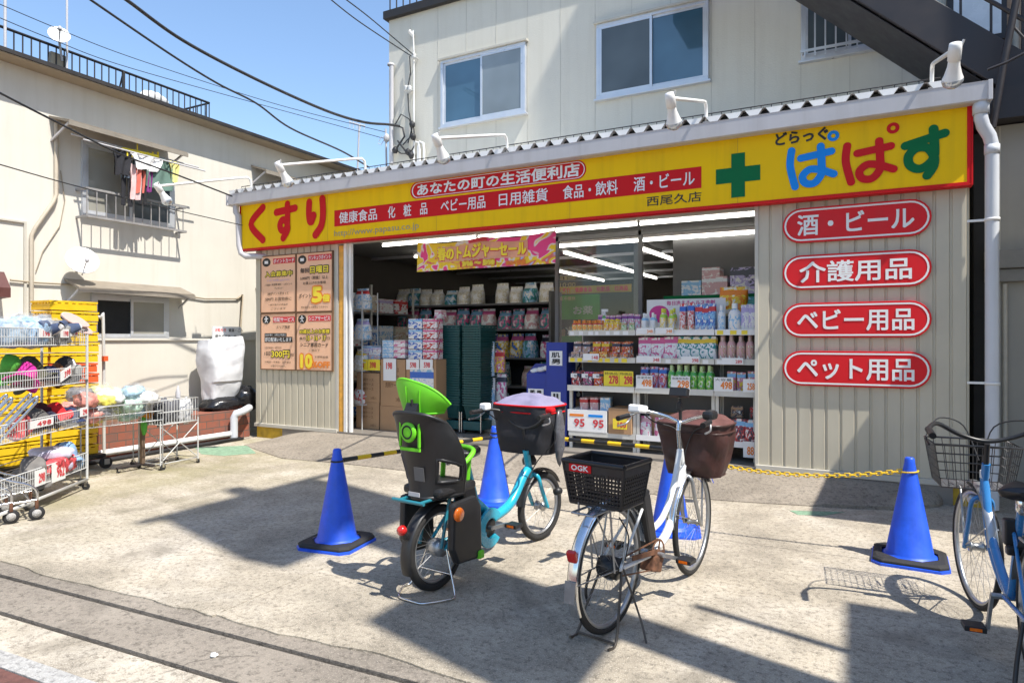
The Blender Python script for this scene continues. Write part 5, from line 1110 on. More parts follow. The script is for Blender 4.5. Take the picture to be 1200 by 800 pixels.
for k, (x0, x1, t_) in enumerate(((417, 430.5, '98'), (431, 445, '398'))):
    o, r = front_box('price_sign', ('left' if k == 0 else 'right') + ' yellow price sign on the cartons by the door rail', 'price sign', x0, x1, 421, 434, K['pyel'], .01, YC - .02); m = MB(); m.text(t_, (r[0] + .04, YC - .0215, r[2] + .04), (.11, 0, 0), (0, 0, .08), .03); m.build('lettering', K['pred'], o)
o, r = front_box('price_sign', 'white price sign hung on the upper carton behind the green headrest', 'price sign', 449, 464, 420, 446, K['paper'], .006, YC - .02); m = MB(); m.text('198', (r[0] + .06, YC - .0215, r[2] + .17), (.1, 0, 0), (0, 0, .09), .03); m.build('lettering', K['pred'], o)
for k in range(2):
    o, r = front_box('price_sign', ('left' if k == 0 else 'right') + ' white price sign below the stack of blue and pink boxes', 'price sign', 476 + 16 * k, 491 + 16 * k, 421, 433, K['paper'], .006, YC - .02); m = MB(); m.text('598', (r[0] + .07, YC - .0215, r[2] + .03), (.1, 0, 0), (0, 0, .07), .03); m.build('lettering', K['pred'], o)
# small boxes stacked on the cartons
for k, (x0, x1, y0, y1, c_, lab) in enumerate(((419, 431, 413, 421, ('white', 'sky', 'rose'), 'white and rose'), (432, 445, 413, 421, ('sky', 'rose', 'white'), 'pale blue'), (425, 436, 405, 413, ('lav', 'white', 'sky'), 'lavender'), (437, 446, 407, 413, ('rose', 'white', 'lav'), 'rose'))):
    front_box('box', lab + ' small box piled on the yellow priced carton', 'box', x0, x1, y0, y1 + .5, pm(*c_), .22, YC + .04)
for k in range(3):
    for j in range(2): front_box('box', '%s tissue box, %s row of the pile behind the green headrest' % (('pale blue', 'pink')[j], ('lowest', 'middle', 'highest')[k]), 'box', 448 + 13.5 * j, 461 + 13.5 * j, 412 - 6.8 * k, 419.5 - 6.8 * k, pm(*((('sky', 'white', 'sky'), ('pink', 'white', 'rose'))[j])), .24, YC + .03)
for k in range(4):
    for j in range(2):
        front_box('detergent_box', '%s detergent box, %s in the stack beside the dark baskets' % (('blue', 'red')[j], ('lowest', 'second', 'third', 'topmost')[k]), 'box', 478.5 + 17 * j, 494.5 + 17 * j, 409.5 - 12 * k, 420.8 - 12 * k, pm(*((('blue', 'white', 'sky'), ('red', 'white', 'pink'))[j])), .16, YC + .03)
front_box('detergent_box', 'single red box tilted on top of the red detergent stack', 'box', 509, 517, 363, 373, pm('pink', 'white', 'rose'), .14, YC + .3)
# shopping basket stacks: every basket a thing
K['basket_teal'] = M('dark teal plastic', (.012, .085, .085), .38, var=.12, scale=6)
def shop_basket():
    m = MB(); w_, d_, h = .30, .46, .20
    for a, b_ in (((-w_ / 2, -d_ / 2), (w_ / 2, -d_ / 2 + .02)), ((-w_ / 2, d_ / 2 - .02), (w_ / 2, d_ / 2)), ((-w_ / 2, -d_ / 2 + .02), (-w_ / 2 + .02, d_ / 2 - .02)), ((w_ / 2 - .02, -d_ / 2 + .02), (w_ / 2, d_ / 2 - .02))): m.box((*a, h - .018), (*b_, h))
    for s_ in (-1, 1):
        for q in range(11):
            u = -w_ / 2 + .03 + (w_ - .06) * q / 10; m.bar((u * .86, s_ * (d_ / 2 - .05), 0), (u, s_ * (d_ / 2 - .012), h - .018), .012, .004, (0, 1, 0))
        for q in range(15):
            u = -d_ / 2 + .03 + (d_ - .06) * q / 14; m.bar((s_ * (w_ / 2 - .045), u * .86, 0), (s_ * (w_ / 2 - .012), u, h - .018), .004, .012, (0, 1, 0))
    m.box((-w_ / 2 + .04, -d_ / 2 + .05, -.004), (w_ / 2 - .04, d_ / 2 - .05, .004)); return m.build('shopping_basket', K['basket_teal'], at=(0, 0, 0))
bproto = tag(shop_basket(), 'dark teal shopping basket nested in the left of two tall stacks', 'shopping basket', 'left stack of dark teal shopping baskets')
first = True
for j, px in enumerate((526.5, 551)):
    xc = PY(px, 398, 7.75).x + .02
    for k in range(33):
        loc = (xc + random.uniform(-.004, .004), 7.98, .40 + .0345 * k)
        if first: bproto.location = loc; first = False
        else:
            o = dup(bproto, loc, random.uniform(-.015, .015))
            if j: o['label'] = 'dark teal shopping basket nested in the right of two tall stacks'; o['group'] = 'right stack of dark teal shopping baskets'
for j, px in enumerate((526.5, 551)):
    t = thing('basket_stand', 'metal wheeled stand under the %s stack of teal baskets' % ('left', 'right')[j], 'stand', (PY(px, 398, 7.75).x + .02, 7.98, IF)); xc = t.location.x
    m = MB(); m.box((xc - .15, 7.76, IF + .05), (xc + .15, 8.2, IF + .17)); m.build('tray', K['basket_teal'], t, bevel=.01)
    m = MB()
    for s_ in (-1, 1): m.tube([(xc + s_ * .155, 7.74, IF + .02), (xc + s_ * .155, 7.74, IF + .3)], .009, 6)
    m.build('frame', K['chrome'], t)
    for s_ in (-1, 1): m = MB(); m.tube([(xc + s_ * .13 - .012, 7.78, IF + .028), (xc + s_ * .13 + .012, 7.78, IF + .028)], .027, 10); m.build('wheel', K['rubber'], t)
# packs between the baskets and the blue bins
for k, (x0, x1, y0, y1, c_, lab) in enumerate(((565, 580, 400, 440, ('white', 'sky', 'white'), 'white hanging pack beside the teal baskets, upper'), (566, 581, 442, 490, ('sky', 'white', 'white'), 'pale blue hanging pack beside the teal baskets, lower'), (580, 592, 410, 436, ('yellow', 'pink', 'red'), 'yellow and pink pack hanging in front of the gondola'), (582, 594, 438, 470, ('pink', 'white', 'dark'), 'pink dark pack below the yellow and pink one'), (568, 585, 490, 512, ('cream', 'white', 'tan'), 'cream pack at the foot of the hanging packs'))):
    a = PY(x0, 398, 8.1).x; b_ = PY(x1, 398, 8.1).x; zt = PY(x0, y0, 8.1).z; zb = PY(x0, y1, 8.1).z
    make_pouch(lab, None, b_ - a, zt - zb, .09, pm(*c_), ((a + b_) / 2, 8.1, max(zb, IF)), 0, 'packet', 'packet')
m = MB(); m.tube([(PY(573, 398, 8.2).x, 8.22, IF), (PY(573, 398, 8.2).x, 8.22, 1.6)], .012, 6); m.box((PY(560, 398, 8.2).x, 8.2, IF), (PY(596, 398, 8.2).x, 8.4, IF + .03)); tag(m.build('packet_stand', K['chrome']), 'chrome stand holding the packs beside the teal baskets', 'stand')
# blue cosmetics bins
K['bin_blue'] = M('royal blue card', (.012, .035, .28), .4, var=.1, scale=4)
for (x0, x1, y0, y1, lab, ls, pr) in ((640, 664, 401, 518, 'taller royal blue bin with two white labels', ((644, 659, 411, 428), (646, 657, 459, 470)), 0), (617, 641, 438, 516, 'shorter royal blue bin heaped with white packets', ((619, 637, 455, 467),), 1)):
    yy = 7.42 + .04 * pr; a, b_ = PY(x0, 398, yy).x, PY(x1, 398, yy).x; zt = PY((x0 + x1) / 2, y0, yy).z
    t = thing('display_bin', lab, 'display bin', ((a + b_) / 2, yy, IF), 0, 'royal blue bins in the opening')
    m = MB(); m.prism([(yy, IF), (yy + .3, IF), (yy + .3, zt + (.0 if not pr else .12)), (yy + .26, zt + (.0 if not pr else .12)), (yy, zt)], (a, 0, 0), (0, 1, 0), (0, 0, 1), (b_ - a, 0, 0)); m.build('body', K['bin_blue'], t, bevel=.004)
    for (lx0, lx1, ly0, ly1) in ls:
        la, lb_ = PY(lx0, 398, yy).x, PY(lx1, 398, yy).x; l0, l1 = PY(lx0, ly1, yy).z, PY(lx0, ly0, yy).z
        m = MB(); m.box((la, yy - .004, l0), (lb_, yy - .001, l1)); s_ = m.build('label', K['paper'], t); m = MB()
        if lb_ - la > l1 - l0: m.text('肌 男', (la + .03, yy - .0055, l0 + .02), (lb_ - la - .06, 0, 0), (0, 0, l1 - l0 - .04), .03)
        else: m.text('肌', (la + .03, yy - .0055, (l0 + l1) / 2 + .01), (lb_ - la - .06, 0, 0), (0, 0, (l1 - l0) / 2 - .03), .03); m.text('男', (la + .03, yy - .0055, l0 + .02), (lb_ - la - .06, 0, 0), (0, 0, (l1 - l0) / 2 - .03), .03)
        m.build('lettering', K['ink'], s_)
    if pr:
        for k in range(3): m = MB(); m.blob((a + .08 + .09 * k, yy + .12, zt + .03 + .02 * k), (.07, .1, .04), .25, k); tag(m.build('packet', K['paper']), ('first', 'second', 'third')[k] + ' white packet from the left on the shorter blue bin', 'packet')
# ------------------------------------------------------------------ sale banner in the opening
YB_ = 7.235
bn = thing('sale_banner', 'pink and yellow spring sale banner hung across the top of the opening', 'banner', (PY(570, 398, YB_).x, YB_, PY(570, 313, YB_).z))
bl0, bl1 = PY(488.5, 398, YB_).x, PY(651, 398, YB_).x
zt0, zt1 = PY(488.5, 284, YB_).z, PY(651, 269, YB_).z; zb0, zb1 = PY(490, 318.5, YB_).z, PY(652, 308.5, YB_).z
def bpos(a, b_, dy=0.0):
    x = bl0 + (bl1 - bl0) * a; zt = zt0 + (zt1 - zt0) * a - .05 * math.sin(math.pi * min(1, 2 * a)) ** 1 * (a < .5) - .05 * math.sin(math.pi * (2 * a - 1)) * (a >= .5); zb = zb0 + (zb1 - zb0) * a
    return Vector((x, YB_ + .012 * math.sin(a * 11 + b_ * 2) + .006 * math.sin(a * 27) + dy, zb + (zt - zb) * b_))
def banner_mat():
    m = bpy.data.materials.new('banner print'); m.use_nodes = True; nt = m.node_tree; L = nt.links.new; b = nt.nodes['Principled BSDF']
    tc = nn(nt, 'TexCoord'); mp = nn(nt, 'Mapping'); mp.inputs['Scale'].default_value = (2.6, 1, 3.4); L(tc.outputs['Object'], mp.inputs[0])
    v = nn(nt, 'TexNoise', Scale=1.25, Detail=2.0, Distortion=1.4); L(mp.outputs[0], v.inputs['Vector'])
    r = ramp(nt, v.outputs[0], [(0, (.80, .05, .22)), (.44, (.80, .05, .22)), (.47, (.75, .68, .62)), (.49, (.75, .68, .62)), (.51, (.88, .58, .01)), (.60, (.80, .55, .03)), (.63, (.72, .16, .10)), (.68, (.72, .16, .10)), (.72, (.35, .5, .75))])
    L(r.outputs[0], b.inputs['Base Color']); b.inputs['Roughness'].default_value = .6; return m
m = MB(); m.grid(lambda a, b_: bpos(a, b_), 60, 8); m.grid(lambda a, b_: bpos(1 - a, b_, .004), 60, 8); m.build('cloth', banner_mat(), bn)
def on_banner(t, a0, a1, b0, b1, off, mat, lift, name='lettering'):
    m = MB(); m.text(t, (0, 0, 0), (1, 0, 0), (0, 1, 0), 0); base = list(m.v); fs = list(m.f); out = MB()
    d = off
    for k, (sx, sz) in enumerate(((0, 0), (1, 1), (-1, 1), (1, -1), (-1, -1)) if off else ((0, 0),)):
        out.add([bpos(a0 + (a1 - a0) * p.x + sx * d * .25, b0 + (b1 - b0) * p.y + sz * d) - Vector((0, lift + .0001 * k, 0)) for p in base], fs)
    out.build(name, mat, bn)
def bpatch(a0, a1, b0, b1, mat, lift, name):
    m = MB(); m.grid(lambda u, v: bpos(a0 + (a1 - a0) * u, b0 + (b1 - b0) * v) - Vector((0, lift, 0)), 20, 3); m.build(name, mat, bn)
bpatch(.17, .82, .30, .86, M('banner peach', (.75, .36, .22), .6, var=.2, scale=4), .004, 'title_panel')
on_banner('春のトムジャーセール', .17, .81, .34, .82, .028, K['pred'], .007); on_banner('春のトムジャーセール', .172, .808, .36, .84, .016, M('banner title yellow', (.9, .72, .03), .5, var=.02), .0095)
bpatch(.34, .60, .06, .28, K['pred'], .006, 'date_panel'); on_banner('3/16 ～ 5/10', .36, .585, .09, .25, .02, K['pyel'], .009)
bpatch(.41, .53, .86, .985, K['pred'], .006, 'red_tab'); on_banner('2024 開催', .67, .80, .05, .2, .02, K['porange'], .009)
m = MB()
for a in (.004, .47, .996): p = bpos(a, .99); m.tube([p, p + Vector((0, .06, .16))], .004, 4)
m.build('tie', K['white_wire'], bn)
# ================================================================== BICYCLES
K['teal_paint'] = M('turquoise bicycle paint', (.02, .37, .50), .28, var=.03, coat=.5); K['teal_dark'] = M('dark turquoise carrier', (.015, .17, .22), .35, var=.05, coat=.3)
K['white_paint'] = M('white bicycle paint', (.74, .75, .74), .3, var=.04, coat=.4, streak=.12); K['blue_paint'] = M('sky blue bicycle paint', (.03, .19, .46), .28, var=.04, coat=.5)
K['silver'] = M('silver alloy', (.40, .41, .42), .38, .8, var=.08, scale=12); K['rust'] = M('rusty steel', (.15, .07, .04), .7, .35, var=.55, scale=22, bump=.3)
K['plastic'] = M('black plastic', (.016, .016, .017), .42, var=.15, scale=9); K['seat_black'] = M('black saddle vinyl', (.014, .013, .014), .38, var=.2, bump=.15)
K['spoke'] = M('dull spoke steel', (.30, .30, .30), .45, .6, var=.2); K['lime'] = M('lime green plastic', (.15, .60, .015), .5, var=.08); K['refl_red'] = M('red reflector', (.5, .015, .012), .18, var=.2, scale=60, coat=.6); K['refl_orange'] = M('orange reflector', (.85, .17, .01), .2, var=.15, scale=60, coat=.5)
K['brown_vinyl'] = M('brown vinyl', (.055, .022, .018), .45, var=.35, scale=7, bump=.9, bscale=11); K['brown_fabric'] = M('maroon cover fabric', (.12, .045, .038), .7, var=.35, scale=6, bump=1.0, bscale=9); K['lav_mesh'] = M('lavender cover mesh', (.22, .20, .30), .75, var=.1, scale=10, bump=.4, bscale=30)
K['black_fabric'] = M('black bag fabric', (.018, .018, .022), .7, var=.25, scale=6, bump=.3, bscale=18)
def smooth(pts, k=5):
    P = [Vector(p) for p in pts]; Q = []
    for i in range(len(P) - 1):
        a = P[max(i - 1, 0)]; b_ = P[i]; c = P[i + 1]; d = P[min(i + 2, len(P) - 1)]
        for j in range(k):
            t = j / k; Q.append(.5 * ((2 * b_) + (c - a) * t + (2 * a - 5 * b_ + 4 * c - d) * t * t + (3 * b_ - a - 3 * c + d) * t ** 3))
    return Q + [P[-1]]
Ym = Matrix.Rotation(R_(-90), 3, 'X')      # lathe axis z -> y
def wheel(root, x, R, tr, rim_mat=None, spokes=28, steer=0, hub_r=.022, block=0):
    rim_mat = rim_mat or K['silver']
    m = MB(); rr = R - 2 * tr
    m.lathe([(rr - .004, -.011), (rr + .008, -.0125), (rr + .010, .0), (rr + .008, .0125), (rr - .004, .011), (rr - .012, .006), (rr - .012, -.006), (rr - .004, -.011)], 48, (0, 0, 0), Ym)
    m.lathe([(0, -.05), (.012, -.05), (.012, -.035), (hub_r, -.034), (hub_r, -.026), (hub_r * .7, -.02), (hub_r * .7, .02), (hub_r, .026), (hub_r, .034), (.012, .035), (.012, .05), (0, .05)], 16, (0, 0, 0), Ym)
    w_ = m.build('wheel', rim_mat, root, True); w_.location = (x, 0, R); w_.rotation_euler = (0, 0, steer)
    m = MB()
    prof = [(R - tr + tr * math.cos(a) * 1.0, tr * math.sin(a) * .95) for a in [k * math.pi / 6 - math.pi * .78 for k in range(0, 10)]]
    m.lathe(prof, 56, (0, 0, 0), Ym); m.build('tyre', K['tyre'], w_, True)
    m = MB()
    for k in range(spokes):
        a = 2 * math.pi * k / spokes; s_ = 1 if k % 2 else -1; off = (.35 if (k // 2) % 2 else -.35)
        h = Vector((math.cos(a + off) * hub_r * .9, s_ * .03, math.sin(a + off) * hub_r * .9)); e = Vector((math.cos(a) * (rr - .01), 0, math.sin(a) * (rr - .01))); m.tube([h, e], .001, 4)
    m.build('spokes', K['spoke'], w_, True)
    return w_
def fender(root, x, R, a0, a1, wd, mat, flap=False):
    m = MB(); n = 26; rf = R + .018
    def f(u, v):
        t = R_(a0 + (a1 - a0) * v); p = math.pi * (u - .5); return Vector((x + (rf + .012 * math.cos(p)) * math.cos(t), wd / 2 * math.sin(p), R + (rf + .012 * math.cos(p)) * math.sin(t)))
    def f2(u, v): p = f(1 - u, v); d = Vector((p.x - x, 0, p.z - R)).normalized(); return p - d * .003
    m.grid(f, 9, n); m.grid(f2, 9, n)
    o = m.build('fender', mat, root, True)
    return o
def stays(mb, x, R, a, wd, r=.004):
    t = R_(a); e = Vector((x + (R + .02) * math.cos(t), 0, R + (R + .02) * math.sin(t)))
    for s_ in (-1, 1): mb.tube([(x, s_ * .055, R), (e.x, s_ * wd / 2, e.z)], r, 5)
def pedals(root, bb, ang, crank=.165, mat=None, z=0):
    m = MB()
    for s_ in (1, -1):
        a = R_(ang) + (0 if s_ > 0 else math.pi); e = Vector((bb[0] + crank * math.cos(a), s_ * .09, bb[2] + crank * math.sin(a)))
        m.bar((bb[0], s_ * .075, bb[2]), (e.x, s_ * .09, e.z), .022, .014, (0, 1, 0))
    m.tube([(bb[0], -.08, bb[2]), (bb[0], .08, bb[2])], .014, 10); cr = m.build('crank', mat or K['silver'], root, True)
    for s_ in (1, -1):
        a = R_(ang) + (0 if s_ > 0 else math.pi); e = Vector((bb[0] + crank * math.cos(a), s_ * .145, bb[2] + crank * math.sin(a)))
        m = MB(); m.obox(e, (.085, .09, .026)); m.tube([(e.x, s_ * .09, e.z), (e.x, s_ * .15, e.z)], .007, 6); p = m.build('pedal', K['plastic'], root, True, bevel=.005)
        m = MB(); m.obox(e + Vector((-.0435, 0, 0)), (.004, .05, .014)); m.obox(e + Vector((.0435, 0, 0)), (.004, .05, .014)); m.build('reflector', K['refl_orange'], p, True)
def chainring(root, bb, r, side=-1, x_rear=0, Rz=.3, cover=None, r2=.04):
    m = MB(); m.lathe([(r - .012, -.002), (r, -.002), (r, .002), (r - .012, .002), (r - .012, -.002)], 32, (bb[0], side * .045, bb[2]), Ym); m.lathe([(.0, -.003), (.03, -.003), (.03, .003), (0, .003)], 16, (bb[0], side * .045, bb[2]), Ym)
    for k in range(5): a = k * 1.2566; m.bar((bb[0], side * .045, bb[2]), (bb[0] + (r - .008) * math.cos(a), side * .045, bb[2] + (r - .008) * math.sin(a)), .014, .004, (0, 1, 0))
    m.build('chainring', K['rust'] if cover == 'rust' else K['silver'], root, True)
    m = MB(); d = Vector((x_rear - bb[0], 0, Rz - bb[2])); L_ = d.length
    for s_ in (1, -1): m.bar((bb[0], side * .045, bb[2] + s_ * r), (x_rear, side * .045, Rz + s_ * r2), .006, .007)
    m.build('chain', K['rust'], root, True)
def saddle(root, at, mat, post_to=None, tilt=0.0, size=1.0):
    m = MB()
    def f(a, b_):
        t = 2 * math.pi * a; u = b_
        x = -.13 + .27 * u; w_ = (.105 * (1 - u ** 1.5) + .028) * min(1, (u + .02) * 9) ** .5 * min(1, (1.02 - u) * 14) ** .5
        z = .025 * math.sin(t) * min(1, u * 12 + .2) * min(1, (1 - u) * 12 + .2) + .018 * (1 - u) ** 2 - .0 * u - (.028 if math.sin(t) < -.2 else 0) * .5
        return Vector((x, w_ * math.cos(t), z)) * size + Vector(at)
    m.grid(f, 16, 14, True, True); m.add([f(k / 16, 0) for k in range(16)], [tuple(range(16))]); m.add([f(k / 16, 1) for k in range(16)], [tuple(range(15, -1, -1))])
    o = m.build('saddle', mat, root, True)
    if post_to:
        m = MB(); m.tube([Vector(at) + Vector((-.02, 0, -.02)), post_to], .0135, 10)
        for s_ in (-1, 1): m.tube([Vector(at) + Vector((-.09, s_ * .03, -.03)), Vector(at) + Vector((.0, s_ * .022, -.055)), Vector(at) + Vector((.10, s_ * .012, -.02))], .005, 5)
        m.build('seat_post', K['silver'], root, True)
        for s_ in (-1, 1):
            m = MB(); m.lathe([(.013, -.06), (.018, -.05), (.018, -.01), (.013, 0)], 10, Vector(at) + Vector((-.09, s_ * .045, -.012))); m.build('seat_spring', K['chrome'], root, True)
    return o
def wire_basket(root, c, sx, sy, h, taper, mat, r=.0025, n=9, rows=6, name='front_basket'):
    c = Vector(c); m = MB()
    def P(u, v, w_): k = taper + (1 - taper) * w_; return c + Vector((u * sx / 2 * k, v * sy / 2 * k, (w_ - .5) * h))
    for k in range(rows):
        w_ = k / (rows - 1); rr = r * (2.2 if k in (rows - 1,) else 1)
        m.tube([P(-1, -1, w_), P(1, -1, w_), P(1, 1, w_), P(-1, 1, w_)], rr, 5, True)
    for k in range(n):
        u = -1 + 2 * k / (n - 1)
        for v in (-1, 1): m.tube([P(u, v, 0), P(u, v, 1)], r * .8, 4); m.tube([P(v, u, 0), P(v, u, 1)], r * .8, 4)
        m.tube([P(u, -1, 0), P(u, 1, 0)], r * .8, 4); m.tube([P(-1, u, 0), P(1, u, 0)], r * .8, 4)
    return m.build(name, mat, root, True)
def heading(a, b_):
    d = Vector(b_) - Vector(a); return math.atan2(d.y, d.x)
# ------------------------------------------------------------------ white bicycle
Ra = .33; p_r = G(714, 739); p_f = G(812, 671); wb = (p_f - p_r).length
b = thing('bicycle', 'white city bicycle with a black rear basket and a brown front basket', 'bicycle', (p_r.x, p_r.y, 0), heading(p_r, p_f), 'parked bicycles')
wheel(b, 0, Ra, .0185, K['silver'], 32, 0, .03); wheel(b, wb, Ra, .0185, K['silver'], 32, .06)
BB = Vector((.47, 0, .285))
fr = fender(b, 0, Ra, 8, 205, .06, K['chrome']); ff = fender(b, wb, Ra, 35, 175, .06, K['chrome'])
m = MB(); m.obox((-Ra - .04, 0, Ra - .02), (.006, .058, .10), Matrix.Rotation(.12, 3, 'Y')); m.build('mud_flap', M('smoky mud flap', (.22, .22, .22), .25, var=.2), fr, True)
m = MB(); m.obox((-Ra - .02, 0, Ra + .145), (.03, .05, .06), Matrix.Rotation(-.35, 3, 'Y')); m.build('reflector', K['refl_red'], fr, True, bevel=.01)
m = MB()
hd0, hd1 = Vector((wb - .155, 0, .66)), Vector((wb - .20, 0, .82))
m.tube(smooth([hd0 + Vector((-.01, 0, .06)), (wb - .26, 0, .50), (wb - .40, 0, .34), BB]), .026, 14); m.tube(smooth([hd1, (wb - .30, 0, .60), (wb - .45, 0, .45), (.40, 0, .40)]), .018, 12)
m.tube([BB, (.335, 0, .72)], .017, 12); m.tube([hd0 - Vector((-.01, 0, .03)), hd1], .021, 12)
for s_ in (-1, 1):
    m.tube([BB + Vector((0, s_ * .03, 0)), (0, s_ * .062, Ra)], .010, 8); m.tube([(.36, s_ * .02, .60), (0, s_ * .062, Ra)], .008, 8)
m.build('frame', K['white_paint'], b, True)
m = MB()
for s_ in (-1, 1): m.tube(smooth([(wb - .135, s_ * .0, .655), (wb - .13, s_ * .045, .63), (wb - .09, s_ * .052, .5), (wb - .01, s_ * .055, Ra), (wb, s_ * .055, Ra)]), .012, 9)
m.tube([hd0, hd0 + Vector((.005, 0, -.02))], .02, 10); stays(m, wb, Ra, 160, .06); stays(m, 0, Ra, 178, .06); stays(m, 0, Ra, 120, .06)
m.build('fork', K['silver'], b, True)
m = MB(); m.obox(BB + Vector((-.03, -.02, -.045)), (.12, .085, .09), Matrix.Rotation(.3, 3, 'Y')); m.lathe([(0, -.05), (.05, -.048), (.055, -.04), (.055, .0), (0, .005)], 16, BB + Vector((-.03, 0, -.03)), Ym); m.build('motor', K['rust'], b, True, bevel=.02)
m = MB(); m.obox((.385, 0, .50), (.10, .085, .34), Matrix.Rotation(-.30, 3, 'Y')); m.build('battery', K['plastic'], b, True, bevel=.02)
chainring(b, BB, .085, -1, 0, Ra, 'rust'); pedals(b, BB, 160)
m = MB(); m.bar((.42, -.062, .315), (.14, -.06, Ra + .02), .008, .026); m.build('chain_guard', K['rust'], b, True)
saddle(b, (.275, 0, .80), K['seat_black'], (.335, 0, .70))
# handlebar
st_ = Vector((wb - .235, 0, .99))
m = MB(); m.tube([hd1, (wb - .225, 0, .96)], .013, 10); m.tube(smooth([(wb - .225, 0, .94), (wb - .21, 0, .985), (wb - .19, 0, .99)]), .016, 10)
gl, gr = Vector((.625, .265, 1.025)), Vector((.625, -.265, 1.025))
m.tube(smooth([gl, (.70, .26, 1.03), (.80, .21, 1.05), (wb - .20, .09, 1.02), (wb - .19, 0, .99), (wb - .20, -.09, 1.02), (.80, -.21, 1.05), (.70, -.26, 1.03), gr], 5), .0115, 10); hb = m.build('handlebar', K['chrome'], b, True)
for g_, s_ in ((gl, 1), (gr, -1)):
    m = MB(); m.tube([g_ - Vector((.055, s_ * -.003, .004)), g_ + Vector((.065, s_ * -.004, .004))], [.0165, .0155], 10); m.build('grip', K['plastic'], hb, True)
    m = MB(); m.tube(smooth([g_ + Vector((.09, s_ * -.01, -.01)), g_ + Vector((.05, s_ * .005, -.045)), g_ + Vector((-.04, s_ * .012, -.05))]), .006, 6); m.build('brake_lever', K['silver'], hb, True)
m = MB(); m.obox((.77, .235, 1.065), (.12, .085, .05), Matrix.Rotation(.15, 3, 'Y')); m.build('switch_box', K['paper'], hb, True, bevel=.012)
m = MB(); m.obox((.76, -.235, 1.06), (.10, .07, .055)); m.build('shifter', K['plastic'], hb, True, bevel=.02)
m = MB(); m.tube([(wb - .19, .0, 1.0), (wb - .20, 0, 1.14)], .011, 8); m.obox((wb - .205, 0, 1.09), (.03, .03, .05)); m.obox((wb - .21, 0, 1.175), (.045, .115, .055), Matrix.Rotation(.3, 3, 'Y')); m.build('phone_mount', K['plastic'], hb, True, bevel=.006)
m = MB()
for s_, k in ((1, .0), (-1, .02)): m.tube(smooth([(.78, s_ * .22, 1.05), (.86 + k, s_ * .17, .98), (wb - .12, s_ * .06, .93), (wb - .14, s_ * .01, .80), (wb - .2, 0, .6)]), .004, 5)
m.build('brake_cable', K['cable'], hb, True)
# rear rack and basket
m = MB()
for s_ in (-1, 1):
    m.tube([(.28, s_ * .05, .655), (-.26, s_ * .06, .655)], .006, 6); m.tube([(-.06, s_ * .065, Ra), (-.10, s_ * .062, .655)], .006, 6); m.tube([(.02, s_ * .065, Ra), (.10, s_ * .062, .655)], .006, 6)
for xx in (-.26, -.12, .02, .16): m.tube([(xx, -.06, .655), (xx, .06, .655)], .005, 6)
m.tube([(-.12, .11, .60), (-.12, .11, .67)], .006, 5); m.build('rear_rack', K['silver'], b, True)
def plastic_basket():
    m = MB(); sx, sy, h, tp = .28, .355, .215, .82; c = Vector((.0, .015, .665))
    def P(u, v, w_): k = tp + (1 - tp) * w_; return c + Vector((u * sx / 2 * k, v * sy / 2 * k, w_ * h))
    for (fu, nrm) in ((lambda t: (-1, t), 'x'), (lambda t: (1, t), 'x'), (lambda t: (t, -1), 'y'), (lambda t: (t, 1), 'y')):
        n = 17 if nrm == 'x' else 13
        for k in range(n): t = -1 + 2 * k / (n - 1); u, v = fu(t); m.bar(P(u, v, 0), P(u, v, .80), .0085, .004, (1, 0, 0) if nrm == 'y' else (0, 1, 0))
        for k in range(9): w_ = .06 + .74 * k / 8; a, b2 = fu(-1), fu(1); m.bar(P(*a, w_), P(*b2, w_), .005, .009 if k not in (4,) else .014)
        a, b2 = fu(-1), fu(1); m.bar(P(*a, .88), P(*b2, .88), .006, .055)
    for (a, b2) in (((-1, -1), (1, -1)), ((1, -1), (1, 1)), ((1, 1), (-1, 1)), ((-1, 1), (-1, -1))): m.tube([P(*a, 1.0), P(*b2, 1.0)], .013, 8); m.tube([P(*a, .0), P(*b2, .0)], .008, 6)
    for k in range(9): t = -1 + 2 * k / 8; m.bar(P(t, -1, .02), P(t, 1, .02), .012, .005); m.bar(P(-1, t, .02), P(1, t, .02), .012, .005)
    for a in ((-1, -1), (1, -1), (1, 1), (-1, 1)): m.tube([P(*a, 0), P(*a, 1)], .009, 6)
    # raised corner lugs
    return m, P
m, Pb = plastic_basket(); rb = m.build('rear_basket', K['plastic'], b, True)
m = MB(); q = Pb(-1, .42, .86); m.box((q.x - .008, q.y - .065, q.z - .02), (q.x - .003, q.y + .065, q.z + .022)); pl_ = m.build('badge', K['red'], rb, True)
m = MB(); m.text('OGK', (q.x - .0095, q.y + .05, q.z - .012), (0, -.1, 0), (0, 0, .026), .03); m.build('lettering', K['paper'], pl_, True)
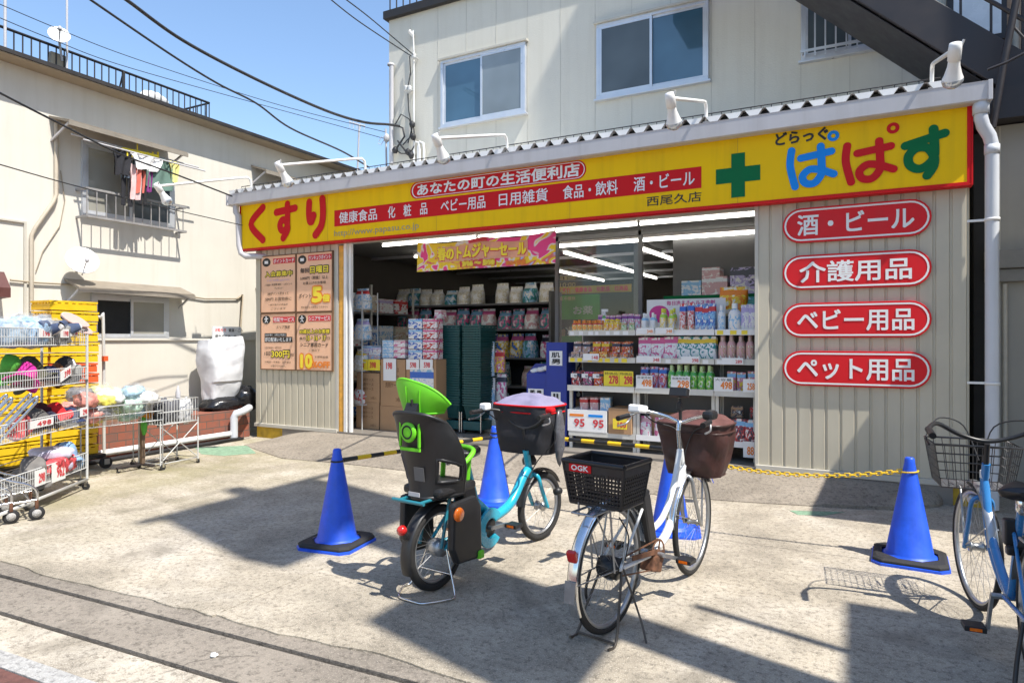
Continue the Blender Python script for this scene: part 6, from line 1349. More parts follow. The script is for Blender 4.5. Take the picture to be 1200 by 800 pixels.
# front basket with cover
def cloth_basket(root, c, sx, sy, h, body, cover, dome=.06, rimc=None, square=.5, name='front_basket', taper=.78):
    c = Vector(c); m = MB()
    def sh(t, k, z, wob):
        a = math.copysign(abs(math.cos(t)) ** square, math.cos(t)); b2 = math.copysign(abs(math.sin(t)) ** square, math.sin(t)); n_ = noise.noise(Vector((a * 2, b2 * 2, z * 9))) * wob + noise.noise(Vector((a * 6, b2 * 6, z * 14 + 3))) * wob * .5
        return c + Vector((a * (sx / 2 * k + n_), b2 * (sy / 2 * k + n_), z))
    m.grid(lambda a, v: sh(2 * math.pi * a, (taper + (1 - taper) * v) * (1 + .05 * math.sin(v * 3.14)), -h / 2 + h * v, .02), 40, 12, True, True); m.add([sh(2 * math.pi * k / 40, taper, -h / 2, 0) for k in range(40)], [tuple(range(39, -1, -1))]); o = m.build(name, body, root, True)
    m = MB(); m.grid(lambda a, v: sh(2 * math.pi * a, 1.02 * (1 - v * .999), h / 2 + dome * (1 - (1 - v) ** 2.2) + .03 * noise.noise(Vector((math.cos(6.283 * a) * (1 - v) * 3.2, math.sin(6.283 * a) * (1 - v) * 3.2, c.x * 9))) * min(1, v * 5), .012), 40, 10, True, True); m.build('cover', cover, o, True)
    if rimc: m = MB(); m.tube([sh(2 * math.pi * k / 40, 1.03, h / 2, .0) for k in range(40)], .007, 8, True); m.tube([sh(2 * math.pi * k / 40, .995, h / 2 - .05, .0) for k in range(40)], .006, 6, True); m.build('rim', rimc, o, True)
    return o
cloth_basket(b, (wb + .06, 0, .80), .34, .44, .33, K['brown_vinyl'], K['brown_fabric'], .07, K['brown_vinyl'])
m = MB()
for s_ in (-1, 1): m.tube([(wb, s_ * .06, Ra), (wb - .02, s_ * .07, .63), (wb + .1, s_ * .07, .635)], .006, 6)
m.build('basket_stay', K['silver'], b, True)
# stand
m = MB()
for s_ in (-1, 1): m.tube(smooth([(.02, s_ * .06, Ra - .02), (-.06, s_ * .09, .15), (-.13, s_ * .11, .012), (-.20, s_ * .11, .01)]), .007, 6)
m.tube([(-.13, -.11, .012), (-.13, .11, .012)], .006, 6); m.tube(smooth([(.02, -.07, Ra), (.03, -.16, .1), (-.02, -.22, .008)]), .006, 6); m.build('stand', M('tarnished steel', (.10, .085, .07), .5, .5, var=.3), b, True)
m = MB(); m.lathe([(0, -.06), (.055, -.05), (.06, 0), (.05, .05), (0, .055)], 18, (0, 0, Ra), Ym); m.build('hub_brake', K['plastic'], b, True)
m = MB(); m.tube(smooth([(.05, -.03, .58), (.02, -.10, .50), (.0, -.09, .38)]), .004, 5); m.tube(smooth([(-.02, .1, .3), (-.05, .11, .2), (-.04, .1, .12)]), .008, 5); m.build('ring_lock', K['plastic'], b, True)
# ------------------------------------------------------------------ turquoise electric bicycle with child seat
Rt = .255; p_r = G(512, 690); p_f = G(633, 632); wb = (p_f - p_r).length
b = thing('bicycle', 'turquoise electric bicycle with a black child seat under a lime green hood', 'bicycle', (p_r.x, p_r.y, 0), heading(p_r, p_f), 'parked bicycles')
wheel(b, 0, Rt, .026, K['silver'], 28, 0, .045); wheel(b, wb, Rt, .026, K['silver'], 28, -.10, .035)
BB = Vector((.46, 0, .27))
fr = fender(b, 0, Rt, 5, 200, .075, K['plastic']); ff = fender(b, wb, Rt, 30, 170, .075, K['plastic'])
m = MB(); m.lathe([(0, -.02), (.027, -.02), (.029, 0), (.022, .016), (0, .02)], 18, (-Rt - .05, .0, .425), Matrix.Rotation(R_(-100), 3, 'Y')); m.build('tail_light', K['refl_red'], fr, True)
m = MB(); m.obox((-Rt - .03, 0, Rt + .14), (.035, .045, .06), Matrix.Rotation(-.3, 3, 'Y')); m.build('light_housing', K['plastic'], fr, True, bevel=.015)
hx_, hz_ = wb - .17, .60
m = MB(); 
m.tube(smooth([(hx_ + .02, 0, hz_ - .04), (hx_ - .06, 0, .52), (hx_ - .17, 0, .40), (hx_ - .27, 0, .335), (.56, 0, .30)], 5), [.034 + .0 * i for i in range(21)], 16)
m.tube([(hx_ + .03, 0, hz_ - .10), (hx_ - .025, 0, hz_ + .1)], .026, 14)
m.tube(smooth([(.56, 0, .30), (.50, 0, .35), (.41, 0, .42), (.36, 0, .46)]), .036, 14); m.tube(smooth([(.56, 0, .30), (.52, 0, .235), (.44, 0, .20), (.38, 0, .20)]), .034, 14)
m.tube([(.40, 0, .42), (.29, 0, .72)], .019, 12)
for s_ in (-1, 1): m.tube([(.42, s_ * .05, .24), (0, s_ * .07, Rt)], .013, 8); m.tube([(.32, s_ * .03, .58), (0, s_ * .07, Rt)], .011, 8)
m.build('frame', K['teal_paint'], b, True)
def motor_cover(side):
    m = MB(); pts = [(BB.x + .13 * math.cos(R_(a)), BB.z + .13 * math.sin(R_(a))) for a in range(35, 330, 15)] + [(BB.x + .062 * math.cos(R_(a)), BB.z + .062 * math.sin(R_(a))) for a in range(315, 20, -15)]
    m.prism(pts, (0, side * .052, 0), (1, 0, 0), (0, 0, 1), (0, side * .02, 0)); return m
for s_ in (-1, 1): motor_cover(s_).build('motor_cover', K['teal_paint'], b, True, bevel=.006)
m = MB(); m.lathe([(0, -.05), (.075, -.05), (.08, -.03), (.08, .03), (.075, .05), (0, .05)], 20, BB, Ym); m.build('motor', K['plastic'], b, True)
m = MB(); m.obox((.30, 0, .42), (.13, .10, .36), Matrix.Rotation(-.30, 3, 'Y')); m.build('battery', K['plastic'], b, True, bevel=.02)
pedals(b, BB, 178, .15, K['silver'])
m = MB(); m.bar((BB.x - .1, -.065, BB.z + .01), (.10, -.072, Rt + .02), .012, .035); m.build('chain_guard', K['plastic'], b, True, bevel=.01)
m = MB()
for s_ in (-1, 1): m.tube(smooth([(hx_ + .04, 0, hz_ - .08), (hx_ + .05, s_ * .055, hz_ - .10), (hx_ + .09, s_ * .065, .40), (wb, s_ * .065, Rt)]), .015, 9)
m.build('fork', K['teal_paint'], b, True)
saddle(b, (.25, 0, .79), K['seat_black'], (.30, 0, .70), size=1.1)
m = MB(); m.tube([(hx_ - .025, 0, hz_ + .1), (hx_ - .06, 0, .86)], .014, 10)
gl, gr = Vector((wb - .42, .285, .98)), Vector((wb - .42, -.285, .98))
m.tube(smooth([gl, (wb - .33, .28, .99), (wb - .22, .20, .97), (hx_ - .05, .1, .89), (hx_ - .05, 0, .86), (hx_ - .05, -.1, .89), (wb - .22, -.20, .97), (wb - .33, -.28, .99), gr], 5), .0115, 10); hb = m.build('handlebar', K['plastic'], b, True)
for g_, s_ in ((gl, 1), (gr, -1)):
    m = MB(); m.tube([g_ - Vector((.06, 0, 0)), g_ + Vector((.06, 0, 0))], .0165, 10); m.build('grip', K['plastic'], hb, True)
    m = MB(); m.tube(smooth([g_ + Vector((.09, s_ * -.01, -.01)), g_ + Vector((.05, s_ * .02, -.045)), g_ + Vector((-.05, s_ * .025, -.05))]), .006, 6); m.build('brake_lever', K['silver'], hb, True)
m = MB(); m.obox(gl + Vector((.10, -.01, .03)), (.07, .06, .05)); m.build('switch_box', K['paper'], hb, True, bevel=.01)
m = MB(); m.obox(gr + Vector((.11, .01, .035)), (.06, .06, .04)); m.build('bell', K['red'], hb, True, bevel=.015)
fb = cloth_basket(b, (wb - .05, .06, .845), .36, .50, .35, K['black_fabric'], K['lav_mesh'], .075, K['red'], .55, taper=.86)
m = MB(); m.blob((wb - .08, -.215, .80), (.06, .03, .20), .25, 5); m.build('rain_cover', M('grey translucent cover', (.10, .10, .11), .25, var=.4, scale=10, bump=.5, bscale=16), fb, True)
m = MB(); m.lathe([(0, 0), (.05, .0), (.055, .03), (.03, .08), (.02, .1)], 16, (wb - .12, .02, .585)); m.build('basket_mount', K['plastic'], b, True)
# carrier and child seat
m = MB()
for s_ in (-1, 1):
    m.tube(smooth([(.16, s_ * .075, .565), (-.10, s_ * .08, .575), (-.25, s_ * .08, .575)]), .010, 7); m.tube([(-.06, s_ * .085, Rt + .02), (.02, s_ * .085, .56)], .011, 7); m.tube([(.02, s_ * .085, .565), (.17, s_ * .07, .565)], .010, 7)
m.tube([(-.25, -.12, .578), (-.25, .12, .578)], .011, 7); m.build('carrier', K['teal_dark'], b, True)
def shell(u, v, off=0.0):
    """bucket seat seen from behind: u across (-1..1), v up the back; the wings sweep forward round the child"""
    w_ = .145 + .075 * math.sin(min(1, v * 1.15) * 2.0) ** 1.2 - .03 * v ** 4
    fw = (.045 + .20 * (1 - .55 * v)) * abs(u) ** 2.3
    z = .585 + .495 * v * (1 - .13 * abs(u) ** 2.6 * (v > .0)) + .012 * math.sin(v * 9)
    n_ = math.copysign(abs(u) ** 1.6, u)
    return Vector((-.175 - .09 * v + .03 * math.sin(v * 3.1) + fw - off * (1 - abs(n_)), (w_ + off * abs(n_)) * math.sin(u * 1.35) / math.sin(1.35), z))
def shell_ok(u, v): return not (.50 < abs(u) < .93 and .17 < v < .50 - .12 * (abs(u) - .5))
cs_ = MB(); NU, NV = 41, 26
for o_, fl in ((.011, False), (-.011, True)):
    base = len(cs_.v); vs_ = [shell(-1 + 2 * i / (NU - 1), j / (NV - 1), o_) for j in range(NV) for i in range(NU)]; fs_ = []
    for j in range(NV - 1):
        for i in range(NU - 1):
            if shell_ok(-1 + 2 * (i + .5) / (NU - 1), (j + .5) / (NV - 1)):
                q_ = (j * NU + i, j * NU + i + 1, (j + 1) * NU + i + 1, (j + 1) * NU + i); fs_.append(q_ if fl else q_[::-1])
    cs_.add(vs_, fs_, True)
for s_ in (-1, 1):
    cs_.tube([shell(s_ * u, v) for u, v in ((.50, .17), (.6, .165), (.72, .165), (.84, .165), (.93, .17), (.935, .26), (.935, .35), (.93, .45), (.82, .475), (.7, .49), (.6, .50), (.50, .505), (.495, .4), (.495, .28))], .012, 7, True)
cs_.tube([shell(-1, k / 10) for k in range(11)] + [shell(-1 + 2 * k / 20, 1) for k in range(1, 20)] + [shell(1, 1 - k / 10) for k in range(11)], .0125, 7)
cs_.tube([shell(-1 + 2 * k / 16, 0) for k in range(17)], .014, 7)
cseat = cs_.build('child_seat', K['plastic'], b, True)
m = MB(); m.obox((.03, 0, .615), (.34, .30, .055)); m.build('seat_pan', K['plastic'], cseat, True, bevel=.02)
for s_ in (-1, 1):
    m = MB(); pts = [(-.10, .56), (.12, .57), (.165, .50), (.175, .22), (.14, .185), (-.06, .20), (-.11, .30)]
    m.prism(pts, (0, s_ * .165, 0), (1, 0, 0), (0, 0, 1), (0, s_ * .05, 0)); lg = m.build('leg_guard', K['plastic'], cseat, True, bevel=.018)
    m = MB(); m.obox((.15, s_ * .21, .21), (.05, .04, .05)); m.build('foot_strap', K['lime'], lg, True, bevel=.01)
m = MB(); m.lathe([(0, 0), (.038, .0), (.041, .010), (.037, .018), (0, .02)], 20, (-.075, -.222, .50), Matrix.Rotation(R_(90), 3, 'X')); m.build('side_reflector', K['refl_orange'], cseat, True)
m = MB(); m.lathe([(0, 0), (.03, .0), (.034, .012), (0, .02)], 16, (.02, .222, .42), Matrix.Rotation(R_(-90), 3, 'X')); m.build('side_reflector', K['refl_red'], cseat, True)
m = MB(); q = shell(.05, .035, .014); m.obox(q, (.004, .085, .024)); m.build('name_plate', K['gutter'], cseat, True)
m = MB(); q = shell(.0, .27, .013); m.obox(q + Vector((0, -.03, 0)), (.003, .075, .08), Matrix.Rotation(-.12, 3, 'Y')); m.build('caution_label', K['shelf_dark'], cseat, True)
def hood_f(u, v, off=0.0):
    w_ = (.150 + .055 * v); k = abs(u)
    y = (w_ + off * k) * math.sin(u * 1.2) / math.sin(1.2)
    z = 1.085 + .175 * v * (1 - .50 * k ** 2.6) - .012 * math.cos(u * 1.5) * (1 - v)
    return Vector((-.195 - off * (1 - k) + .085 * k ** 2.1 - .03 * v + .02 * v ** 4, y, z + .20 * y * v))
m = MB(); m.grid(lambda u, v: hood_f(2 * u - 1, v, .006), 30, 14); m.grid(lambda u, v: hood_f(1 - 2 * u, v, -.006), 30, 14)
m.tube([hood_f(-1 + 2 * k / 24, 0) for k in range(25)], .008, 7); m.tube([hood_f(-1 + 2 * k / 24, 1) for k in range(25)], .007, 7)
hr = m.build('headrest', K['lime'], cseat, True)
m = MB(); m.bar(hood_f(0, .0, .012), hood_f(0, .45, .010), .020, .006, (0, 1, 0)); m.build('slot', K['dark'], hr, True)
m = MB()
for s_ in (-1, 1): m.tube([hood_f(s_ * .22, v, .007) for v in (.02, .2, .4, .6, .8)], .0045, 6)
m.build('rib', K['lime'], hr, True)
m = MB(); m.bar(shell(0, .9, .0), Vector((-.20, 0, 1.13)), .09, .03, (1, 0, 0)); m.build('headrest_post', K['plastic'], cseat, True)
q = shell(0, .77, .016)
m = MB(); m.lathe([(0, .0), (.056, .0), (.06, .008), (.054, .016), (.02, .02), (0, .02)], 26, (q.x, q.y, q.z), Matrix.Rotation(R_(-90), 3, 'Y')); dl = m.build('dial', K['lime'], cseat, True)
m = MB(); m.lathe([(.03, .0205), (.036, .022), (.04, .0205)], 26, (q.x, q.y, q.z), Matrix.Rotation(R_(-90), 3, 'Y')); m.build('groove', K['dark'], dl, True)
m = MB()
for s_ in (-1, 1): m.bar((q.x + .004, s_ * .072, q.z - .085), (q.x + .004, s_ * .072, q.z + .085), .012, .012, (0, 1, 0))
m.bar((q.x + .008, -.075, q.z - .10), (q.x + .008, .075, q.z - .10), .012, .018); m.build('rail', K['lime'], cseat, True)
m = MB(); m.tube(smooth([(.03, -.16, .75), (.12, -.165, .80), (.18, -.13, .83), (.20, 0, .835), (.18, .13, .83), (.12, .165, .80), (.03, .16, .75)]), .016, 9); m.tube([(.19, -.10, .825), (.17, -.10, .64)], .016, 8); m.tube([(.19, .10, .825), (.17, .10, .64)], .016, 8); m.build('grab_bar', K['lime'], cseat, True)
# wide stand
m = MB()
for s_ in (-1, 1): m.tube(smooth([(.0, s_ * .075, Rt), (-.01, s_ * .11, .15), (-.04, s_ * .17, .02), (-.10, s_ * .18, .012), (-.22, s_ * .10, .010), (-.24, s_ * .04, .010)]), .006, 6)
m.tube([(-.24, -.04, .01), (-.24, .04, .01)], .006, 6); m.tube([(-.02, -.12, .12), (-.02, .12, .12)], .006, 6); m.build('stand', K['chrome'], b, True)
m = MB(); m.lathe([(0, -.06), (.05, -.05), (.055, 0), (.045, .05), (0, .055)], 18, (0, 0, Rt), Ym); m.build('hub_gear', K['silver'], b, True)
m = MB(); m.tube(smooth([(wb - .33, -.27, .98), (wb - .2, -.25, .80), (hx_ + .04, -.06, .62), (hx_ - .1, -.03, .45)]), .004, 5); m.tube(smooth([(wb - .33, .27, .98), (wb - .15, .25, .86), (wb - .05, .08, .62), (wb - .02, .07, .4)]), .004, 5); m.build('brake_cable', K['cable'], hb, True)
m = MB(); m.lathe([(0, 0), (.025, 0), (.03, .05), (.026, .06), (0, .062)], 16, (wb + .06, -.10, .36), Matrix.Rotation(R_(90), 3, 'Y')); m.build('headlight', K['plastic'], b, True)
# ------------------------------------------------------------------ blue bicycle at the right edge
Rb = .34; p_f = G(1144, 711); hd = Vector((-.075, .997, 0)).normalized(); wb = 1.10; p_r = p_f - hd * wb
b = thing('bicycle', 'sky blue city bicycle with a wire front basket, cut by the right edge', 'bicycle', (p_r.x, p_r.y, 0), math.atan2(hd.y, hd.x), 'parked bicycles')
wheel(b, 0, Rb, .018, K['silver'], 32, 0, .03); wheel(b, wb, Rb, .018, K['silver'], 32, .11, .03)
BB = Vector((.46, 0, .285)); fender(b, 0, Rb, 10, 190, .055, K['silver']); fender(b, wb, Rb, 35, 165, .05, K['silver']).rotation_euler = (0, 0, 0)
hd0, hd1 = Vector((wb - .15, 0, .66)), Vector((wb - .205, 0, .84))
m = MB(); m.tube(smooth([hd0 + Vector((-.02, 0, .10)), (wb - .30, 0, .50), (.62, 0, .36), BB]), .021, 12); m.tube(smooth([hd0 + Vector((-.012, 0, .03)), (wb - .27, 0, .44), (.60, 0, .30), BB]), .016, 12); m.tube([hd0 + Vector((.008, 0, -.03)), hd1], .02, 12); m.tube([BB, (.31, 0, .74)], .017, 12)
for s_ in (-1, 1): m.tube([BB + Vector((0, s_ * .03, 0)), (0, s_ * .06, Rb)], .010, 8); m.tube([(.34, s_ * .02, .62), (0, s_ * .06, Rb)], .008, 8); m.tube(smooth([(wb - .13, 0, .65), (wb - .125, s_ * .045, .62), (wb - .08, s_ * .052, .5), (wb - .005, s_ * .055, Rb), (wb, s_ * .055, Rb)]), .012, 9)
m.build('frame', K['blue_paint'], b, True)
m = MB(); m.lathe([(.0225, 0), (.023, .02), (.0225, .04)], 14, (hd0.x - .028, 0, hd0.z + .10)); m.build('badge', K['paper'], b, True)
m = MB(); m.obox(BB + Vector((-.25, -.055, .02)), (.50, .03, .13)); m.build('chain_case', K['plastic'], b, True, bevel=.012)
pedals(b, BB, -86); saddle(b, (.24, 0, .83), K['seat_black'], (.31, 0, .72))
gl, gr = Vector((wb - .43, .29, 1.02)), Vector((wb - .43, -.29, 1.02))
m = MB(); m.tube([hd1, (wb - .23, 0, .95)], .013, 10); m.tube(smooth([gl, (wb - .36, .285, 1.035), (wb - .27, .23, 1.05), (wb - .22, .12, .99), (wb - .21, 0, .96), (wb - .22, -.12, .99), (wb - .27, -.23, 1.05), (wb - .36, -.285, 1.035), gr], 5), .012, 10); hb = m.build('handlebar', K['plastic'], b, True)
for g_, s_ in ((gl, 1), (gr, -1)):
    m = MB(); m.tube([g_ - Vector((.06, 0, .01)), g_ + Vector((.06, 0, .01))], .017, 10); m.build('grip', K['plastic'], hb, True)
    m = MB(); m.tube(smooth([g_ + Vector((.10, s_ * -.01, .0)), g_ + Vector((.06, s_ * .01, -.04)), g_ + Vector((-.05, s_ * .015, -.055))]), .006, 6); m.build('brake_lever', K['plastic'], hb, True)
    m = MB(); m.tube(smooth([g_ + Vector((.10, s_ * -.01, .0)), (wb - .15, s_ * .2, 1.07), (wb - .05, s_ * .07, 1.02), (wb - .10, s_ * .01, .84)]), .004, 5); m.build('brake_cable', K['cable'], hb, True)
wire_basket(b, (wb + .03, .02, .80), .32, .40, .24, .82, M('grey wire', (.07, .07, .075), .35, .6, var=.1), .0028, 10, 6)
m = MB()
for s_ in (-1, 1): m.tube([(wb, s_ * .055, Rb), (wb + .02, s_ * .07, .66), (wb + .1, s_ * .07, .68)], .006, 6)
stays(m, wb, Rb, 150, .055); stays(m, 0, Rb, 170, .055); m.build('basket_stay', K['silver'], b, True)
m = MB(); m.obox((wb - .06, .03, .62), (.06, .05, .05)); m.build('lamp', K['silver'], b, True, bevel=.015)
m = MB(); m.tube(smooth([(.0, .075, Rb), (-.05, .11, .18), (-.12, .14, .01)]), .009, 7); m.tube(smooth([(.0, -.075, Rb), (-.05, -.11, .18), (-.12, -.14, .01)]), .009, 7); m.tube([(-.12, -.14, .01), (-.12, .14, .01)], .008, 6); m.build('stand', K['plastic'], b, True)
m = MB(); m.tube([(.1, -.06, .66), (-.25, -.06, .66), (-.25, .06, .66), (.1, .06, .66)], .007, 6); m.tube([(0, .062, Rb), (-.12, .06, .66)], .006, 6); m.tube([(0, -.062, Rb), (-.12, -.06, .66)], .006, 6); m.build('rear_rack', K['silver'], b, True)
m = MB(); m.obox((.36, .03, .62), (.05, .05, .12)); m.obox((.30, -.0, .55), (.04, .12, .04)); m.build('ring_lock', K['plastic'], b, True, bevel=.008)
# ================================================================== CONES, BARS, CHAIN
def traffic_cone(label, at, rz, weight=True):
    t = thing('traffic_cone', label, 'traffic cone', at, rz, 'blue traffic cones')
    m = MB(); s = .225; ch = .055
    def oct_(k, z): return [(x * k, y * k, z) for x, y in ((-s + ch, -s), (s - ch, -s), (s, -s + ch), (s, s - ch), (s - ch, s), (-s + ch, s), (-s, s - ch), (-s, -s + ch))]
    vs = oct_(1, .0) + oct_(1, .016) + oct_(.95, .02)
    m.add(vs, [tuple(range(7, -1, -1)), tuple(range(16, 24))] + [(i + 8 * l, (i + 1) % 8 + 8 * l, (i + 1) % 8 + 8 * l + 8, i + 8 * l + 8) for l in (0, 1) for i in range(8)]); m.build('base', K['cone'], t, True)
    m = MB(); m.lathe([(.172, .02), (.170, .036), (.152, .046), (.142, .058), (.032, .665), (.030, .69), (.024, .70), (.012, .702), (.010, .695)], 36); m.build('body', K['cone'], t, True)
    if weight:
        m = MB(); k1, k2 = .97, .88
        r_in = [(.178 * math.cos(a), .178 * math.sin(a)) for a in [R_(-112.5 + 45 * i) for i in range(8)]]
        A = oct_(k1, .0215); B = oct_(k1, .036); Cc = oct_(k2, .048); D = [(x, y, .048) for x, y in r_in]
        m.add(A + B + Cc + D, [(i + 8 * l, (i + 1) % 8 + 8 * l, (i + 1) % 8 + 8 * l + 8, i + 8 * l + 8) for l in (0, 1, 2) for i in range(8)]); m.build('weight', K['rubber'], t, True, bevel=.004)
    return t
cn = {}
def cone_at(px, py, label, rz, wgt=True):
    p = G(px, py); return traffic_cone(label, (p.x, p.y, 0), rz, wgt)
c1 = cone_at(395, 637, 'blue traffic cone at the left end of the black and yellow bar', .14)
p2 = PD(579.5, 499, (1.5 - .7) / (499 - 398) * 765); c2 = traffic_cone('blue traffic cone standing behind the turquoise bicycle', (p2.x, p2.y, 0), .1, False)
c3 = cone_at(786, 621, 'blue traffic cone half hidden behind the white bicycle', .25, False)
c4 = cone_at(1066, 656, 'blue traffic cone at the right end of the yellow chain', -.05)
def apex(c, z=.62): return Vector((c.location.x, c.location.y, z))
K['bar_yellow'] = M('yellow bar', (.72, .46, .01), .4, var=.06, scale=6); K['bar_black'] = M('black bar', (.016, .016, .016), .4, var=.2)
def bar_(label, a, b_, n):
    t = thing('barrier_bar', label, 'barrier bar', (a + b_) / 2, 0, 'black and yellow bars between the cones')
    d = (b_ - a).normalized(); L_ = (b_ - a).length
    my, mk = MB(), MB()
    for k in range(n): (mk if k % 2 == 0 else my).tube([a + d * (L_ * k / n + .0003), a + d * (L_ * (k + 1) / n - .0003)], .017, 14)
    mk.build('black_band', K['bar_black'], t); my.build('yellow_band', K['bar_yellow'], t)
    m = MB()
    for e in (a, b_):
        s_ = -1 if e is a else 1; c = e + d * s_ * .05; m.tube([c + Vector((.042 * math.cos(k * .5236), .042 * math.sin(k * .5236), 0)) for k in range(12)], .007, 6, True)
    m.build('end_ring', K['bar_black'], t)
dv = lambda a, b_: (b_ - a).normalized()
a, b_ = apex(c1, .61), apex(c2, .60); bar_('black and yellow bar between the left cone and the turquoise bicycle', a + dv(a, b_) * .05, b_ - dv(a, b_) * .05, 13)
a, b_ = apex(c2, .64), apex(c3, .64); bar_('black and yellow bar crossing in front of the display rack', a + dv(a, b_) * .05, b_ - dv(a, b_) * .05, 13)
def chain(label, a, b_, sag, mat, link=.045, wire=.0042):
    m = MB(); n = 60; P = [a.lerp(b_, i / n) - Vector((0, 0, sag * 4 * (i / n) * (1 - i / n))) for i in range(n + 1)]
    seg = [0]
    for i in range(n): seg.append(seg[-1] + (P[i + 1] - P[i]).length)
    tot = seg[-1]; cnt = int(tot / (link * .72)); i = 0
    for k in range(cnt):
        s_ = tot * (k + .5) / cnt
        while seg[i + 1] < s_: i += 1
        c = P[i].lerp(P[i + 1], (s_ - seg[i]) / (seg[i + 1] - seg[i])); d = (P[i + 1] - P[i]).normalized(); u, v = ortho(d); w_ = u if k % 2 else v
        hl, hw = link / 2, link * .30
        m.tube([c + d * (math.copysign(1, math.cos(t)) * (hl - hw) + math.cos(t) * hw) + w_ * math.sin(t) * hw for t in [q * math.pi / 5 for q in range(10)]], wire, 5, True)
    return tag(m.build('plastic_chain', mat, at=a), label, 'chain')
a, b_ = apex(c3, .60), apex(c4, .605); chain('yellow plastic chain sagging between two blue cones at the right', a + dv(a, b_) * .05, b_ - dv(a, b_) * .04, .085, K['bar_yellow'])
m = MB(); ctr = apex(c4, .605); m.tube([ctr + Vector((.052 * math.cos(k * .5236), .052 * math.sin(k * .5236), .006 * math.cos(k * .5236))) for k in range(12)], .005, 6, True); tag(m.build('chain_ring', K['bar_yellow'], at=ctr), 'yellow ring looped over the top of the right hand cone', 'ring')
# ================================================================== SALE RACKS AND CARTS ON THE LEFT
def caster(parent, at, r=.03, name='caster', w_=.02):
    m = MB(); m.tube([Vector(at) + Vector((-w_ / 2, 0, r)), Vector(at) + Vector((w_ / 2, 0, r))], r, 14); c = m.build(name, K['rubber'], parent, True)
    m = MB(); m.box((at[0] - w_ * .8, at[1] - .012, r), (at[0] - w_ * .65, at[1] + .012, r * 2.3)); m.box((at[0] + w_ * .65, at[1] - .012, r), (at[0] + w_ * .8, at[1] + .012, r * 2.3)); m.box((at[0] - w_ * .8, at[1] - .012, r * 2.3), (at[0] + w_ * .8, at[1] + .012, r * 2.3 + .004)); m.build('fork', K['chrome'], c, True); return c
# --- wire shelf rack with hats and slippers
rc = G(102, 573); dr = Vector((.57, -.82, 0)).normalized()
rack = thing('wire_shelf_rack', 'white wire rack of hats and slippers at the left edge, price tickets on its baskets', 'shelf rack', (rc.x, rc.y, 0), math.atan2(dr.y, dr.x))
RL, RD, RH = 1.6, .42, 1.60      # local x along the front (away from the corner), local -y ... back is +y or -y
bsgn = -1 if (Matrix.Rotation(rack.rotation_euler.z, 3, 'Z') @ Vector((0, 1, 0))).dot(Vector((-.82, -.57, 0))) < 0 else 1
Rz3 = Matrix.Rotation(rack.rotation_euler.z, 3, 'Z')
def RW(x, y, z): return Vector((rc.x, rc.y, 0)) + Rz3 @ Vector((x, y * bsgn, z))
for x in (0, RL):
    for y in (0, RD): m = MB(); m.tube([(x, y * bsgn, .085), (x, y * bsgn, RH)], .013, 8); m.build('post', K['white_wire'], rack, True)
m = MB(); m.tube([(0, 0, .10), (RL, 0, .10), (RL, RD * bsgn, .10), (0, RD * bsgn, .10)], .015, 8, True); m.build('base_rail', K['white_wire'], rack, True)
lv = [.22, .66, 1.08, 1.45]
for k, z in enumerate(lv):
    m = MB(); h = .15
    for zz in (z, z + h * .5, z + h): m.tube([(0, 0, zz), (RL, 0, zz), (RL, RD * bsgn, zz), (0, RD * bsgn, zz)], .005 if zz != z + h * .5 else .003, 5, True)
    n = 46
    for i in range(n + 1):
        x = RL * i / n; m.tube([(x, 0, z), (x, 0, z + h)], .0026, 4)
        if i % 2 == 0: m.tube([(x, 0, z), (x, RD * bsgn, z)], .0022, 4)
    for i in range(12): y = RD * bsgn * i / 11; m.tube([(0, y, z), (0, y, z + h)], .0026, 4)
    m.build('shelf_basket', K['white_wire'], rack, True)
for x in (.02, RL - .02):
    for y in (.0, RD): caster(rack, (x, y * bsgn, 0), .034)
def rcard(x0, x1, z0, z1, t, back, ink, tilt=0.0):
    m = MB(); o = Vector((x0, -bsgn * .012, z0)); u = Vector((x1 - x0, 0, tilt)); v = Vector((0, 0, z1 - z0)); dn = Vector((0, -bsgn * .003, 0))
    # front face looks towards -y*bsgn
    m.prism([(0, 0), (1, 0), (1, 1), (0, 1)], o, u, v, dn); c = m.build('price_card', back, rack, True)
    m = MB()
    # reading direction: from the far end (corner side is x=0) - viewed from outside
    vx = Rz3 @ Vector((1, 0, 0)); right = Vector((cs, sn, 0))
    if bsgn > 0: m.text(t, o + u * .35 + v * .2 + dn * 1.6, u * .55, v * .55, .03)
    else: m.text(t, o + u * .65 + v * .2 + dn * 1.6, u * -.55, v * .55, .03)
    m.build('lettering', ink, c, True)
rcard(.36, .50, 1.52, 1.60, '198', K['paper'], K['pred']); rcard(.20, .33, 1.535, 1.60, '198', K['paper'], K['pred']); rcard(.66, .84, 1.52, 1.60, '198', K['paper'], K['pred'])
rcard(.32, .50, 1.165, 1.26, '398', K['paper'], K['pred'], -.06); rcard(.02, .16, .745, .83, '298', K['paper'], K['pred']); rcard(.62, 1.0, .73, .80, '498', K['paper'], K['pred'])
rcard(.42, .64, .20, .38, '962', K['paper'], K['pred']); rcard(.74, .9, .22, .36, '298', K['paper'], K['pred'])
def F_(col, rough=.85, sheen=.2, **k): return M('cloth %.2f %.2f %.2f' % col, col, rough, var=.22, scale=14, bump=.35, bscale=26, **k)
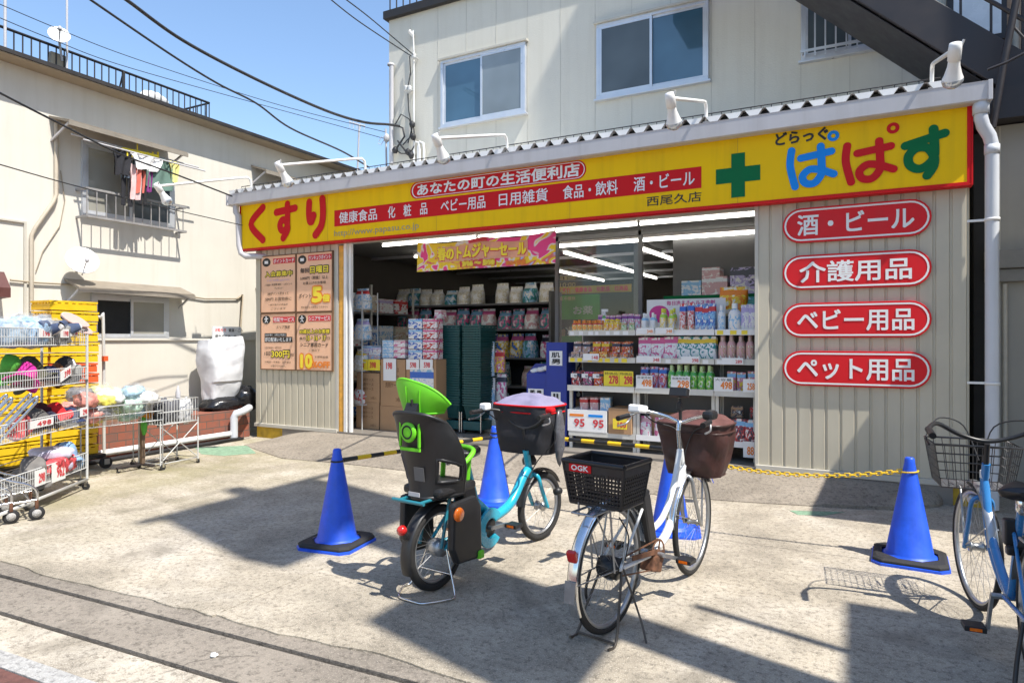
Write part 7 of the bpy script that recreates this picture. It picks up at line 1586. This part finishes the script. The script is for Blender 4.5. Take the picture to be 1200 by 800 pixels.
def cap(label, at, col, rz=0, r=.095, brim=True, squash=1.0, group=None, name='cap', cat='hat'):
    t = thing(name, label, cat, at, rz, group)
    m = MB(); m.grid(lambda a, b_: Vector((r * math.cos(2 * math.pi * a) * math.cos(b_ * 1.5) ** .8 * 1.08, r * math.sin(2 * math.pi * a) * math.cos(b_ * 1.5) ** .8, r * 1.15 * squash * math.sin(b_ * 1.5) * (1 + .06 * noise.noise(Vector((math.cos(6.28 * a) * 2, math.sin(6.28 * a) * 2, r * 40 + at[0] * 9)))))), 20, 9, True, True); m.build('crown', F_(col), t, True)
    if brim:
        m = MB(); bf = lambda a, b_, dz=0: Vector((r * (.98 + .75 * b_) * math.cos((a - .5) * 2.2), r * (.98 + .25 * b_) * math.sin((a - .5) * 2.2), .008 - .03 * b_ * b_ + dz - .02 * abs(a - .5)))
        m.grid(lambda a, b_: bf(a, b_, .004), 12, 5); m.grid(lambda a, b_: bf(1 - a, b_), 12, 5); m.build('visor', F_(col), t, True)
    return t
def lump(name, label, cat, at, rad, col, seed, amp=.22, sq=.8, rz=0, mat=None, group=None, fr=2.2):
    if name == 'hat':
        m = MB(); pr = [(1.18, .05), (1.22, .08), (1.0, .16), (.80, .22), (.77, .45), (.72, .75), (.60, .92), (.35, .99), (.0, 1.0)]
        def hf(a, b_):
            t = b_ * (len(pr) - 1); i = min(int(t), len(pr) - 2); f = t - i; r_ = pr[i][0] * (1 - f) + pr[i + 1][0] * f; z_ = pr[i][1] * (1 - f) + pr[i + 1][1] * f
            d = Vector((r_ * rad[0] * math.cos(6.2832 * a), r_ * rad[1] * math.sin(6.2832 * a), z_ * rad[2] * 1.5)); n_ = noise.noise(Vector((d.x * 9 + seed * 3.1, d.y * 9, d.z * 9)))
            return d * (1 + amp * .8 * n_) + Vector((0, 0, .05 * math.sin(6.2832 * a * 2 + seed) * (1 - b_) * r_ * .5))
        m.grid(hf, 26, 17, True, True); o = m.build(name, mat or F_(col), at=(0, 0, 0)); o.location = Vector(at) + Vector((0, 0, .02)); o.rotation_euler = (.5 * math.sin(seed * 2.3), .5 * math.cos(seed * 1.7), rz + seed); return tag(o, label, cat, group)
    m = MB(); m.blob((0, 0, rad[2] * .8), rad, amp, seed, 20, 12, fr, sq); o = m.build(name, mat or F_(col), at=(0, 0, 0)); o.location = at; o.rotation_euler = (0, 0, rz); return tag(o, label, cat, group)
def slipper(label, at, col, rz, rx=.5, sc=1.0):
    m = MB()
    def f(a, b_):
        t = 2 * math.pi * a; x = .135 * math.cos(t); w_ = .047 + .008 * math.cos(t); return Vector((x, w_ * math.sin(t), 0)) * sc
    n = 26; top = [f(k / n, 0) + Vector((0, 0, .022)) for k in range(n)]; bot = [f(k / n, 0) for k in range(n)]
    m.add(bot + top, [tuple(range(n - 1, -1, -1)), tuple(range(n, 2 * n))] + [(k, (k + 1) % n, n + (k + 1) % n, n + k) for k in range(n)])
    t = thing('slipper', label, 'slipper', at, rz); t.rotation_euler = (rx, -.35, rz); m.build('sole', M('slipper sole %.2f' % col[0], col, .6, var=.05), t, True, bevel=.006)
    m = MB(); m.grid(lambda a, b_: Vector((.03 + .10 * b_, (.05 - .02 * b_ ** 2) * math.cos(math.pi * a) * sc, .02 + (.05 - .02 * b_) * math.sin(math.pi * a))), 10, 6); m.build('upper', F_((.05, .07, .13)), t, True); return t
top = 1.46
slipper('pinkish slipper sole uppermost on the rack', RW(.14, .03, top + .235), (.62, .43, .38), 1.75 + math.pi, 1.95, 1.15)
slipper('pinkish slipper sole just below the uppermost one', RW(.07, .03, top + .165), (.60, .42, .38), 1.75 + math.pi, 1.95, 1.15)
for k, (x, y, c_, sz, lab) in enumerate(((.34, .14, (.20, .20, .19), (.16, .13, .12), 'grey packed slippers in film on the rack top'), (.50, .12, (.20, .20, .20), (.12, .12, .12), 'dark slippers in film on the rack top'), (.24, .24, (.20, .28, .38), (.15, .12, .11), 'pale blue slippers at the back of the rack top'), (.70, .16, (.28, .42, .58), (.18, .15, .13), 'light blue cushion at the left end of the rack top'), (.40, .3, (.28, .28, .27), (.2, .12, .15), 'white packed slippers at the back of the rack top'), (.95, .2, (.3, .38, .46), (.16, .14, .12), 'blue grey pack at the far left of the rack top'))):
    o = lump('packed_slippers', lab, 'slippers', RW(x, y, top), sz, c_, k + 3, .3, .7, k, M('slippers %d' % k, c_, .35, var=.6, scale=16, bump=.6, bscale=14, coat=.3))
    m = MB(); m.blob((0, 0, sz[2] * .85), (sz[0] * 1.06, sz[1] * 1.06, sz[2] * 1.08), .35, k + 40, 22, 12, 3.4, .75); m.build('film', K['film'], o, True)
for k, (x, y, dz, c_, rz, lab) in enumerate(((.30, .05, .12, (.42, .41, .40), 1.1, 'grey slipper sole lying in the middle of the rack top'), (.44, .06, .15, (.16, .16, .17), 2.2, 'dark grey slipper sole beside the grey one on the rack top'), (.55, .05, .11, (.50, .48, .46), .4, 'pale grey slipper sole toward the left of the rack top'), (.78, .06, .14, (.40, .52, .66), 1.9, 'pale blue slipper sole at the left of the rack top'))):
    slipper(lab, RW(x, y, top + dz), c_, rz, 1.2 + .4 * (k % 2), 1.1)
z2 = 1.09
lump('hat', 'olive crushed hat on the second shelf of the rack', 'hat', RW(.58, .14, z2), (.15, .13, .15), (.055, .055, .03), 11, .35)
cap('navy cap on the second shelf of the rack', RW(.42, .13, z2 + .06), (.012, .018, .07), -.6)
lump('hat', 'rust brown hat on the second shelf', 'hat', RW(.28, .13, z2 + .02), (.11, .1, .10), (.20, .075, .03), 13, .25)
lump('hat', 'black hat with a striped band on the second shelf', 'hat', RW(.17, .15, z2 + .02), (.12, .11, .13), (.03, .028, .03), 14, .25)
m = MB(); m.obox((0, 0, 0), (.012, .11, .055), Matrix.Rotation(.5, 3, 'X')); o = m.build('ticket', K['paper'], at=(0, 0, 0)); o.location = RW(.2, .03, z2 + .17); o.rotation_euler = (0, .2, 1.4); tag(o, 'striped white ticket on the black hat of the second shelf', 'ticket')
lump('hat', 'grey striped knit hat at the right end of the second shelf', 'hat', RW(.06, .13, z2), (.07, .12, .10), (.22, .22, .21), 15, .3)
lump('hat', 'brown hat under the olive hat', 'hat', RW(.70, .16, z2), (.12, .1, .09), (.16, .07, .04), 16, .3)
lump('hat', 'magenta hat at the left of the second shelf', 'hat', RW(.86, .12, z2), (.12, .1, .14), (.55, .02, .25), 17, .25)
lump('hat', 'green hat behind the magenta hat', 'hat', RW(.8, .25, z2 + .05), (.12, .1, .13), (.08, .35, .04), 18, .25)
z3 = .67
lump('hat', 'bright red knit hat on the third shelf', 'hat', RW(.26, .12, z3 + .03), (.12, .11, .12), (.60, .015, .02), 21, .3, .8, 0, None, None, 4.5)
cap('navy cap with a pale band on the third shelf', RW(.09, .13, z3 + .05), (.015, .03, .09), .3, .1)
lump('hat', 'dark navy hat between the red and the grey ones', 'hat', RW(.42, .14, z3), (.12, .11, .10), (.03, .03, .06), 22, .3)
lump('hat', 'charcoal hat heap on the third shelf', 'hat', RW(.58, .14, z3), (.14, .13, .12), (.10, .095, .09), 23, .35)
lump('hat', 'dark maroon hat at the back of the third shelf', 'hat', RW(.35, .28, z3 + .05), (.16, .1, .11), (.07, .012, .02), 24, .3)
lump('hat', 'red and grey hat at the left of the third shelf', 'hat', RW(.78, .14, z3), (.13, .12, .10), (.35, .05, .05), 25, .3)
z4 = .23
lump('folded_cloth', 'folded lavender cloth, upper of two in the bottom basket', 'folded cloth', RW(.34, .16, z4 + .15), (.17, .15, .055), (.52, .50, .60), 31, .18, .55)
lump('folded_cloth', 'folded lavender cloth, lower of two in the bottom basket', 'folded cloth', RW(.34, .16, z4 + .03), (.17, .15, .06), (.48, .46, .58), 32, .18, .55)
cap('light blue cap standing in the bottom basket', RW(.14, .12, z4 + .12), (.22, .36, .55), .2, .09, True, 1.5)
cap('navy cap behind the light blue cap', RW(.06, .2, z4 + .12), (.03, .05, .13), .2, .09, True, 1.3)
lump('folded_cloth', 'denim blue cloth under the light blue cap', 'folded cloth', RW(.12, .14, z4 + .0), (.11, .15, .07), (.18, .28, .42), 33, .2, .6)
lump('folded_cloth', 'red and white patterned cloth hanging over the bottom basket', 'folded cloth', RW(.42, .04, z4 + .02), (.24, .06, .085), (.60, .05, .06), 34, .3, .7, rack.rotation_euler.z, M('red gingham', (.62, .06, .07), .85, var=.9, scale=22, bump=.4))
lump('hat', 'grey hat at the left of the bottom basket', 'hat', RW(.66, .14, z4), (.14, .13, .14), (.16, .15, .14), 35, .3)
# --- nested shopping trolleys in the corner
def trolley(label, off):
    o_ = G(43, 609) + Vector((math.cos(R_(-110)) * off, math.sin(R_(-110)) * off, 0)) + Vector((.0, .0, 0)); ang = rack.rotation_euler.z
    ang = R_(-110); t = thing('shopping_trolley', label, 'shopping trolley', (o_.x, o_.y, 0), ang, 'chrome trolleys at the left edge')
    for y in (0, -.40):
        m = MB(); m.tube(smooth([(-.0, y, .13), (.0, y, .24), (.06, y, .30), (.20, y, .36), (.32, y, .46), (.28, y, .62), (.02, y, .96), (.0, y, .99), (.03, y, 1.0), (.35, y, .60)]), .011, 7); m.tube([(-.01, y, .17), (.75, y, .13)], .011, 7); m.build('side_frame', K['chrome'], t, True)
    m = MB()
    for x, z in ((.02, .98), (.30, .60), (.30, .44), (.75, .13), (.05, .17)): m.tube([(x, 0, z), (x, -.40, z)], .009, 6)
    for k in range(8): y = -.05 * k - .02; m.tube([(.30, y, .44), (.72, y, .34)], .003, 4)
    m.build('cross_bar', K['chrome'], t, True)
    for y in (0, -.40):
        m = MB(); m.box((-.012, y - .018, .10), (.012, y + .018, .17)); m.build('fork', K['rust'], t, True, bevel=.004)
        m = MB(); m.lathe([(.028, -.011), (.052, -.010), (.058, -.004), (.058, .004), (.052, .010), (.028, .011)], 20, (.0, y, .058), Ym); wv = m.build('wheel', K['rubber'], t, True)
        m = MB(); m.lathe([(0, -.013), (.033, -.012), (.033, .012), (0, .013)], 16, (.0, y, .058), Ym); m.build('rim', K['kerb'], wv, True)
    return t
trolley('chrome shopping trolley nearest the hat rack, grey wheels with rusty forks', 0); trolley('chrome shopping trolley nested behind the first, half cut by the left edge', .17)
# --- yellow crates, two columns on a dolly
K['crate_yellow'] = M('yellow crate', (.72, .45, .01), .45, var=.08, scale=6, streak=.2, streakcol=(.35, .2, .02)); K['crate_orange'] = M('orange crate', (.70, .10, .025), .45, var=.08, scale=6)
def crate(h=.105, w_=.52, d_=.40):
    m = MB(); t = .012
    for s_ in (-1, 1):
        m.box((-w_ / 2, s_ * d_ / 2, h - .022), (w_ / 2, s_ * (d_ / 2 - .02), h)); m.box((-w_ / 2 + .006, s_ * (d_ / 2 - .008), .0), (w_ / 2 - .006, s_ * (d_ / 2 - .02), h * .66)); m.box((s_ * w_ / 2, -d_ / 2 + .0205, h - .022), (s_ * (w_ / 2 - .02), d_ / 2 - .0205, h)); m.box((s_ * (w_ / 2 - .008), -d_ / 2 + .021, 0), (s_ * (w_ / 2 - .02), d_ / 2 - .021, h * .66))
        for k in range(7):
            u = -w_ / 2 + .03 + (w_ - .06) * k / 6; m.box((u - .016, s_ * (d_ / 2 - .006), h * .66 + .0005), (u + .016, s_ * (d_ / 2 - .018), h - .0225))
        for k in range(6):
            u = -d_ / 2 + .04 + (d_ - .08) * k / 5; m.box((s_ * (w_ / 2 - .006), u - .016, h * .66 + .0005), (s_ * (w_ / 2 - .018), u + .016, h - .0225))
    m.box((-w_ / 2 + .021, -d_ / 2 + .021, 0), (w_ / 2 - .021, d_ / 2 - .021, .01)); return m.build('crate', K['crate_yellow'], at=(0, 0, 0))
cp = tag(crate(), 'yellow plastic crate in the right hand column of the tall stack', 'crate', 'yellow crates, right column'); first = True; oc = None
oc = cp.copy(); oc.data = cp.data.copy(); C.objects.link(oc); oc.data.materials[0] = K['crate_orange']; oc.location = (0, 0, 0)
cols_ = ((-8.08, 4.30, .0, 'right hand', 'yellow crates, right column', 15), (-8.06, 3.74, .02, 'left hand', 'yellow crates, left column', 13)); used = 0
for (x, y, r0, side, grp, n) in cols_:
    for k in range(n):
        loc = (x + random.uniform(-.012, .012), y + random.uniform(-.01, .01), .17 + .119 * k); rz = R_(90) + r0 + random.uniform(-.03, .03)
        if side == 'right hand' and k in (7, 8):
            o = oc if k == 7 else oc.copy()
            if k == 8: C.objects.link(o)
            o.location = loc; o.rotation_euler = (0, 0, rz); tag(o, ('lower' if k == 7 else 'upper') + ' of two orange crates in the yellow stack', 'crate', 'orange crates'); continue
        if first: cp.location = loc; cp.rotation_euler = (0, 0, rz); first = False
        else:
            o = dup(cp, loc, rz, 'yellow plastic crate in the %s column of the tall stack' % side, grp)
dl_ = thing('dolly', 'dark platform dolly under the yellow crate stacks, one big black wheel showing', 'dolly', (-7.9, 4.35, 0))
m = MB(); m.box((-8.29, 3.4, .115), (-7.80, 4.60, .165)); m.build('deck', K['plastic'], dl_, bevel=.006)
for x, y in ((-7.74, 4.56), (-7.86, 3.6), (-8.2, 4.5), (-8.2, 3.6)):
    m = MB(); m.tube([(x - .022, y, .068), (x + .022, y, .068)], .066, 18); wv = m.build('wheel', K['rubber'], dl_); m = MB(); m.box((x - .03, y - .03, .05), (x - .022, y + .03, .114)); m.box((x + .022, y - .03, .05), (x + .03, y + .03, .114)); m.build('fork', K['silver'], wv)
m = MB(); hp = [PD(122, 530, 7.9), PD(121, 380, 7.9), PD(119, 373, 7.9), PD(114, 371, 8.0), PD(108, 372, 8.3)]; m.tube(smooth(hp), .018, 9); m.build('handle', K['white_wire'], dl_)
m = MB(); q = PD(123, 420, 7.86); m.obox(q, (.05, .05, .06)); m.build('tag', K['crate_orange'], dl_)
# --- mesh bin cart heaped with film bags
bc = thing('bin_cart', 'wire mesh bin cart heaped with bagged slippers beside the crates', 'cart', (-7.5, 4.75, 0))
bx0, bx1, by0, by1 = -7.6, -7.05, 3.9, 4.8
bz0, bz1 = .58, .79
m = MB()
for z in (bz0, (bz0 + bz1) / 2, bz1): m.tube([(bx0, by0, z), (bx1, by0, z), (bx1, by1, z), (bx0, by1, z)], .006 if z != bz1 else .009, 5, True)
for k in range(15): y = by0 + (by1 - by0) * k / 14; m.tube([(bx1, y, bz0), (bx1, y, bz1)], .003, 4); m.tube([(bx0, y, bz0), (bx0, y, bz1)], .003, 4); m.tube([(bx0, y, bz0), (bx1, y, bz0)], .003, 4)
for k in range(8): x = bx0 + (bx1 - bx0) * k / 7; m.tube([(x, by0, bz0), (x, by0, bz1)], .003, 4); m.tube([(x, by1, bz0), (x, by1, bz1)], .003, 4)
m.build('basket', K['wire'], bc)
for x, y in ((bx0, by0), (bx1, by0), (bx1, by1), (bx0, by1)): m = MB(); m.tube([(x, y, .07), (x, y, bz0)], .007, 6); m.build('leg', K['wire'], bc); caster(bc, (x - bc.location.x, y - bc.location.y, 0), .032)
bagcols = [(.72, .70, .62), (.75, .60, .10), (.45, .62, .50), (.70, .25, .2), (.74, .74, .74), (.35, .50, .60), (.15, .15, .16), (.62, .64, .30)]
nm_ = ['cream', 'yellow', 'pale green', 'pale red', 'white', 'blue grey', 'dark', 'lime']
for k in range(24):
    x = random.uniform(bx0 + .08, bx1 - .08); y = by0 + .08 + (by1 - by0 - .14) * ((k * .37) % 1); z = bz0 + .02 + .035 * (k // 3); c_ = bagcols[k % 8]
    o = lump('slipper_bag', '%s bag, %s in the heap on the mesh bin cart' % (nm_[k % 8], ('lowest', 'middle', 'topmost')[k // 8]), 'bag', (x, y, z), (.13, .11, .075), c_, k + 60, .35, .8, k * 1.3, M('bagged %d' % k, c_, .4, var=.55, scale=13, bump=.5, bscale=16), None, 3)
    m = MB(); m.blob((0, 0, .07), (.15, .125, .10), .4, k + 90, 18, 10, 3.5); m.build('film', K['film'], o, True)
# --- brown post stand with toys hung on it
ts = thing('post_stand', 'brown square post on a wheeled T foot, a green toy tied to it', 'stand', (-7.03, 4.72, 0)); tq = G(167, 549)
ts.location = (tq.x, tq.y, 0)
m = MB(); m.box((-.02, -.02, .06), (.02, .02, .62)); m.build('post', M('brown post', (.13, .085, .055), .6, var=.15), ts, True)
m = MB(); m.box((-.02, -.30, .045), (.02, .30, .062)); m.box((-.20, -.02, .046), (.20, .02, .061)); m.build('foot', K['steel_dark'], ts, True)
for y in (-.28, .28): caster(ts, (0, y, 0), .02)
m = MB(); m.blob((.03, -.0, .52), (.035, .035, .13), .25, 3); tag(m.build('toy', F_((.10, .40, .05)), ts, True))
o = lump('toy', 'orange and brown soft toy hooked on top of the brown post', 'toy', (tq.x + .03, tq.y + .04, .60), (.06, .08, .07), (.55, .22, .02), 5, .5)
# --- white wire basket stand
ws0, ws1 = G(188, 551), G(232, 542); wd = (ws1 - ws0).normalized(); wl = (ws1 - ws0).length
ws = thing('wire_basket_stand', 'white wire basket on crossed legs, full of dark umbrellas, before the brick wall', 'basket stand', (ws0.x, ws0.y, 0), math.atan2(wd.y, wd.x)); bk_ = 1 if (Matrix.Rotation(math.atan2(wd.y, wd.x), 3, 'Z') @ Vector((0, 1, 0))).x < 0 else -1
dd = .36 * bk_
for x in (0, wl):
    for y in (0, dd): m = MB(); m.tube([(x, y, .05), (x, y, .56)], .008, 6); m.build('leg', K['white_wire'], ws, True); caster(ws, (x, y, 0), .022)
m = MB()
for y in (0, dd): m.tube([(0, y, .08), (wl, y, .50)], .006, 5); m.tube([(wl, y + .006 * bk_, .08), (0, y + .006 * bk_, .50)], .006, 5)
m.tube([(0, 0, .07), (wl, 0, .07), (wl, dd, .07), (0, dd, .07)], .006, 5, True); m.build('brace', K['white_wire'], ws, True)
m = MB()
for z in (.52, .66, .80): m.tube([(0, 0, z), (wl, 0, z), (wl, dd, z), (0, dd, z)], .007, 5, True)
for k in range(15): x = wl * k / 14; m.tube([(x, 0, .52), (x, 0, .80)], .004, 4); m.tube([(x, dd, .52), (x, dd, .80)], .004, 4); m.tube([(x, 0, .52), (x, dd, .52)], .004, 4)
for k in range(9): y = dd * k / 8; m.tube([(0, y, .52), (0, y, .80)], .004, 4); m.tube([(wl, y, .52), (wl, y, .80)], .004, 4)
m.build('basket', K['white_wire'], ws, True)
Rw = Matrix.Rotation(ws.rotation_euler.z, 3, 'Z')
for k in range(9):
    p = Vector((ws0.x, ws0.y, 0)) + Rw @ Vector((wl * (.1 + .8 * ((k * .382) % 1)), dd * (.2 + .6 * ((k * .618) % 1)), 0)); c_ = ((.03, .03, .035), (.10, .10, .11), (.55, .55, .56))[k % 3]
    lump('umbrella_pack', ('black', 'charcoal', 'pale grey')[k % 3] + ' packed umbrella, %s of three in the white wire basket' % ('first', 'second', 'third')[k // 3], 'umbrella', (p.x, p.y, .53), (.06, .06, .13 + .02 * (k % 2)), c_, k + 120, .35, .8, k, None, None, 3)
m = MB(); p = Vector((ws0.x, ws0.y, 0)) + Rw @ Vector((wl * .8, dd * .6, 0)); m.lathe([(.03, .0), (.03, .12), (.006, .20), (.0, .21)], 8, (p.x, p.y, .74)); tag(m.build('umbrella_tip', K['gutter']), 'grey pointed umbrella tip sticking out of the wire basket', 'umbrella')
# ================================================================== LITTER
p = G(251, 766); m = MB(); m.blob((0, 0, .008), (.022, .016, .009), .5, 2, 12, 8, 3); o = m.build('paper_scrap', K['paper'], at=(0, 0, 0)); o.location = (p.x, p.y, -.012); tag(o, 'crumpled white paper scrap lying by the drain slots', 'litter')
